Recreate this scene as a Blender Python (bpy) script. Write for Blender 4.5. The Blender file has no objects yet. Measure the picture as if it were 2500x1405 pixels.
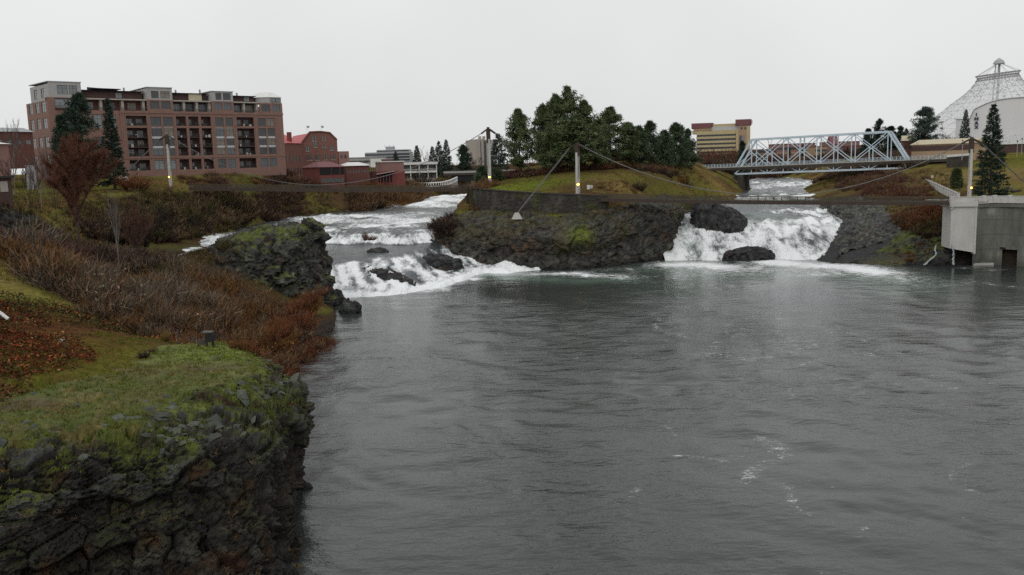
import bpy, math, random
import numpy as np
from mathutils import Vector, Matrix
from mathutils.bvhtree import BVHTree

# ------------------------------------------------------------------ camera, sky, sun, exposure
SC = bpy.context.scene
COL = SC.collection
FPX = 2150.0
PITCH = math.atan(302.5 / FPX)
ROLL = math.radians(1.6)
CAMZ = 30.0
_F = np.array([0, math.cos(PITCH), -math.sin(PITCH)])
_R = np.array([1.0, 0, 0])
_U = np.array([0, math.sin(PITCH), math.cos(PITCH)])
_R2 = math.cos(ROLL) * _R - math.sin(ROLL) * _U
_U2 = math.sin(ROLL) * _R + math.cos(ROLL) * _U
cam_d = bpy.data.cameras.new('camera')
cam_d.sensor_width = 36.0
cam_d.lens = FPX / 2500 * 36.0
cam_d.clip_start = 0.5
cam_d.clip_end = 12000
cam = bpy.data.objects.new('camera', cam_d)
COL.objects.link(cam)
cam.matrix_world = Matrix(((_R2[0], _U2[0], -_F[0], 0), (_R2[1], _U2[1], -_F[1], 0), (_R2[2], _U2[2], -_F[2], CAMZ), (0, 0, 0, 1)))
SC.camera = cam
SC.cycles.use_denoising = False        # the photograph keeps its grain and its fine texture

SUN_EL, SUN_ROT = math.radians(38), math.radians(200)
world = bpy.data.worlds.new('World')
SC.world = world
world.use_nodes = True
nt = world.node_tree
nt.nodes.clear()
w_out = nt.nodes.new('ShaderNodeOutputWorld')
w_bg = nt.nodes.new('ShaderNodeBackground')
w_sky = nt.nodes.new('ShaderNodeTexSky')
w_sky.sky_type = 'NISHITA'
w_sky.sun_disc = False
w_sky.sun_elevation = SUN_EL
w_sky.sun_rotation = SUN_ROT
w_sky.dust_density = 5.0
w_sky.air_density = 1.0
w_bw = nt.nodes.new('ShaderNodeHueSaturation')
w_bw.inputs['Saturation'].default_value = 0.04
w_geo = nt.nodes.new('ShaderNodeTexCoord')
w_sep = nt.nodes.new('ShaderNodeSeparateXYZ')
w_ramp = nt.nodes.new('ShaderNodeValToRGB')          # overcast: a cloud sheet a little brighter overhead
w_ramp.color_ramp.elements[0].position = 0.0
w_ramp.color_ramp.elements[0].color = (7.6, 7.65, 7.65, 1)
w_ramp.color_ramp.elements[1].position = 1.0
w_ramp.color_ramp.elements[1].color = (9.8, 9.9, 10.0, 1)
w_noise = nt.nodes.new('ShaderNodeTexNoise')
w_noise.inputs['Scale'].default_value = 2.2
w_noise.inputs['Detail'].default_value = 3
w_mr = nt.nodes.new('ShaderNodeMapRange')
w_mr.inputs['From Min'].default_value = .3
w_mr.inputs['From Max'].default_value = .7
w_mr.inputs['To Min'].default_value = 0.92
w_mr.inputs['To Max'].default_value = 1.07
w_mul = nt.nodes.new('ShaderNodeMixRGB'); w_mul.blend_type = 'MULTIPLY'; w_mul.inputs[0].default_value = 1
w_mix = nt.nodes.new('ShaderNodeMixRGB'); w_mix.inputs[0].default_value = 0.93
L = nt.links.new
L(w_sky.outputs[0], w_bw.inputs['Color'])
L(w_geo.outputs['Generated'], w_sep.inputs[0])
L(w_sep.outputs['Z'], w_ramp.inputs[0])
L(w_geo.outputs['Generated'], w_noise.inputs['Vector'])
L(w_noise.outputs[0], w_mr.inputs[0])
L(w_ramp.outputs[0], w_mul.inputs[1]); L(w_mr.outputs[0], w_mul.inputs[2])
L(w_bw.outputs[0], w_mix.inputs[1]); L(w_mul.outputs[0], w_mix.inputs[2])
L(w_mix.outputs[0], w_bg.inputs['Color'])
w_bg.inputs['Strength'].default_value = 0.105
L(w_bg.outputs[0], w_out.inputs[0])

sun_d = bpy.data.lights.new('sun', 'SUN')
sun_d.energy = 0.5
sun_d.angle = math.radians(40)
sun_d.color = (1, 0.97, 0.93)
sun = bpy.data.objects.new('sun', sun_d)
COL.objects.link(sun)
sun.rotation_euler = (math.radians(90) - SUN_EL, 0, math.radians(180) - SUN_ROT)
sun['kind'] = 'structure'
SC.view_settings.view_transform = 'Standard'
SC.view_settings.look = 'None'
SC.view_settings.exposure = 0.0
SC.view_settings.gamma = 1.0
SC.view_settings.use_curve_mapping = False

rng = np.random.default_rng(7)
random.seed(11)

# ------------------------------------------------------------------ picture point -> place
def _ray(px, py):
    return _F + (px - 1250) / FPX * _R2 + (702.5 - py) / FPX * _U2
def at(px, py, Y):
    d = _ray(px, py); t = Y / d[1]
    return np.array([d[0] * t, Y, CAMZ + d[2] * t])
def az(px, py, z):
    d = _ray(px, py); t = (z - CAMZ) / d[2]
    return np.array([d[0] * t, d[1] * t, z])

# ------------------------------------------------------------------ noise
def _h(ix, iy, iz, s=0):
    n = (ix.astype(np.int64) * 374761393 + iy.astype(np.int64) * 668265263 + iz.astype(np.int64) * 2147483647 + s * 974711) & 0xFFFFFFFF
    n = ((n ^ (n >> 13)) * 1274126177) & 0xFFFFFFFF
    n = ((n ^ (n >> 15)) * 2246822519) & 0xFFFFFFFF
    return ((n ^ (n >> 16)) & 0xFFFFFF) / float(0xFFFFFF)
def vnoise(P, s=0):
    i = np.floor(P).astype(np.int64); f = P - i
    u = f * f * (3 - 2 * f)
    r = 0
    for dx in (0, 1):
        for dy in (0, 1):
            for dz in (0, 1):
                w = (u[:, 0] if dx else 1 - u[:, 0]) * (u[:, 1] if dy else 1 - u[:, 1]) * (u[:, 2] if dz else 1 - u[:, 2])
                r = r + w * _h(i[:, 0] + dx, i[:, 1] + dy, i[:, 2] + dz, s)
    return r * 2 - 1
def fbm(P, octv=4, s=0, gain=0.5):
    a, r, t = 1.0, 0, 0
    for k in range(octv):
        r = r + a * vnoise(P * (2.03 ** k) + 17.3 * k, s + k); t += a; a *= gain
    return r / t
def facets(P, s=0, tilt=0.6):
    """blocky rock: every cell is a tilted plane of its own"""
    i = np.floor(P).astype(np.int64)
    best = np.full(len(P), 1e9); second = best.copy(); val = np.zeros(len(P))
    for dx in (-1, 0, 1):
        for dy in (-1, 0, 1):
            for dz in (-1, 0, 1):
                c = i + np.array([dx, dy, dz])
                q = np.stack([_h(c[:, 0], c[:, 1], c[:, 2], s + k) for k in range(3)], 1)
                d = P - (c + q); dd = np.abs(d).sum(1) * 0.5 + np.sqrt((d * d).sum(1)) * 0.5
                g = np.stack([_h(c[:, 0], c[:, 1], c[:, 2], s + 5 + k) - .5 for k in range(3)], 1)
                v = (_h(c[:, 0], c[:, 1], c[:, 2], s + 9) - .5) + tilt * 2 * (d * g).sum(1)
                m = dd < best
                second = np.where(m, best, np.minimum(second, dd))
                val = np.where(m, v, val); best = np.where(m, dd, best)
    crack = np.clip((second - best) / 0.12, 0, 1)
    return val - 0.35 * (1 - crack), crack
def crom(A, n):
    """Catmull-Rom resample of A along axis 0 to n samples"""
    S = len(A); t = np.linspace(0, S - 1, n); i = np.clip(np.floor(t).astype(int), 0, S - 2); f = (t - i)
    sh = (n,) + (1,) * (A.ndim - 1); f = f.reshape(sh)
    p0 = A[np.clip(i - 1, 0, S - 1)]; p1 = A[i]; p2 = A[i + 1]; p3 = A[np.clip(i + 2, 0, S - 1)]
    m1 = (p2 - p0) * .5 * .8; m2 = (p3 - p1) * .5 * .8
    return (2 * f**3 - 3 * f**2 + 1) * p1 + (f**3 - 2 * f**2 + f) * m1 + (-2 * f**3 + 3 * f**2) * p2 + (f**3 - f**2) * m2
def lin(A, n):
    S = len(A); t = np.linspace(0, S - 1, n); i = np.clip(np.floor(t).astype(int), 0, S - 2); f = (t - i).reshape((n,) + (1,) * (A.ndim - 1))
    f = f * .6 + .4 * f * f * (3 - 2 * f)
    return A[i] * (1 - f) + A[i + 1] * f
def sstep(a, b, x):
    t = np.clip((x - a) / (b - a), 0, 1); return t * t * (3 - 2 * t)

# ------------------------------------------------------------------ objects
def tag(o, label=None, cat=None, group=None, kind=None):
    if label: o['label'] = label
    if cat: o['category'] = cat
    if group: o['group'] = group
    if kind: o['kind'] = kind
    return o
def link(name, me, parent=None):
    o = bpy.data.objects.new(name, me); COL.objects.link(o)
    if parent is not None: o.parent = parent
    return o
def thing(name, label, cat, loc=(0, 0, 0), rz=0.0, group=None):
    o = bpy.data.objects.new(name, None); COL.objects.link(o)
    o.location = tuple(float(v) for v in loc); o.rotation_euler = (0, 0, rz)
    o.empty_display_size = 0.5
    return tag(o, label, cat, group)
def copy_tree(o, parent=None):
    c = o.copy(); COL.objects.link(c)
    if parent is not None: c.parent = parent
    for ch in list(o.children): copy_tree(ch, c)
    return c
def mk(name, V, F, mat, parent=None, smooth=False, attrs=None, cols=None):
    """fast mesh from arrays; F is one (n,k) array or a list of them"""
    me = bpy.data.meshes.new(name)
    V = np.asarray(V, dtype=np.float32)
    Fs = F if isinstance(F, list) else [F]
    Fs = [np.asarray(f, dtype=np.int32) for f in Fs if len(f)]
    nl = sum(f.size for f in Fs); npoly = sum(len(f) for f in Fs)
    me.vertices.add(len(V)); me.vertices.foreach_set('co', V.ravel())
    me.loops.add(nl); me.polygons.add(npoly)
    me.loops.foreach_set('vertex_index', np.concatenate([f.ravel() for f in Fs]))
    st = np.concatenate([np.full(len(f), f.shape[1], dtype=np.int32) for f in Fs])
    me.polygons.foreach_set('loop_start', np.concatenate([[0], np.cumsum(st)[:-1]]).astype(np.int32))
    me.polygons.foreach_set('use_smooth', np.full(npoly, smooth))
    me.update(calc_edges=True)
    for k, v in (attrs or {}).items():
        a = me.attributes.new(k, 'FLOAT', 'POINT'); a.data.foreach_set('value', np.asarray(v, dtype=np.float32))
    if cols is not None:
        a = me.attributes.new('tint', 'FLOAT_COLOR', 'POINT')
        c = np.ones((len(V), 4), dtype=np.float32); c[:, :3] = cols
        a.data.foreach_set('color', c.ravel())
    me.materials.append(mat)
    if name is None: return me
    return link(name, me, parent)
def grid_faces(nu, nv, closed=False):
    iu = np.arange(nu - (0 if closed else 1)); iv = np.arange(nv - 1)
    a, b = np.meshgrid(iu, iv, indexing='ij'); a = a.ravel(); b = b.ravel(); a2 = (a + 1) % nu
    return np.stack([a * nv + b, a2 * nv + b, a2 * nv + b + 1, a * nv + b + 1], 1)
class MB:
    def __init__(s): s.v = []; s.f = []
    def add(s, vs, fs):
        n = len(s.v); s.v += [tuple(float(c) for c in v) for v in vs]; s.f += [tuple(i + n for i in f) for f in fs]; return s
    def box(s, x0, x1, y0, y1, z0, z1):
        return s.add([(x0, y0, z0), (x1, y0, z0), (x1, y1, z0), (x0, y1, z0), (x0, y0, z1), (x1, y0, z1), (x1, y1, z1), (x0, y1, z1)],
                     [(0, 3, 2, 1), (4, 5, 6, 7), (0, 1, 5, 4), (1, 2, 6, 5), (2, 3, 7, 6), (3, 0, 4, 7)])
    def bar(s, p, q, w, h, up=(0, 0, 1)):
        p = Vector([float(c) for c in p]); q = Vector([float(c) for c in q]); d = (q - p).normalized(); u = Vector(up)
        a = d.cross(u)
        if a.length < 1e-4: a = d.cross(Vector((1, 0, 0)))
        a.normalize(); b = a.cross(d).normalized(); a *= w / 2; b *= h / 2
        return s.add([p - a - b, p + a - b, p + a + b, p - a + b, q - a - b, q + a - b, q + a + b, q - a + b],
                     [(0, 1, 2, 3), (7, 6, 5, 4), (0, 4, 5, 1), (1, 5, 6, 2), (2, 6, 7, 3), (3, 7, 4, 0)])
    def tube(s, p, q, r0, r1=None, n=8):
        r1 = r0 if r1 is None else r1
        p = Vector([float(c) for c in p]); q = Vector([float(c) for c in q]); d = (q - p).normalized()
        a = d.cross(Vector((0, 0, 1)))
        if a.length < 1e-4: a = Vector((1, 0, 0))
        a.normalize(); b = d.cross(a)
        vs = []
        for (c, r) in ((p, r0), (q, r1)):
            for k in range(n):
                t = 2 * math.pi * k / n; vs.append(c + a * (math.cos(t) * r) + b * (math.sin(t) * r))
        fs = [(k, (k + 1) % n, n + (k + 1) % n, n + k) for k in range(n)] + [tuple(range(n - 1, -1, -1)), tuple(range(n, 2 * n))]
        return s.add(vs, fs)
    def path(s, pts, r, n=6):
        for a, b in zip(pts[:-1], pts[1:]): s.tube(a, b, r, r, n)
        return s
    def prism(s, poly, z0, z1):
        n = len(poly)
        z0s = z0 if hasattr(z0, '__len__') else [z0] * n; z1s = z1 if hasattr(z1, '__len__') else [z1] * n
        vs = [(p[0], p[1], z) for p, z in zip(poly, z0s)] + [(p[0], p[1], z) for p, z in zip(poly, z1s)]
        return s.add(vs, [tuple(range(n - 1, -1, -1)), tuple(range(n, 2 * n))] + [(k, (k + 1) % n, n + (k + 1) % n, n + k) for k in range(n)])
    def prism_y(s, poly, y0, y1):
        n = len(poly)
        vs = [(p[0], y0, p[1]) for p in poly] + [(p[0], y1, p[1]) for p in poly]
        return s.add(vs, [tuple(range(n)), tuple(range(2 * n - 1, n - 1, -1))] + [(k, n + k, n + (k + 1) % n, (k + 1) % n) for k in range(n)])
    def mesh(s, name, mat):
        me = bpy.data.meshes.new(name); me.from_pydata(s.v, [], s.f); me.update(); me.materials.append(mat); return me
    def build(s, name, mat, parent=None):
        return link(name, s.mesh(name, mat), parent)

# ------------------------------------------------------------------ materials
def _pr(m):
    m.use_nodes = True; return m.node_tree, m.node_tree.nodes['Principled BSDF']
def mat(name, col, rough=0.8, var=0.25, scale=1.5, bump=0.0, bscale=6.0, metal=0.0, spec=0.3, emit=None, es=1.0, tint=False, streak=None):
    m = bpy.data.materials.new(name); t, b = _pr(m); N = t.nodes.new; K = t.links.new
    b.inputs['Roughness'].default_value = rough; b.inputs['Metallic'].default_value = metal
    b.inputs['Specular IOR Level'].default_value = spec
    tc = N('ShaderNodeTexCoord')
    no = N('ShaderNodeTexNoise'); no.inputs['Scale'].default_value = scale; no.inputs['Detail'].default_value = 6; no.inputs['Roughness'].default_value = .65
    mp = N('ShaderNodeMapping')
    if streak: mp.inputs['Scale'].default_value = streak
    K(tc.outputs['Object'], mp.inputs[0]); K(mp.outputs[0], no.inputs['Vector'])
    mr = N('ShaderNodeMapRange'); mr.inputs['From Min'].default_value = .25; mr.inputs['From Max'].default_value = .75
    mr.inputs['To Min'].default_value = 1 - var; mr.inputs['To Max'].default_value = 1 + var
    K(no.outputs[0], mr.inputs[0])
    mx = N('ShaderNodeMixRGB'); mx.blend_type = 'MULTIPLY'; mx.inputs[0].default_value = 1
    if tint:
        a = N('ShaderNodeAttribute'); a.attribute_name = 'tint'; K(a.outputs['Color'], mx.inputs[1])
    else: mx.inputs[1].default_value = (*col, 1)
    K(mr.outputs[0], mx.inputs[2]); K(mx.outputs[0], b.inputs['Base Color'])
    if bump:
        bn = N('ShaderNodeTexNoise'); bn.inputs['Scale'].default_value = bscale; bn.inputs['Detail'].default_value = 8; bn.inputs['Roughness'].default_value = .7
        K(tc.outputs['Object'], bn.inputs['Vector'])
        bu = N('ShaderNodeBump'); bu.inputs['Strength'].default_value = bump; bu.inputs['Distance'].default_value = .3
        K(bn.outputs[0], bu.inputs['Height']); K(bu.outputs[0], b.inputs['Normal'])
    if emit:
        b.inputs['Emission Color'].default_value = (*emit, 1); b.inputs['Emission Strength'].default_value = es
    return m
M = {}
M['ground'] = mat('ground_cover', (1, 1, 1), 1.0, .45, 1.3, .6, 3.0, spec=.0, tint=True)
M['rock'] = mat('wet_basalt', (1, 1, 1), .66, .5, 1.1, .9, 4.0, spec=.16, tint=True)
M['leafy'] = mat('leafy', (1, 1, 1), .9, .3, .8, spec=.02, tint=True)
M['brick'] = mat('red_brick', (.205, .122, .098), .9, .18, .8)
M['brick_dk'] = mat('dark_brick', (.13, .055, .045), .9, .18, .8)
M['mill_brick'] = mat('mill_brick', (.185, .088, .070), .9, .2, .6)
M['redpaint'] = mat('red_paint', (.175, .052, .044), .8, .2, .6)
M['redroof'] = mat('red_metal_roof', (.42, .10, .10), .6, .12, .7)
M['grey_panel'] = mat('grey_panel', (.33, .32, .31), .8, .1, .5)
M['dk'] = mat('dark_interior', (.02, .019, .02), .9, .2, .5)
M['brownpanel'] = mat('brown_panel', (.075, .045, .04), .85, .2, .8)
M['cream'] = mat('cream_render', (.45, .40, .28), .85, .1, .8)
M['beige'] = mat('beige_concrete', (.34, .31, .27), .9, .12, .6)
M['offwhite'] = mat('off_white', (.62, .62, .60), .75, .08, .6)
M['white'] = mat('white_paint', (.78, .78, .77), .6, .06, .5)
M['greyroof'] = mat('grey_roof', (.30, .31, .32), .8, .12, .6)
M['frame'] = mat('window_frame', (.10, .09, .08), .6, .1, 1)
M['spandrel'] = mat('light_spandrel', (.44, .44, .45), .7, .08, 1)
M['glass'] = mat('window_glass', (.045, .05, .055), .08, .2, .3, spec=.5)
M['glass_lt'] = mat('pale_glass', (.16, .18, .19), .12, .2, .3, spec=.6)
M['glass_md'] = mat('grey_glass', (.085, .10, .11), .1, .2, .3, spec=.6)
M['glass_wm'] = mat('curtained_glass', (.17, .15, .12), .2, .3, .5, spec=.5)
M['concrete_wl'] = mat('river_wall_concrete', (1, 1, 1), .9, .3, .3, .25, 2.5, tint=True, streak=(1, 1, .4))
M['rail'] = mat('dark_rail', (.03, .028, .026), .6, .1, 1)
M['railgold'] = mat('weathered_rail', (.062, .052, .034), .7, .25, 1)
M['concrete'] = mat('pale_concrete', (.46, .45, .42), .85, .16, .35, .15, 3, streak=(1, 1, .3))
M['concrete_gr'] = mat('mossy_concrete', (.125, .13, .108), .9, .38, .16, .25, 2.5, streak=(1, 1, .55))
M['concrete_pl'] = mat('pylon_concrete', (.40, .39, .36), .85, .2, .6)
M['rust'] = mat('rust_steel', (.050, .036, .028), .8, .25, 1)
M['cable'] = mat('cable', (.13, .13, .13), .55, .1, 1, metal=.4)
M['deckwood'] = mat('deck_wood', (.05, .042, .035), .85, .25, .7)
M['blue'] = mat('pale_blue_paint', (.46, .55, .61), .55, .14, .7)
M['stonewall'] = mat('dark_stone', (.052, .045, .038), .95, .45, .7, .8, 2.5)
M['lamp'] = mat('lamp_glow', (.9, .5, .1), .4, 0, 1, emit=(1, .42, .06), es=9)
M['bark'] = mat('bark', (.055, .042, .033), .9, .3, 3, streak=(1, 1, .2))
M['birch'] = mat('birch_bark', (.17, .155, .14), .8, .4, 2)
M['yellow'] = mat('hazed_ochre_render', (.43, .36, .21), .85, .08, .2)  # ochre dulled in the colour itself to imitate distance haze
M['tan'] = mat('tan_render', (.34, .24, .15), .85, .08, .2)
M['maroon'] = mat('hazed_maroon_metal', (.17, .07, .075), .7, .1, .2)  # maroon greyed, distance haze put into its colour
M['hazed_red'] = mat('hazed_red_brick', (.235, .135, .118), .9, .15, .1)  # red brick paled, haze of distance mixed into the base colour
M['asphalt'] = mat('asphalt', (.06, .06, .06), .9, .2, .5)
M['wood'] = mat('old_wood', (.06, .052, .045), .85, .3, 2, streak=(1, 1, .2))
M['net'] = mat('pale_net', (.70, .71, .72), .7, .05, .3)
_b = M['net'].node_tree.nodes['Principled BSDF']; _b.inputs['Alpha'].default_value = .38
M['netwire'] = mat('net_wire', (.34, .34, .35), .6, .1, .3)
M['letter'] = mat('dark_letter', (.05, .05, .09), .6, .1, 1)
M['path'] = mat('pale_path', (.33, .32, .31), .9, .15, .5)

# ------------------------------------------------------------------ water
def water_mat(name, rapids):
    m = bpy.data.materials.new(name); t, b = _pr(m); N = t.nodes.new; K = t.links.new
    b.inputs['IOR'].default_value = 1.333
    tc = N('ShaderNodeTexCoord')
    def noise(scale, detail, rough, mscale):
        mp = N('ShaderNodeMapping'); mp.inputs['Scale'].default_value = mscale
        no = N('ShaderNodeTexNoise'); no.inputs['Scale'].default_value = scale; no.inputs['Detail'].default_value = detail
        no.inputs['Roughness'].default_value = rough
        K(tc.outputs['Object'], mp.inputs[0]); K(mp.outputs[0], no.inputs['Vector']); return no.outputs[0]
    def math_(op, a, b_):
        n = N('ShaderNodeMath'); n.operation = op
        for k, v in enumerate((a, b_)):
            if isinstance(v, (int, float)): n.inputs[k].default_value = v
            else: K(v, n.inputs[k])
        return n.outputs[0]
    chop = N('ShaderNodeAttribute'); chop.attribute_name = 'chop'
    foam = N('ShaderNodeAttribute'); foam.attribute_name = 'foam'
    green = N('ShaderNodeAttribute'); green.attribute_name = 'aerated'
    if rapids:
        n1 = noise(.7, 5, .62, (1, .36, .7)); n2 = noise(2.4, 3, .55, (1, .4, .7))
    else:
        n1 = noise(.95, 8, .74, (.5, 1, 1)); n2 = noise(5.0, 6, .75, (.6, 1, 1))
    nn = math_('ADD', math_('MULTIPLY', n1, .7 if rapids else .55), math_('MULTIPLY', n2, .3 if rapids else .45))
    gain = 1.9 if rapids else math_('MULTIPLY', math_('MINIMUM', math_('MULTIPLY', foam.outputs['Fac'], 4.0), 1.0), 4.2)
    x = math_('ADD', foam.outputs['Fac'], math_('MULTIPLY', math_('SUBTRACT', nn, .5), gain))
    sm = N('ShaderNodeMapRange'); sm.interpolation_type = 'SMOOTHSTEP'
    sm.inputs['From Min'].default_value = .22 if rapids else .36; sm.inputs['From Max'].default_value = .95 if rapids else .95
    K(x, sm.inputs[0]); f = sm.outputs[0]
    gm = N('ShaderNodeMixRGB'); gm.inputs[1].default_value = (.033, .037, .036, 1) if not rapids else (.035, .043, .044, 1)
    gm.inputs[2].default_value = (.15, .23, .175, 1)
    K(math_('MINIMUM', green.outputs['Fac'], 1.0), gm.inputs[0])
    fm = N('ShaderNodeMixRGB'); fm.inputs[2].default_value = (.80, .82, .82, 1)
    K(gm.outputs[0], fm.inputs[1]); K(f, fm.inputs[0]); K(fm.outputs[0], b.inputs['Base Color'])
    rr = N('ShaderNodeMapRange'); rr.inputs['To Min'].default_value = .09 if not rapids else .2; rr.inputs['To Max'].default_value = .95
    K(f, rr.inputs[0]); K(rr.outputs[0], b.inputs['Roughness'])
    if rapids:
        h = math_('ADD', math_('MULTIPLY', n1, .55), math_('MULTIPLY', n2, .18))
    else:
        # swell, chop and ripples, calmer in slicks
        sl = N('ShaderNodeMapRange'); sl.inputs['From Min'].default_value = .38; sl.inputs['From Max'].default_value = .66
        sl.inputs['To Min'].default_value = .3; sl.inputs['To Max'].default_value = 1.5
        K(noise(.035, 3, .6, (1, .6, 1)), sl.inputs[0])
        h = math_('ADD', math_('MULTIPLY', noise(.17, 1, .5, (.7, 1.2, 1)), .55), math_('MULTIPLY', noise(.46, 2, .5, (.6, 1.3, 1)), .42))
        h = math_('ADD', h, math_('MULTIPLY', noise(1.5, 3, .6, (.62, 1.2, 1)), .16))
        h = math_('MULTIPLY', math_('ADD', math_('MULTIPLY', h, sl.outputs[0]), math_('MULTIPLY', noise(4.6, 3, .6, (.8, 1.2, 1)), .05)), chop.outputs['Fac'])
    bu = N('ShaderNodeBump'); bu.inputs['Strength'].default_value = 1.0; bu.inputs['Distance'].default_value = 1.0
    K(h, bu.inputs['Height']); K(bu.outputs[0], b.inputs['Normal'])
    return m
M['pool'] = water_mat('pool_water', False)
M['rapid'] = water_mat('rapid_water', True)

def seg_dist(X, Y, pts, ax=1.0, ay=1.0):
    d = np.full(X.shape, 1e9)
    for (x0, y0), (x1, y1) in zip(pts[:-1], pts[1:]):
        vx, vy = (x1 - x0) / ax, (y1 - y0) / ay; wx, wy = (X - x0) / ax, (Y - y0) / ay
        t = np.clip((wx * vx + wy * vy) / max(vx * vx + vy * vy, 1e-9), 0, 1)
        d = np.minimum(d, np.hypot(wx - t * vx, wy - t * vy))
    return d
def water_pts(px): return [tuple(az(x, y, 0.0)[:2]) for x, y in px]
def pool():
    nu, nv = 700, 480
    th = np.linspace(math.radians(-62), math.radians(56), nu)
    inv = np.linspace(1 / 18.0, 1 / 300.0, nv); r = 1 / inv
    T, Rr = np.meshgrid(th, r, indexing='ij')
    X = (Rr * np.tan(np.clip(T, -1.1, 1.1)) * .75).ravel(); Y = Rr.ravel()
    P = np.stack([X, Y, X * 0], 1)
    warp = fbm(P * .09, 3, 40) * 5.0
    Xw = X + warp; Yw = Y + fbm(P * .09 + 9, 3, 41) * 4.0
    def line(px, wx, wy, soft=True): # gaussian foam along a traced line on the water, widths in metres
        return np.exp(-(seg_dist(Xw, Yw, water_pts(px), wx, wy) * .9) ** 1.25)
    foam = np.zeros(len(X)); g = np.zeros(len(X))
    for px, wx, wy, a in [
        ([(800, 732), (900, 718), (1060, 708)], 3.0, 3.5, 1.15),
        ([(1040, 690), (1150, 680)], 2.5, 3.5, 1.0),
        ([(1140, 652), (1210, 662), (1300, 669), (1420, 669), (1500, 675)], 5, 5.5, .86),
        ([(1500, 674), (1620, 680), (1720, 684)], 4, 3.0, .36),
        ([(1640, 645), (1700, 648), (1780, 652)], 6, 8, 1.1), ([(1620, 650), (1750, 664), (1900, 660), (2060, 664), (2190, 682)], 11, 13, .52),
        ([(1880, 640), (1990, 648), (2080, 655), (2130, 664)], 6, 9, 1.2),
        ([(1960, 672), (2090, 672), (2170, 680)], 8, 4.0, .62),
        ([(1650, 690), (1800, 700), (1900, 690)], 8, 9, .34),
        ([(2290, 695), (2370, 688), (2500, 705)], 3, 3.5, .42),
        ([(2260, 652), (2340, 652), (2420, 658)], 3, 1.2, .5),
        ([(1500, 690), (1640, 690)], 9, 5, .30),
        ([(1600, 770), (1635, 800), (1645, 825)], 1.6, 2.6, .34),
        ([(1840, 840), (1920, 832)], 2.0, 1.5, .28),
        ([(1835, 1075), (1900, 1092), (1928, 1115), (1900, 1150), (1880, 1160)], 1.3, 1.8, .40),
        ([(1640, 1112), (1710, 1120), (1830, 1115)], 2.2, 1.2, .34),
        ([(1590, 1030), (1630, 1060)], 1.5, 1.6, .30),
        ([(1480, 1220), (1530, 1190)], 1.6, 1.6, .30),
        ([(2010, 1180), (1990, 1240)], 1.3, 2.0, .28),
        ([(2070, 1260), (2110, 1290)], 1.2, 1.6, .26),
        ([(2330, 1140), (2390, 1200)], 1.8, 2, .26),
        ([(830, 1040), (960, 1090)], 2, 1.3, .2),
        ([(1300, 770), (1420, 800), (1370, 860)], 3, 4, .22),
        ([(2040, 1370), (2080, 1390)], 1, 1, .28)]:
        foam = np.maximum(foam, a * line(px, wx, wy))
    for px, wx, wy, a in [
        ([(1180, 668), (1300, 682), (1420, 686), (1500, 682)], 6, 3.5, .75),
        ([(1640, 655), (1760, 672), (1900, 668), (2050, 672), (2190, 690)], 12, 13, .55),
        ([(1600, 690), (1700, 720)], 14, 12, .22), ([(2180, 700), (2200, 715)], 10, 9, .30)]:
        g = np.maximum(g, a * line(px, wx, wy))
    # swirls of the main current carry thin foam threads away from the falls
    near = np.exp(-((X - 62) / 45) ** 2 - ((Y - 245) / 34) ** 2)
    thr = 1 - np.abs(fbm(np.stack([Xw * .10, Yw * .16, X * 0], 1), 3, 50)) * 3.6
    foam = np.maximum(foam, np.clip(thr, 0, 1) * near * .72)
    thr2 = 1 - np.abs(fbm(np.stack([Xw * .045, Yw * .05, X * 0 + 3], 1), 3, 52)) * 9.0
    drift = np.exp(-((X - 40) / 38) ** 2 - ((Y - 150) / 75) ** 2)
    foam = np.maximum(foam, np.clip(thr2, 0, 1) * (.12 + .20 * drift))
    foam = np.maximum(foam, near ** 2 * .36)
    # running waves, as fine as the mesh can carry at each distance; finer chop is left to the material
    rw = np.random.default_rng(12); h = np.zeros(len(X)); sp = np.maximum(Y * Y * 1.0e-4, Y * .0042)
    patch = np.clip(.55 + 1.1 * fbm(P * np.array([.022, .03, 1]), 3, 44), .15, 1.5); patch2 = np.clip(.6 + 1.4 * fbm(P * np.array([.05, .07, 1]) + 5, 3, 46), .1, 1.8)
    rip = np.exp(-((X - 20) / 26) ** 2 - ((Y - 165) / 50) ** 2)
    for k in range(46):
        lam = 1.3 * (9.0 ** rw.random()); th = rw.normal() * .75 + .35; kx, ky = math.sin(th) * 6.283 / lam, math.cos(th) * 6.283 / lam
        ph = kx * X + ky * Y + fbm(P * (.35 / lam) + k * 3.1, 2, 300 + k) * 5.0 + rw.random() * 6.283
        h += .0075 * lam * sstep(.50, .22, sp / lam) * np.sin(ph) * (patch if k % 2 else patch2)
    chop = (.20 + .42 * sstep(205, 140, Y)) * (.85 + 1.0 * rip) + .5 * np.exp(-((X - 75) / 32) ** 2 - ((Y - 235) / 26) ** 2) + .35 * np.exp(-((X + 25) / 16) ** 2 - ((Y - 200) / 14) ** 2)
    P[:, 2] = h * (1 + .8 * rip) * sstep(262, 225, Y)
    o = mk('river_pool', P, grid_faces(nu, nv)[:, ::-1], M['pool'], smooth=True, attrs={'foam': foam, 'aerated': g, 'chop': chop})
    tag(o, kind='structure')
    return o
pool()

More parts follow.
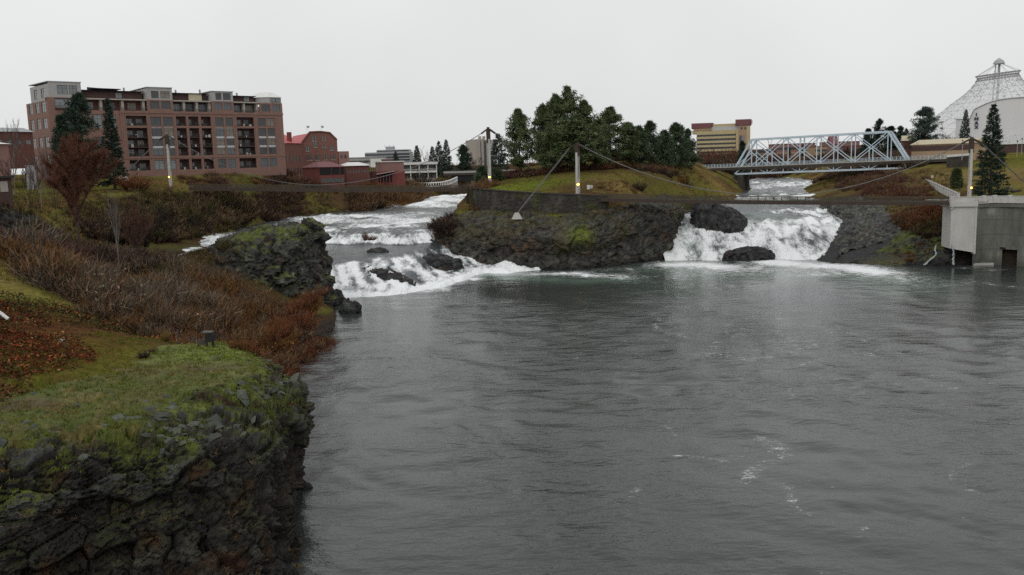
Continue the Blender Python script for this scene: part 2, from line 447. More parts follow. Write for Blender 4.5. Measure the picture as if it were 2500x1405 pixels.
def rapids(name, xs, curves, x0, x1, y0, y1, step, foam_fn, lump):
    """curves: list of (z, [Y at each xs]) level lines of a falling river"""
    nx = int((x1 - x0) / step) + 1; ny = int((y1 - y0) / step) + 1
    gx = np.linspace(x0, x1, nx); gy = np.linspace(y0, y1, ny)
    zs = np.array([c[0] for c in curves]); YY = np.stack([np.interp(gx, xs, c[1]) for c in curves])
    Z = np.zeros((nx, ny))
    wob = fbm(np.stack([gx * .13, gx * 0, gx * 0], 1), 4, 60) * 6.0
    for i in range(nx): Z[i] = np.interp(gy + wob[i], np.maximum.accumulate(YY[:, i]) + np.arange(len(zs)) * 1e-3, zs)
    X, Y = np.meshgrid(gx, gy, indexing='ij')
    sl = np.gradient(Z, gy, axis=1)
    P = np.stack([X.ravel(), Y.ravel(), Z.ravel() * 0], 1)
    foam, g = foam_fn(X, Y, Z, sl, P)
    n = fbm(np.stack([P[:, 0] * .35, P[:, 1] * .16, P[:, 2]], 1), 4, 70).reshape(X.shape)
    n2 = fbm(np.stack([P[:, 0] * 1.1, P[:, 1] * .6, P[:, 2]], 1), 3, 75).reshape(X.shape)
    lump = lump * sstep(-1.2, 1.0, Z)
    Z = Z + lump * (n * np.clip(.35 + foam, 0, 1.2) + .35 * n2 * np.clip(foam, .1, 1))
    V = np.stack([X.ravel(), Y.ravel(), Z.ravel()], 1)
    o = mk(name, V, grid_faces(nx, ny), M['rapid'], smooth=True, attrs={'foam': foam.ravel(), 'aerated': g.ravel()})
    tag(o, kind='structure')
def foam_north(X, Y, Z, sl, P):
    s1 = fbm(np.stack([P[:, 0] * .10 + P[:, 1] * .02, P[:, 1] * .10, P[:, 2]], 1), 4, 80).reshape(X.shape)
    s2 = fbm(np.stack([P[:, 0] * .50 + P[:, 1] * .18, P[:, 1] * .15, P[:, 2]], 1), 4, 85).reshape(X.shape)
    f = np.clip(sl * 1.6, 0, .80) + s2 * .65 * np.clip(sl * 3, .15, 1)
    low = sstep(7.1, 6.0, Z) * sstep(-62, -50, X); f = np.maximum(f, low * (.60 + .8 * s2 + .5 * s1))
    s3 = fbm(np.stack([P[:, 0] * .22 + P[:, 1] * .06, P[:, 1] * .10, P[:, 2]], 1), 3, 88).reshape(X.shape)
    f = np.where(sl > .9, .58 + s2 * .7 + s3 * .55, f)
    toe = sstep(2.6, .4, Z); f = np.maximum(f, toe * .95)
    run = sstep(258, 276, Y) * sstep(345, 325, Y) * .47 * sstep(-92, -66, X); f = f + run * (1.25 + 1.7 * s1)
    up = sstep(352, 375, Y + .5 * (X + 40)) * sstep(452, 425, Y); f = f + up * (.74 + .55 * s1 + .3 * s2)
    f = f + sstep(452, 470, Y) * (.36 + .7 * s1)
    mid = sstep(7.0, 7.2, Z) * sstep(8.05, 7.85, Z); f = f * (1 - .85 * mid)
    chan = sstep(-74, -79, X) * sstep(282, 262, Y); f = np.maximum(f, chan * (.58 + .5 * s2))
    return f, np.zeros_like(f)
xs_n = [-96, -74, -60, -45, -32, -24, -17, -8, 30]
rapids('north_rapids', xs_n, [
    (-1.6, [184, 190, 195, 197, 202, 206, 214, 235, 262]), (.7, [186, 192, 197, 200, 205.5, 211, 220, 242, 263]), (1.8, [188, 194, 200, 203.5, 209, 217, 238, 252, 264]),
    (3.6, [191, 197, 204, 208.5, 218, 227, 257, 262, 266]),
    (6.2, [193, 198, 207, 214, 227, 241, 262, 265, 268]), (7.0, [194, 199, 209, 219, 234, 247, 264, 267, 269]),
    (7.9, [199, 202, 261, 255, 249, 255, 266, 268, 270]), (9.6, [201, 204, 263.5, 259, 252, 258, 267, 269, 271]), (10.6, [203, 250, 265, 262, 255, 260, 268, 270, 272]),
    (11.5, [264, 266, 271, 268, 261, 263, 270, 271, 273]), (11.9, [290] * 9), (12.8, [330] * 9), (13.2, [358] * 9),
    (14.5, [396, 394, 392, 390, 388, 386, 384, 380, 378]), (15.8, [440] * 9), (16.3, [525] * 9), (16.6, [600] * 9)],
    -97, 16, 186, 560, .62, foam_north, .75)
def foam_south(X, Y, Z, sl, P):
    s1 = fbm(np.stack([P[:, 0] * .11, P[:, 1] * .09, P[:, 2]], 1), 4, 90).reshape(X.shape)
    s2 = fbm(np.stack([P[:, 0] * .5, P[:, 1] * .2, P[:, 2]], 1), 4, 95).reshape(X.shape)
    core = sstep(10.9, 9.6, Z)
    s3 = fbm(np.stack([P[:, 0] * .16 - P[:, 1] * .05, P[:, 1] * .12, P[:, 2]], 1), 3, 98).reshape(X.shape)
    f = core * (.70 + .55 * s2 + .42 * s3 + .25 * sstep(6, .5, Z))
    lip = sstep(9.0, 10.6, Z) * sstep(12.05, 11.4, Z); f = np.maximum(f, lip * (.46 + .7 * s1 + .35 * s2))
    f = np.maximum(f, sstep(300, 318, Y) * sstep(345, 330, Y) * (.16 + .35 * s1))
    f = np.maximum(f, sstep(342, 350, Y) * sstep(372, 366, Y) * (.72 + .4 * s2))
    f = np.maximum(f, sstep(374, 380, Y) * sstep(412, 396, Y) * (.22 + .7 * s1))
    f = np.maximum(f, sstep(400, 415, Y) * sstep(500, 470, Y) * (.60 + .7 * s1))
    f = np.maximum(f, sstep(480, 500, Y) * (.25 + .6 * s1))
    g = .50 * np.exp(-((X - 54) / 3.5) ** 2) * sstep(11, 8, Z) + .35 * np.exp(-((X - 84) / 10) ** 2) * sstep(7.5, 9.5, Z) * sstep(11.8, 10.5, Z)
    return f - g * .62, g
xs_s = [40, 52, 60, 70, 80, 90, 100, 150]
rapids('south_falls', xs_s, [
    (-1.8, [256, 258, 256, 254, 252, 248, 246, 246]), (.6, [262, 263, 262, 259, 256, 253, 254, 256]), (2.2, [266, 267, 266, 264, 260, 257, 262, 262]),
    (5.4, [270, 271, 271, 270, 266, 265, 268, 270]),
    (8.6, [275, 277, 280, 277, 273, 272, 274, 276]), (9.8, [281, 284, 288, 283, 279, 279, 281, 284]), (10.8, [289, 290, 294, 291, 288, 288, 290, 292]), (11.6, [300, 300, 300, 299, 297, 298, 300, 300]),
    (12.2, [318] * 8), (12.45, [344] * 8), (14.0, [364] * 8), (14.8, [392] * 8), (16.0, [450] * 8), (16.5, [540] * 8), (16.7, [600] * 8)],
    46, 190, 244, 575, .66, foam_south, 1.5)

# ------------------------------------------------------------------ ground
MOSS = np.array((.082, .099, .015)); GRASS = np.array((.115, .108, .028)); STRAW = np.array((.20, .145, .050)); BROWN = np.array((.070, .042, .024))
SOIL = np.array((.030, .024, .019)); ROCK = np.array((.058, .060, .058)); DROCK = np.array((.026, .026, .027)); LICHEN = np.array((.13, .14, .115))
RUSSET = np.array((.105, .038, .020))
TERR = []
def normals(G, closed=False):
    du = np.gradient(G, axis=0); dv = np.gradient(G, axis=1)
    n = np.cross(du, dv); n /= np.linalg.norm(n, axis=2, keepdims=True) + 1e-9
    return n
def mixc(c, c2, w): return c * (1 - w[:, None]) + c2 * w[:, None]
def blobs(P, lst):
    for (x, y, rx, ry, col, a) in lst: yield np.exp(-((P[:, 0] - x) / rx) ** 2 - ((P[:, 1] - y) / ry) ** 2) * a, np.array(col)
def land(name, st, nu, nv, amp, palette, seed, spots=(), kinds='structure', shape=None):
    """st: list of (Y, [(X, z)...]) from the river outwards"""
    A = np.array([[(x, y, z) for x, z in row] for y, row in st], dtype=float)
    A = crom(A, nu)                                   # along Y
    A = np.swapaxes(lin(np.swapaxes(A, 0, 1), nv), 0, 1)
    P = A.reshape(-1, 3)
    Z = fbm(P * np.array([.12, .12, .12]), 4, seed) * amp + fbm(P * .6, 3, seed + 3) * amp * .28
    G = A.copy(); G[:, :, 2] += Z.reshape(nu, nv)
    if shape is not None: G = shape(G)
    n = normals(G); nz = np.abs(n[:, :, 2]).ravel()
    P = G.reshape(-1, 3)
    n1 = fbm(P * .10, 4, seed + 10) * .5 + .5; n2 = fbm(P * .35, 4, seed + 15) * .5 + .5
    c = np.repeat(BROWN[None], len(P), 0)
    for col, lo, hi, src in palette:
        s = {'a': n1, 'b': n2, 's': nz}[src]
        c = mixc(c, np.array(col), sstep(lo, hi, s))
    for w, col in blobs(P, spots): c = mixc(c, col, np.clip(w * (.6 + .8 * n2), 0, 1))
    o = mk(name, P, grid_faces(nu, nv), M['ground'], smooth=True, cols=c)
    tag(o, kind=kinds); TERR.append((P, grid_faces(nu, nv)))
    return o
pal_w = [(GRASS, .44, .58, 'a'), (MOSS, .58, .72, 'b'), (SOIL, .62, .45, 's')]

left = [
    (36, [(-40, -3), (-42, -3), (-45, -3), (-50, -3), (-56, -3), (-65, -2), (-95, 0), (-400, 20)]),
    (56, [(-27, -3), (-29, -3), (-32, -2), (-36, -1), (-42, 0), (-50, 2), (-80, 6), (-400, 24)]),
    (64, [(-22, -3), (-24, -1), (-28, 1), (-32, 4), (-36, 7), (-44, 9.5), (-80, 15), (-400, 28)]),
    (74, [(-20, -3), (-22, -1), (-25, 2.5), (-27, 7.0), (-32, 9.4), (-42, 12.0), (-80, 19), (-400, 29)]),
    (82, [(-20, -3), (-22, -1), (-24, 3), (-25, 8.2), (-31, 10.2), (-44, 12.5), (-82, 20), (-400, 29)]),
    (92, [(-24, -3), (-25, -1), (-27, 3), (-29, 8.2), (-34, 9.8), (-50, 13), (-86, 21), (-400, 30)]),
    (104, [(-29, -2), (-31, -.5), (-32, 2), (-34, 7), (-40, 9.4), (-54, 13), (-90, 21.5), (-400, 30)]),
    (116, [(-31, -2), (-33, .2), (-35, 1.6), (-38, 3.6), (-46, 7.2), (-62, 14.5), (-95, 22), (-400, 30)]),
    (130, [(-31, -2), (-33, .2), (-36, 1.5), (-42, 3.3), (-54, 8), (-75, 19.3), (-105, 24), (-400, 30)]),
    (145, [(-31, -2), (-33, .2), (-37, 1.5), (-44, 3.8), (-56, 8), (-78, 15.6), (-110, 24), (-400, 30)]),
    (160, [(-31.5, -2), (-33.5, .2), (-38, 1.5), (-46, 6), (-60, 10.6), (-80, 15.5), (-115, 25), (-400, 31)]),
    (180, [(-35, -2), (-37, .2), (-42, 1.5), (-52, 8), (-66, 11), (-86, 15.5), (-126, 27), (-400, 31)]),
    (200, [(-39, -2), (-42, 1), (-52, 9), (-66, 12.3), (-79, 10), (-88, 11.4), (-106, 23), (-400, 31)]),
    (220, [(-43, 2), (-47, 6), (-56, 11), (-70, 12), (-79, 9.8), (-89, 12), (-108, 23.5), (-400, 31)]),
    (245, [(-48, 4), (-53, 6.8), (-62, 10.6), (-75, 11.6), (-81, 9.8), (-92, 13), (-110, 24.5), (-400, 31)]),
    (262, [(-54, 4), (-62, 7), (-70, 9.6), (-78, 10.4), (-83, 10.3), (-92, 13), (-108, 25), (-400, 31)]),
    (285, [(-66, 7), (-74, 9), (-80, 10), (-84, 10.8), (-88, 12.2), (-97, 18), (-110, 26), (-400, 31)]),
    (305, [(-66, 8), (-76, 10), (-82, 11), (-86, 12.3), (-93, 18), (-103, 24), (-114, 28.6), (-400, 31)]),
    (327, [(-64, 9), (-74, 11), (-80, 11.8), (-84, 13), (-88, 17), (-94, 23), (-104, 29), (-400, 31)]),
    (358, [(-40, 10), (-50, 12), (-55, 12.6), (-58, 13.6), (-65, 17), (-78, 22.5), (-92, 28), (-400, 31)]),
    (380, [(-32, 10), (-42, 12.5), (-47, 13.2), (-50, 14.3), (-57, 17), (-72, 21), (-92, 26.5), (-400, 31)]),
    (400, [(-25, 11), (-35, 13), (-40, 13.8), (-43, 15), (-50, 17.5), (-66, 20), (-86, 25.5), (-400, 31)]),
    (425, [(-18, 11.5), (-28, 13.5), (-34, 14.5), (-37, 16), (-44, 18.5), (-58, 20.5), (-82, 26), (-400, 31)]),
    (450, [(-10, 12), (-20, 14), (-28, 15.4), (-31, 17), (-37, 19.5), (-46, 21), (-74, 23.5), (-400, 31)]),
    (490, [(-4, 12.5), (-13, 14.5), (-19, 15.9), (-22, 17.5), (-29, 20), (-40, 22), (-78, 25), (-400, 31)]),
    (540, [(2, 13), (-6, 15), (-12, 16.4), (-15, 19), (-24, 23), (-40, 26), (-80, 29), (-400, 31)]),
    (640, [(10, 18), (5, 20), (2, 22), (-2, 26), (-12, 28), (-25, 29), (-50, 30), (-400, 32)])]
land('left_bank', left, 380, 160, .8, pal_w, 100, spots=[
    (-44, 88, 16, 10, MOSS * 1.25, 1.1), (-31, 92, 7, 7, MOSS * 1.5, 1.2), (-52, 84, 12, 9, RUSSET * .8, .9), (-60, 96, 16, 14, RUSSET, 1.0), (-72, 126, 14, 14, STRAW, .95), (-60, 112, 9, 7, GRASS * 1.3, .8),
    (-62, 140, 16, 12, BROWN, 1), (-50, 165, 12, 16, BROWN * .8, 1), (-92, 160, 14, 10, SOIL, 1.0), (-104, 186, 18, 12, STRAW, 1.0), (-84, 190, 14, 8, MOSS, .6), (-94, 262, 7, 26, SOIL, .9), (-99, 280, 7, 20, MOSS * 1.1, .9),
    (-108, 300, 14, 14, STRAW * .8, .8), (-90, 326, 8, 14, MOSS * .9, .8), (-82, 345, 9, 10, STRAW * .6, .6), (-60, 365, 10, 16, BROWN, 1), (-48, 400, 10, 30, BROWN, 1), (-34, 140, 3.2, 40, DROCK * 1.2, 1.6), (-82, 205, 7, 22, SOIL * 1.3, 1.4), (-62, 215, 9, 22, BROWN * .8, 1.0)])
WALL_PTS = np.array([at(1160, 447, 350), at(1150, 455, 318), at(1154, 459, 300), at(1200, 464, 285), at(1300, 471, 272.5), at(1400, 475, 266.5), at(1470, 478, 264), at(1486, 480, 264)])
def below_wall(G):
    """the ground in front of the retaining wall lies at its foot"""
    w = crom(WALL_PTS, 90); w = w[w[:, 1] < 300]; o = np.argsort(w[:, 0]); wy = np.interp(G[:, :, 0], w[o, 0], w[o, 1])
    front = (G[:, :, 1] < wy + .7) & (G[:, :, 0] < 28.3)
    front |= (G[:, :, 0] < -13.6) & (G[:, :, 1] < 354)
    G[:, :, 2] = np.where(front, np.minimum(G[:, :, 2], 14.5), G[:, :, 2]); return G
isl = [
    (262, [(-12, 10), (0, 12), (8, 13), (16, 14.0), (26, 13.5), (31, 12), (34, 9), (37, 4), (39, -3)]),
    (270, [(-15, 13), (-2, 14.2), (5, 14.4), (12, 19.8), (24, 19.8), (34, 18.0), (40, 16), (43, 12.5), (45, 2)]),
    (278, [(-17, 14), (-8, 14.5), (1, 20.6), (14, 21.2), (26, 21.2), (37, 20.4), (43, 18), (47, 13.5), (48.5, 4)]),
    (290, [(-18, 14), (-12, 14.6), (-7.5, 21.4), (8, 22.7), (24, 23.2), (36, 23.4), (44, 20), (49, 15.5), (51, 6)]),
    (300, [(-19, 14), (-17, 15), (-13, 21.9), (5, 24.1), (22, 25.3), (36, 25.2), (46, 22), (52, 16), (54.5, 8)]),
    (312, [(-20, 13), (-18.5, 14.5), (-15, 22.3), (5, 25.2), (25, 26.7), (39, 26.7), (53, 24), (63, 18), (69, 11.3)]),
    (335, [(-21, 13), (-18, 15), (-14.5, 22.6), (5, 26.6), (28, 28.2), (46, 27.7), (60, 25), (72, 18), (78, 11.6)]),
    (350, [(-21, 13), (-18, 16), (-14.5, 22.8), (5, 27.2), (30, 28.7), (53, 27.8), (69, 25), (83, 17), (88, 12)]),
    (370, [(-22, 13.5), (-18, 17), (-14, 23), (5, 27.7), (30, 29.2), (57, 28.7), (75, 26.6), (90, 18), (97, 13.4)]),
    (400, [(-20, 14), (-15, 18), (-8, 25), (8, 28), (30, 29.6), (61, 29.2), (83, 28), (100, 20), (107, 14.4)]),
    (450, [(-9, 15.2), (-4, 20), (2, 26), (15, 28.5), (35, 29.6), (66, 29.6), (96, 28), (112, 20), (120, 15.4)]),
    (540, [(3, 16), (9, 20), (15, 26), (25, 28), (45, 29.6), (76, 29.6), (111, 28), (130, 21), (140, 16)]),
    (640, [(-2, 24), (4, 26), (12, 28), (25, 29), (45, 29.6), (76, 29.6), (120, 29), (150, 27), (170, 26)])]
land('island_ground', isl, 260, 150, .45, [(GRASS * .9, .42, .56, 'a'), (STRAW * .75, .52, .7, 'b'), (SOIL, .6, .42, 's')], 130, spots=[
    (0, 288, 16, 9, MOSS * 1.5, 1.2), (12, 292, 9, 6, MOSS * 1.3, .9), (24, 284, 12, 8, BROWN * 1.2, 1.0), (36, 284, 7, 9, STRAW * .9, .9), (54, 306, 8, 14, GRASS * .8, .9), (70, 338, 9, 16, GRASS * .9, 1.0), (86, 362, 8, 20, STRAW, .8), (20, 318, 24, 10, BROWN, 1)], shape=below_wall)
right = [
    (100, [(146, -3), (147, -3), (148, 4), (149, 9), (150, 13), (153, 16), (170, 17), (600, 24)]),
    (150, [(141, -3), (142, -2), (143, 4), (144, 9), (146, 13), (150, 16), (170, 17), (600, 24)]),
    (205, [(136, -3), (137, -2), (138, 4), (139, 9), (140, 13), (143, 16), (160, 17), (600, 24)]),
    (226, [(133, -3), (134, -2), (135, 4), (136, 9), (137, 13), (139, 16), (160, 17), (600, 25)]),
    (233, [(118, -3), (121, -2.5), (124, -2), (127, 0), (131, 6), (135, 15), (160, 17), (600, 25)]),
    (236, [(100, -2), (106, .2), (112, 1.8), (118, 3), (124, 8), (129, 15), (160, 18.8), (600, 26)]),
    (246, [(86, -2), (90, .4), (94, 1.8), (106, 2.9), (116, 4.8), (127, 13), (165, 19.2), (600, 27)]),
    (258, [(88, -1), (91.5, 2), (97, 4.2), (108, 5.3), (121, 7.7), (134, 15.5), (170, 21), (600, 28)]),
    (272, [(98, 2), (100.5, 5), (105, 7.2), (110, 8.4), (124, 11), (139, 17.5), (175, 22.5), (600, 28)]),
    (286, [(105, 7), (107, 9.8), (110, 10.5), (115, 11), (127, 14), (143, 19), (180, 24), (600, 29)]),
    (310, [(108, 9.5), (110, 11.9), (113.5, 12.4), (119, 12.9), (132, 17), (151, 21), (190, 26), (600, 29)]),
    (346, [(112, 10.5), (118, 12.4), (124, 13.5), (132, 15.5), (146, 20), (165, 24), (205, 28), (600, 29)]),
    (372, [(120, 12), (126, 14.6), (132, 16.5), (142, 19), (156, 23), (175, 26.5), (215, 29), (600, 30)]),
    (400, [(128, 13), (134, 15.2), (140, 18), (150, 22), (164, 26), (183, 28.5), (225, 29.5), (600, 30)]),
    (450, [(148, 14), (154, 16.2), (160, 19), (170, 23), (182, 27), (197, 29.5), (245, 30), (600, 30)]),
    (540, [(170, 15), (176, 17), (184, 20), (194, 24), (206, 28), (226, 30), (280, 30), (600, 30)]),
    (640, [(165, 26), (175, 27), (185, 28), (200, 29), (215, 29.5), (235, 30), (280, 30), (600, 30)])]
land('right_bank', right, 300, 150, .5, [(GRASS, .40, .55, 'a'), (STRAW * .8, .5, .7, 'b'), (SOIL, .6, .42, 's')], 160, spots=[
    (98, 252, 12, 14, ROCK * .9, 1.8), (112, 252, 12, 12, ROCK * .9, 1.5), (106, 290, 10, 20, DROCK * 1.6, 1.8), (118, 320, 9, 22, DROCK * 1.4, 1.5), (126, 268, 10, 14, BROWN, 1.2), (140, 330, 14, 50, BROWN * 1.1, 1.0),
    (160, 300, 14, 30, np.array((.17, .125, .05)), 1.0), (200, 330, 30, 30, MOSS * 1.1, .6)])
def far_ground():
    nx, ny = 160, 60
    xs = np.linspace(-1, 1, nx); xs = np.sign(xs) * (np.abs(xs) ** 2.2) * 2600; ys = 545 + (np.linspace(0, 1, ny) ** 2.6) * 2600
    X, Y = np.meshgrid(xs, ys, indexing='ij')
    Z = 15 + 14.4 * sstep(552, 600, Y) + fbm(np.stack([X.ravel() * .004, Y.ravel() * .004, X.ravel() * 0], 1), 3, 190).reshape(X.shape) * 1.2 * sstep(600, 900, Y)
    P = np.stack([X.ravel(), Y.ravel(), Z.ravel()], 1)
    n1 = fbm(P * .02, 3, 191) * .5 + .5
    c = mixc(np.repeat(BROWN[None] * .9, len(P), 0), GRASS * .7, sstep(.45, .65, n1))
    o = mk('far_ground', P, grid_faces(nx, ny), M['ground'], smooth=True, cols=c); tag(o, kind='structure')
    TERR.append((P, grid_faces(nx, ny)))
    # the city ground behind the two banks, left and right of the river, and under the water
    for nm, x0, x1, y0, y1, z in (('left_city_ground', -2600, -390, -50, 560, 29.5), ('right_city_ground', 590, 2600, -50, 560, 29.0)):
        o = mk(nm, [(x0, y0, z), (x1, y0, z), (x1, y1, z), (x0, y1, z)], np.array([[0, 1, 2, 3]]), M['ground'], cols=np.repeat(GRASS[None] * .7, 4, 0)); tag(o, kind='structure')
    o = mk('river_bed', [(-400, -60, -4), (600, -60, -4), (600, 620, -4), (-400, 620, -4)], np.array([[0, 1, 2, 3]]), M['ground'], cols=np.repeat(SOIL[None], 4, 0)); tag(o, kind='structure')
far_ground()

# ------------------------------------------------------------------ rock
ROCKS = {}
def rock_mesh(name, st, nu, nv, big, small, seed, top_green=1.0, closed=False, lich=.35, bigs=2.6, smalls=.8, parent=None, warm=0.25, wet=(0, 2.2), grad=None, calm=0):
    A = np.array(st, dtype=float)
    if closed: A = np.concatenate([A, A[:1]], 0)
    A = crom(A, nu + (1 if closed else 0)); A = np.swapaxes(crom(np.swapaxes(A, 0, 1), nv), 0, 1)
    if closed: A = A[:-1]
    G = A.copy()
    n = normals(np.concatenate([A, A[:1]], 0))[:len(A)] if closed else normals(A)
    P = G.reshape(-1, 3); N = n.reshape(-1, 3)
    if N[np.argmax(P[:, 2])][2] < 0 : N = -N
    q = P + fbm(P * .3, 2, seed)[:, None] * .8
    f1, c1 = facets(q / np.array([bigs * 1.2, bigs * 1.2, bigs * .7]), seed, .55)
    f2, c2 = facets(q / np.array([smalls * 1.3, smalls * 1.3, smalls * .6]), seed + 31, .6)
    d = big * f1 + small * f2 + fbm(P * 1.6, 3, seed + 50) * small * .6
    if calm: f3, c3 = facets(q / np.array([.34, .34, .2]), seed + 77, .6); d = d + .13 * f3
    idx = np.tile(np.linspace(0, len(st[0]) - 1, nv), len(A))
    if calm: d = d * (1 - calm * sstep(4.45, 5.2, idx + .5 * fbm(P * .2, 2, seed + 80) + .55 * sstep(-25, -32, P[:, 0])))
    V = P + N * d[:, None]
    G2 = V.reshape(A.shape)
    n2 = normals(np.concatenate([G2, G2[:1]], 0))[:len(G2)] if closed else normals(G2)
    nz = n2.reshape(-1, 3)[:, 2]; nz = nz if nz[np.argmax(P[:, 2])] > 0 else -nz
    a1 = fbm(P * .22, 4, seed + 60) * .5 + .5; a2 = fbm(P * .9, 4, seed + 65) * .5 + .5; a3 = fbm(P * .5, 3, seed + 68) * .5 + .5
    c = mixc(np.repeat(DROCK[None], len(P), 0), ROCK, sstep(.35, .7, a2))
    c = mixc(c, LICHEN, sstep(.60, .78, a2) * sstep(.42, .6, a1) * lich * 1.6)
    c = mixc(c, BROWN, sstep(.55, .75, a3) * warm)
    c = mixc(c, RUSSET * .9, sstep(.66, .8, a3) * warm * .8)
    g = sstep(.5, .9, nz) * sstep(.36, .56, a1 + .25 * (a2 - .5)) * top_green
    c = mixc(c, MOSS * .95, g)
    c = mixc(c, GRASS * .8, g * sstep(.5, .75, a3) * .6)
    if grad is not None: c = grad(V, c, nz, a1, a2, idx, f1, f2)
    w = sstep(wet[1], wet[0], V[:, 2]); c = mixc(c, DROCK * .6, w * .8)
    F = grid_faces(len(A), nv, closed)
    o = mk(name, V, F, M['rock'], parent, smooth=False, cols=c)
    TERR.append((V, F)); ROCKS[name] = (V, F, n2.reshape(-1, 3) * (1 if n2.reshape(-1, 3)[:, 2][np.argmax(P[:, 2])] > 0 else -1))
    return o
A3 = lambda *q: tuple(at(*q))
Z3 = lambda x, y: tuple(az(x, y, 0.0))
def D3(x, y): p = az(x, y, 0.0); return (p[0], p[1], -2.5)
cliff_st = [
    [D3(-620, 1660), Z3(-620, 1660), A3(-620, 1500, 54), A3(-620, 1330, 55.5), A3(-620, 1180, 58), A3(-600, 1050, 66), A3(-560, 950, 78), A3(-520, 880, 92)],
    [D3(-250, 1650), Z3(-250, 1650), A3(-250, 1470, 54), A3(-250, 1300, 55.5), A3(-250, 1145, 58), A3(-240, 1015, 67), A3(-230, 930, 80), A3(-200, 880, 94)],
    [D3(0, 1640), Z3(0, 1640), A3(0, 1460, 54), A3(0, 1290, 55.5), A3(0, 1135, 57.5), A3(10, 1000, 67), A3(30, 925, 80), A3(50, 870, 94)],
    [D3(210, 1600), Z3(210, 1600), A3(210, 1430, 56.5), A3(210, 1260, 58.5), A3(205, 1100, 61), A3(200, 975, 71), A3(205, 905, 83), A3(220, 860, 97)],
    [D3(430, 1560), Z3(430, 1560), A3(430, 1400, 58.5), A3(430, 1250, 61), A3(420, 1095, 64), A3(390, 960, 74), A3(370, 890, 86), A3(360, 845, 99)],
    [D3(640, 1480), Z3(640, 1480), A3(640, 1340, 61.5), A3(632, 1215, 64), A3(615, 1060, 68), A3(555, 935, 79), A3(500, 875, 90), A3(460, 838, 101)],
    [D3(738, 1395), Z3(738, 1395), A3(712, 1285, 68.5), A3(702, 1180, 70.5), A3(700, 1015, 73), A3(620, 918, 82), A3(540, 865, 92), A3(490, 836, 102)],
    [D3(704, 1236), Z3(704, 1236), A3(722, 1140, 76.2), A3(742, 1050, 75.8), A3(736, 968, 77.2), A3(650, 905, 85), A3(570, 858, 94), A3(510, 835, 102.5)],
    [D3(716, 1170), Z3(716, 1170), A3(730, 1090, 80), A3(738, 1020, 80.5), A3(722, 942, 83), A3(645, 893, 89), A3(585, 853, 97), A3(530, 835, 103)],
    [D3(690, 1080), Z3(690, 1080), A3(688, 1030, 89), A3(684, 960, 90.5), A3(672, 898, 92.5), A3(625, 872, 96), A3(580, 850, 100), A3(545, 836, 104)],
    [D3(640, 1010), Z3(640, 1010), A3(632, 980, 97), A3(622, 930, 99), A3(610, 866, 101.5), A3(585, 854, 103), A3(560, 846, 104), A3(540, 840, 106)],
    [D3(560, 960), Z3(560, 960), A3(555, 930, 107), A3(545, 890, 108), A3(520, 850, 108), A3(500, 843, 108.5), A3(480, 838, 109), A3(450, 835, 110)]]
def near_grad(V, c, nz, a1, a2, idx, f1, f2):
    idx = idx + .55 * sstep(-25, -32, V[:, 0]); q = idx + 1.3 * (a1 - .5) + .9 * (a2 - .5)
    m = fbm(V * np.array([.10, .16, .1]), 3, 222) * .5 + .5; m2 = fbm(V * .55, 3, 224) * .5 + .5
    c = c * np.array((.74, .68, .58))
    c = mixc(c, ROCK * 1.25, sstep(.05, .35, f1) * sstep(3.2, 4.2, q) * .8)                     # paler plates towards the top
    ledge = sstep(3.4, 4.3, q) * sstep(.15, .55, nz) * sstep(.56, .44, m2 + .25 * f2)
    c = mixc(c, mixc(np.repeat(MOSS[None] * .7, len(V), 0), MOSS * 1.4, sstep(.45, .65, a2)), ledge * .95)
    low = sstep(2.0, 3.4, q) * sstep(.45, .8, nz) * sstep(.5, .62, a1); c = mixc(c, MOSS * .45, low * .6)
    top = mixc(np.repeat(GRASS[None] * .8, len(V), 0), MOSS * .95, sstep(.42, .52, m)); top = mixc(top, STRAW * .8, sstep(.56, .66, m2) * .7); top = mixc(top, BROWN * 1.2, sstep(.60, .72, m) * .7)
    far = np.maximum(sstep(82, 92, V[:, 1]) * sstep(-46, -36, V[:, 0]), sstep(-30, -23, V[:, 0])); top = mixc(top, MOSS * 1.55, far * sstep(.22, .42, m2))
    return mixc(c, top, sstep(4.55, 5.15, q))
near_cliff = thing('rock_cliff', 'near dark rock cliff with a mossy green top dropping straight into the river', 'cliff', (0, 0, 0))
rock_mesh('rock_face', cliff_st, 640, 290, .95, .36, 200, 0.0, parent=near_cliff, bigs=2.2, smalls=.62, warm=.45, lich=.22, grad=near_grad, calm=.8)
ROCKS['near'] = ROCKS['rock_face']
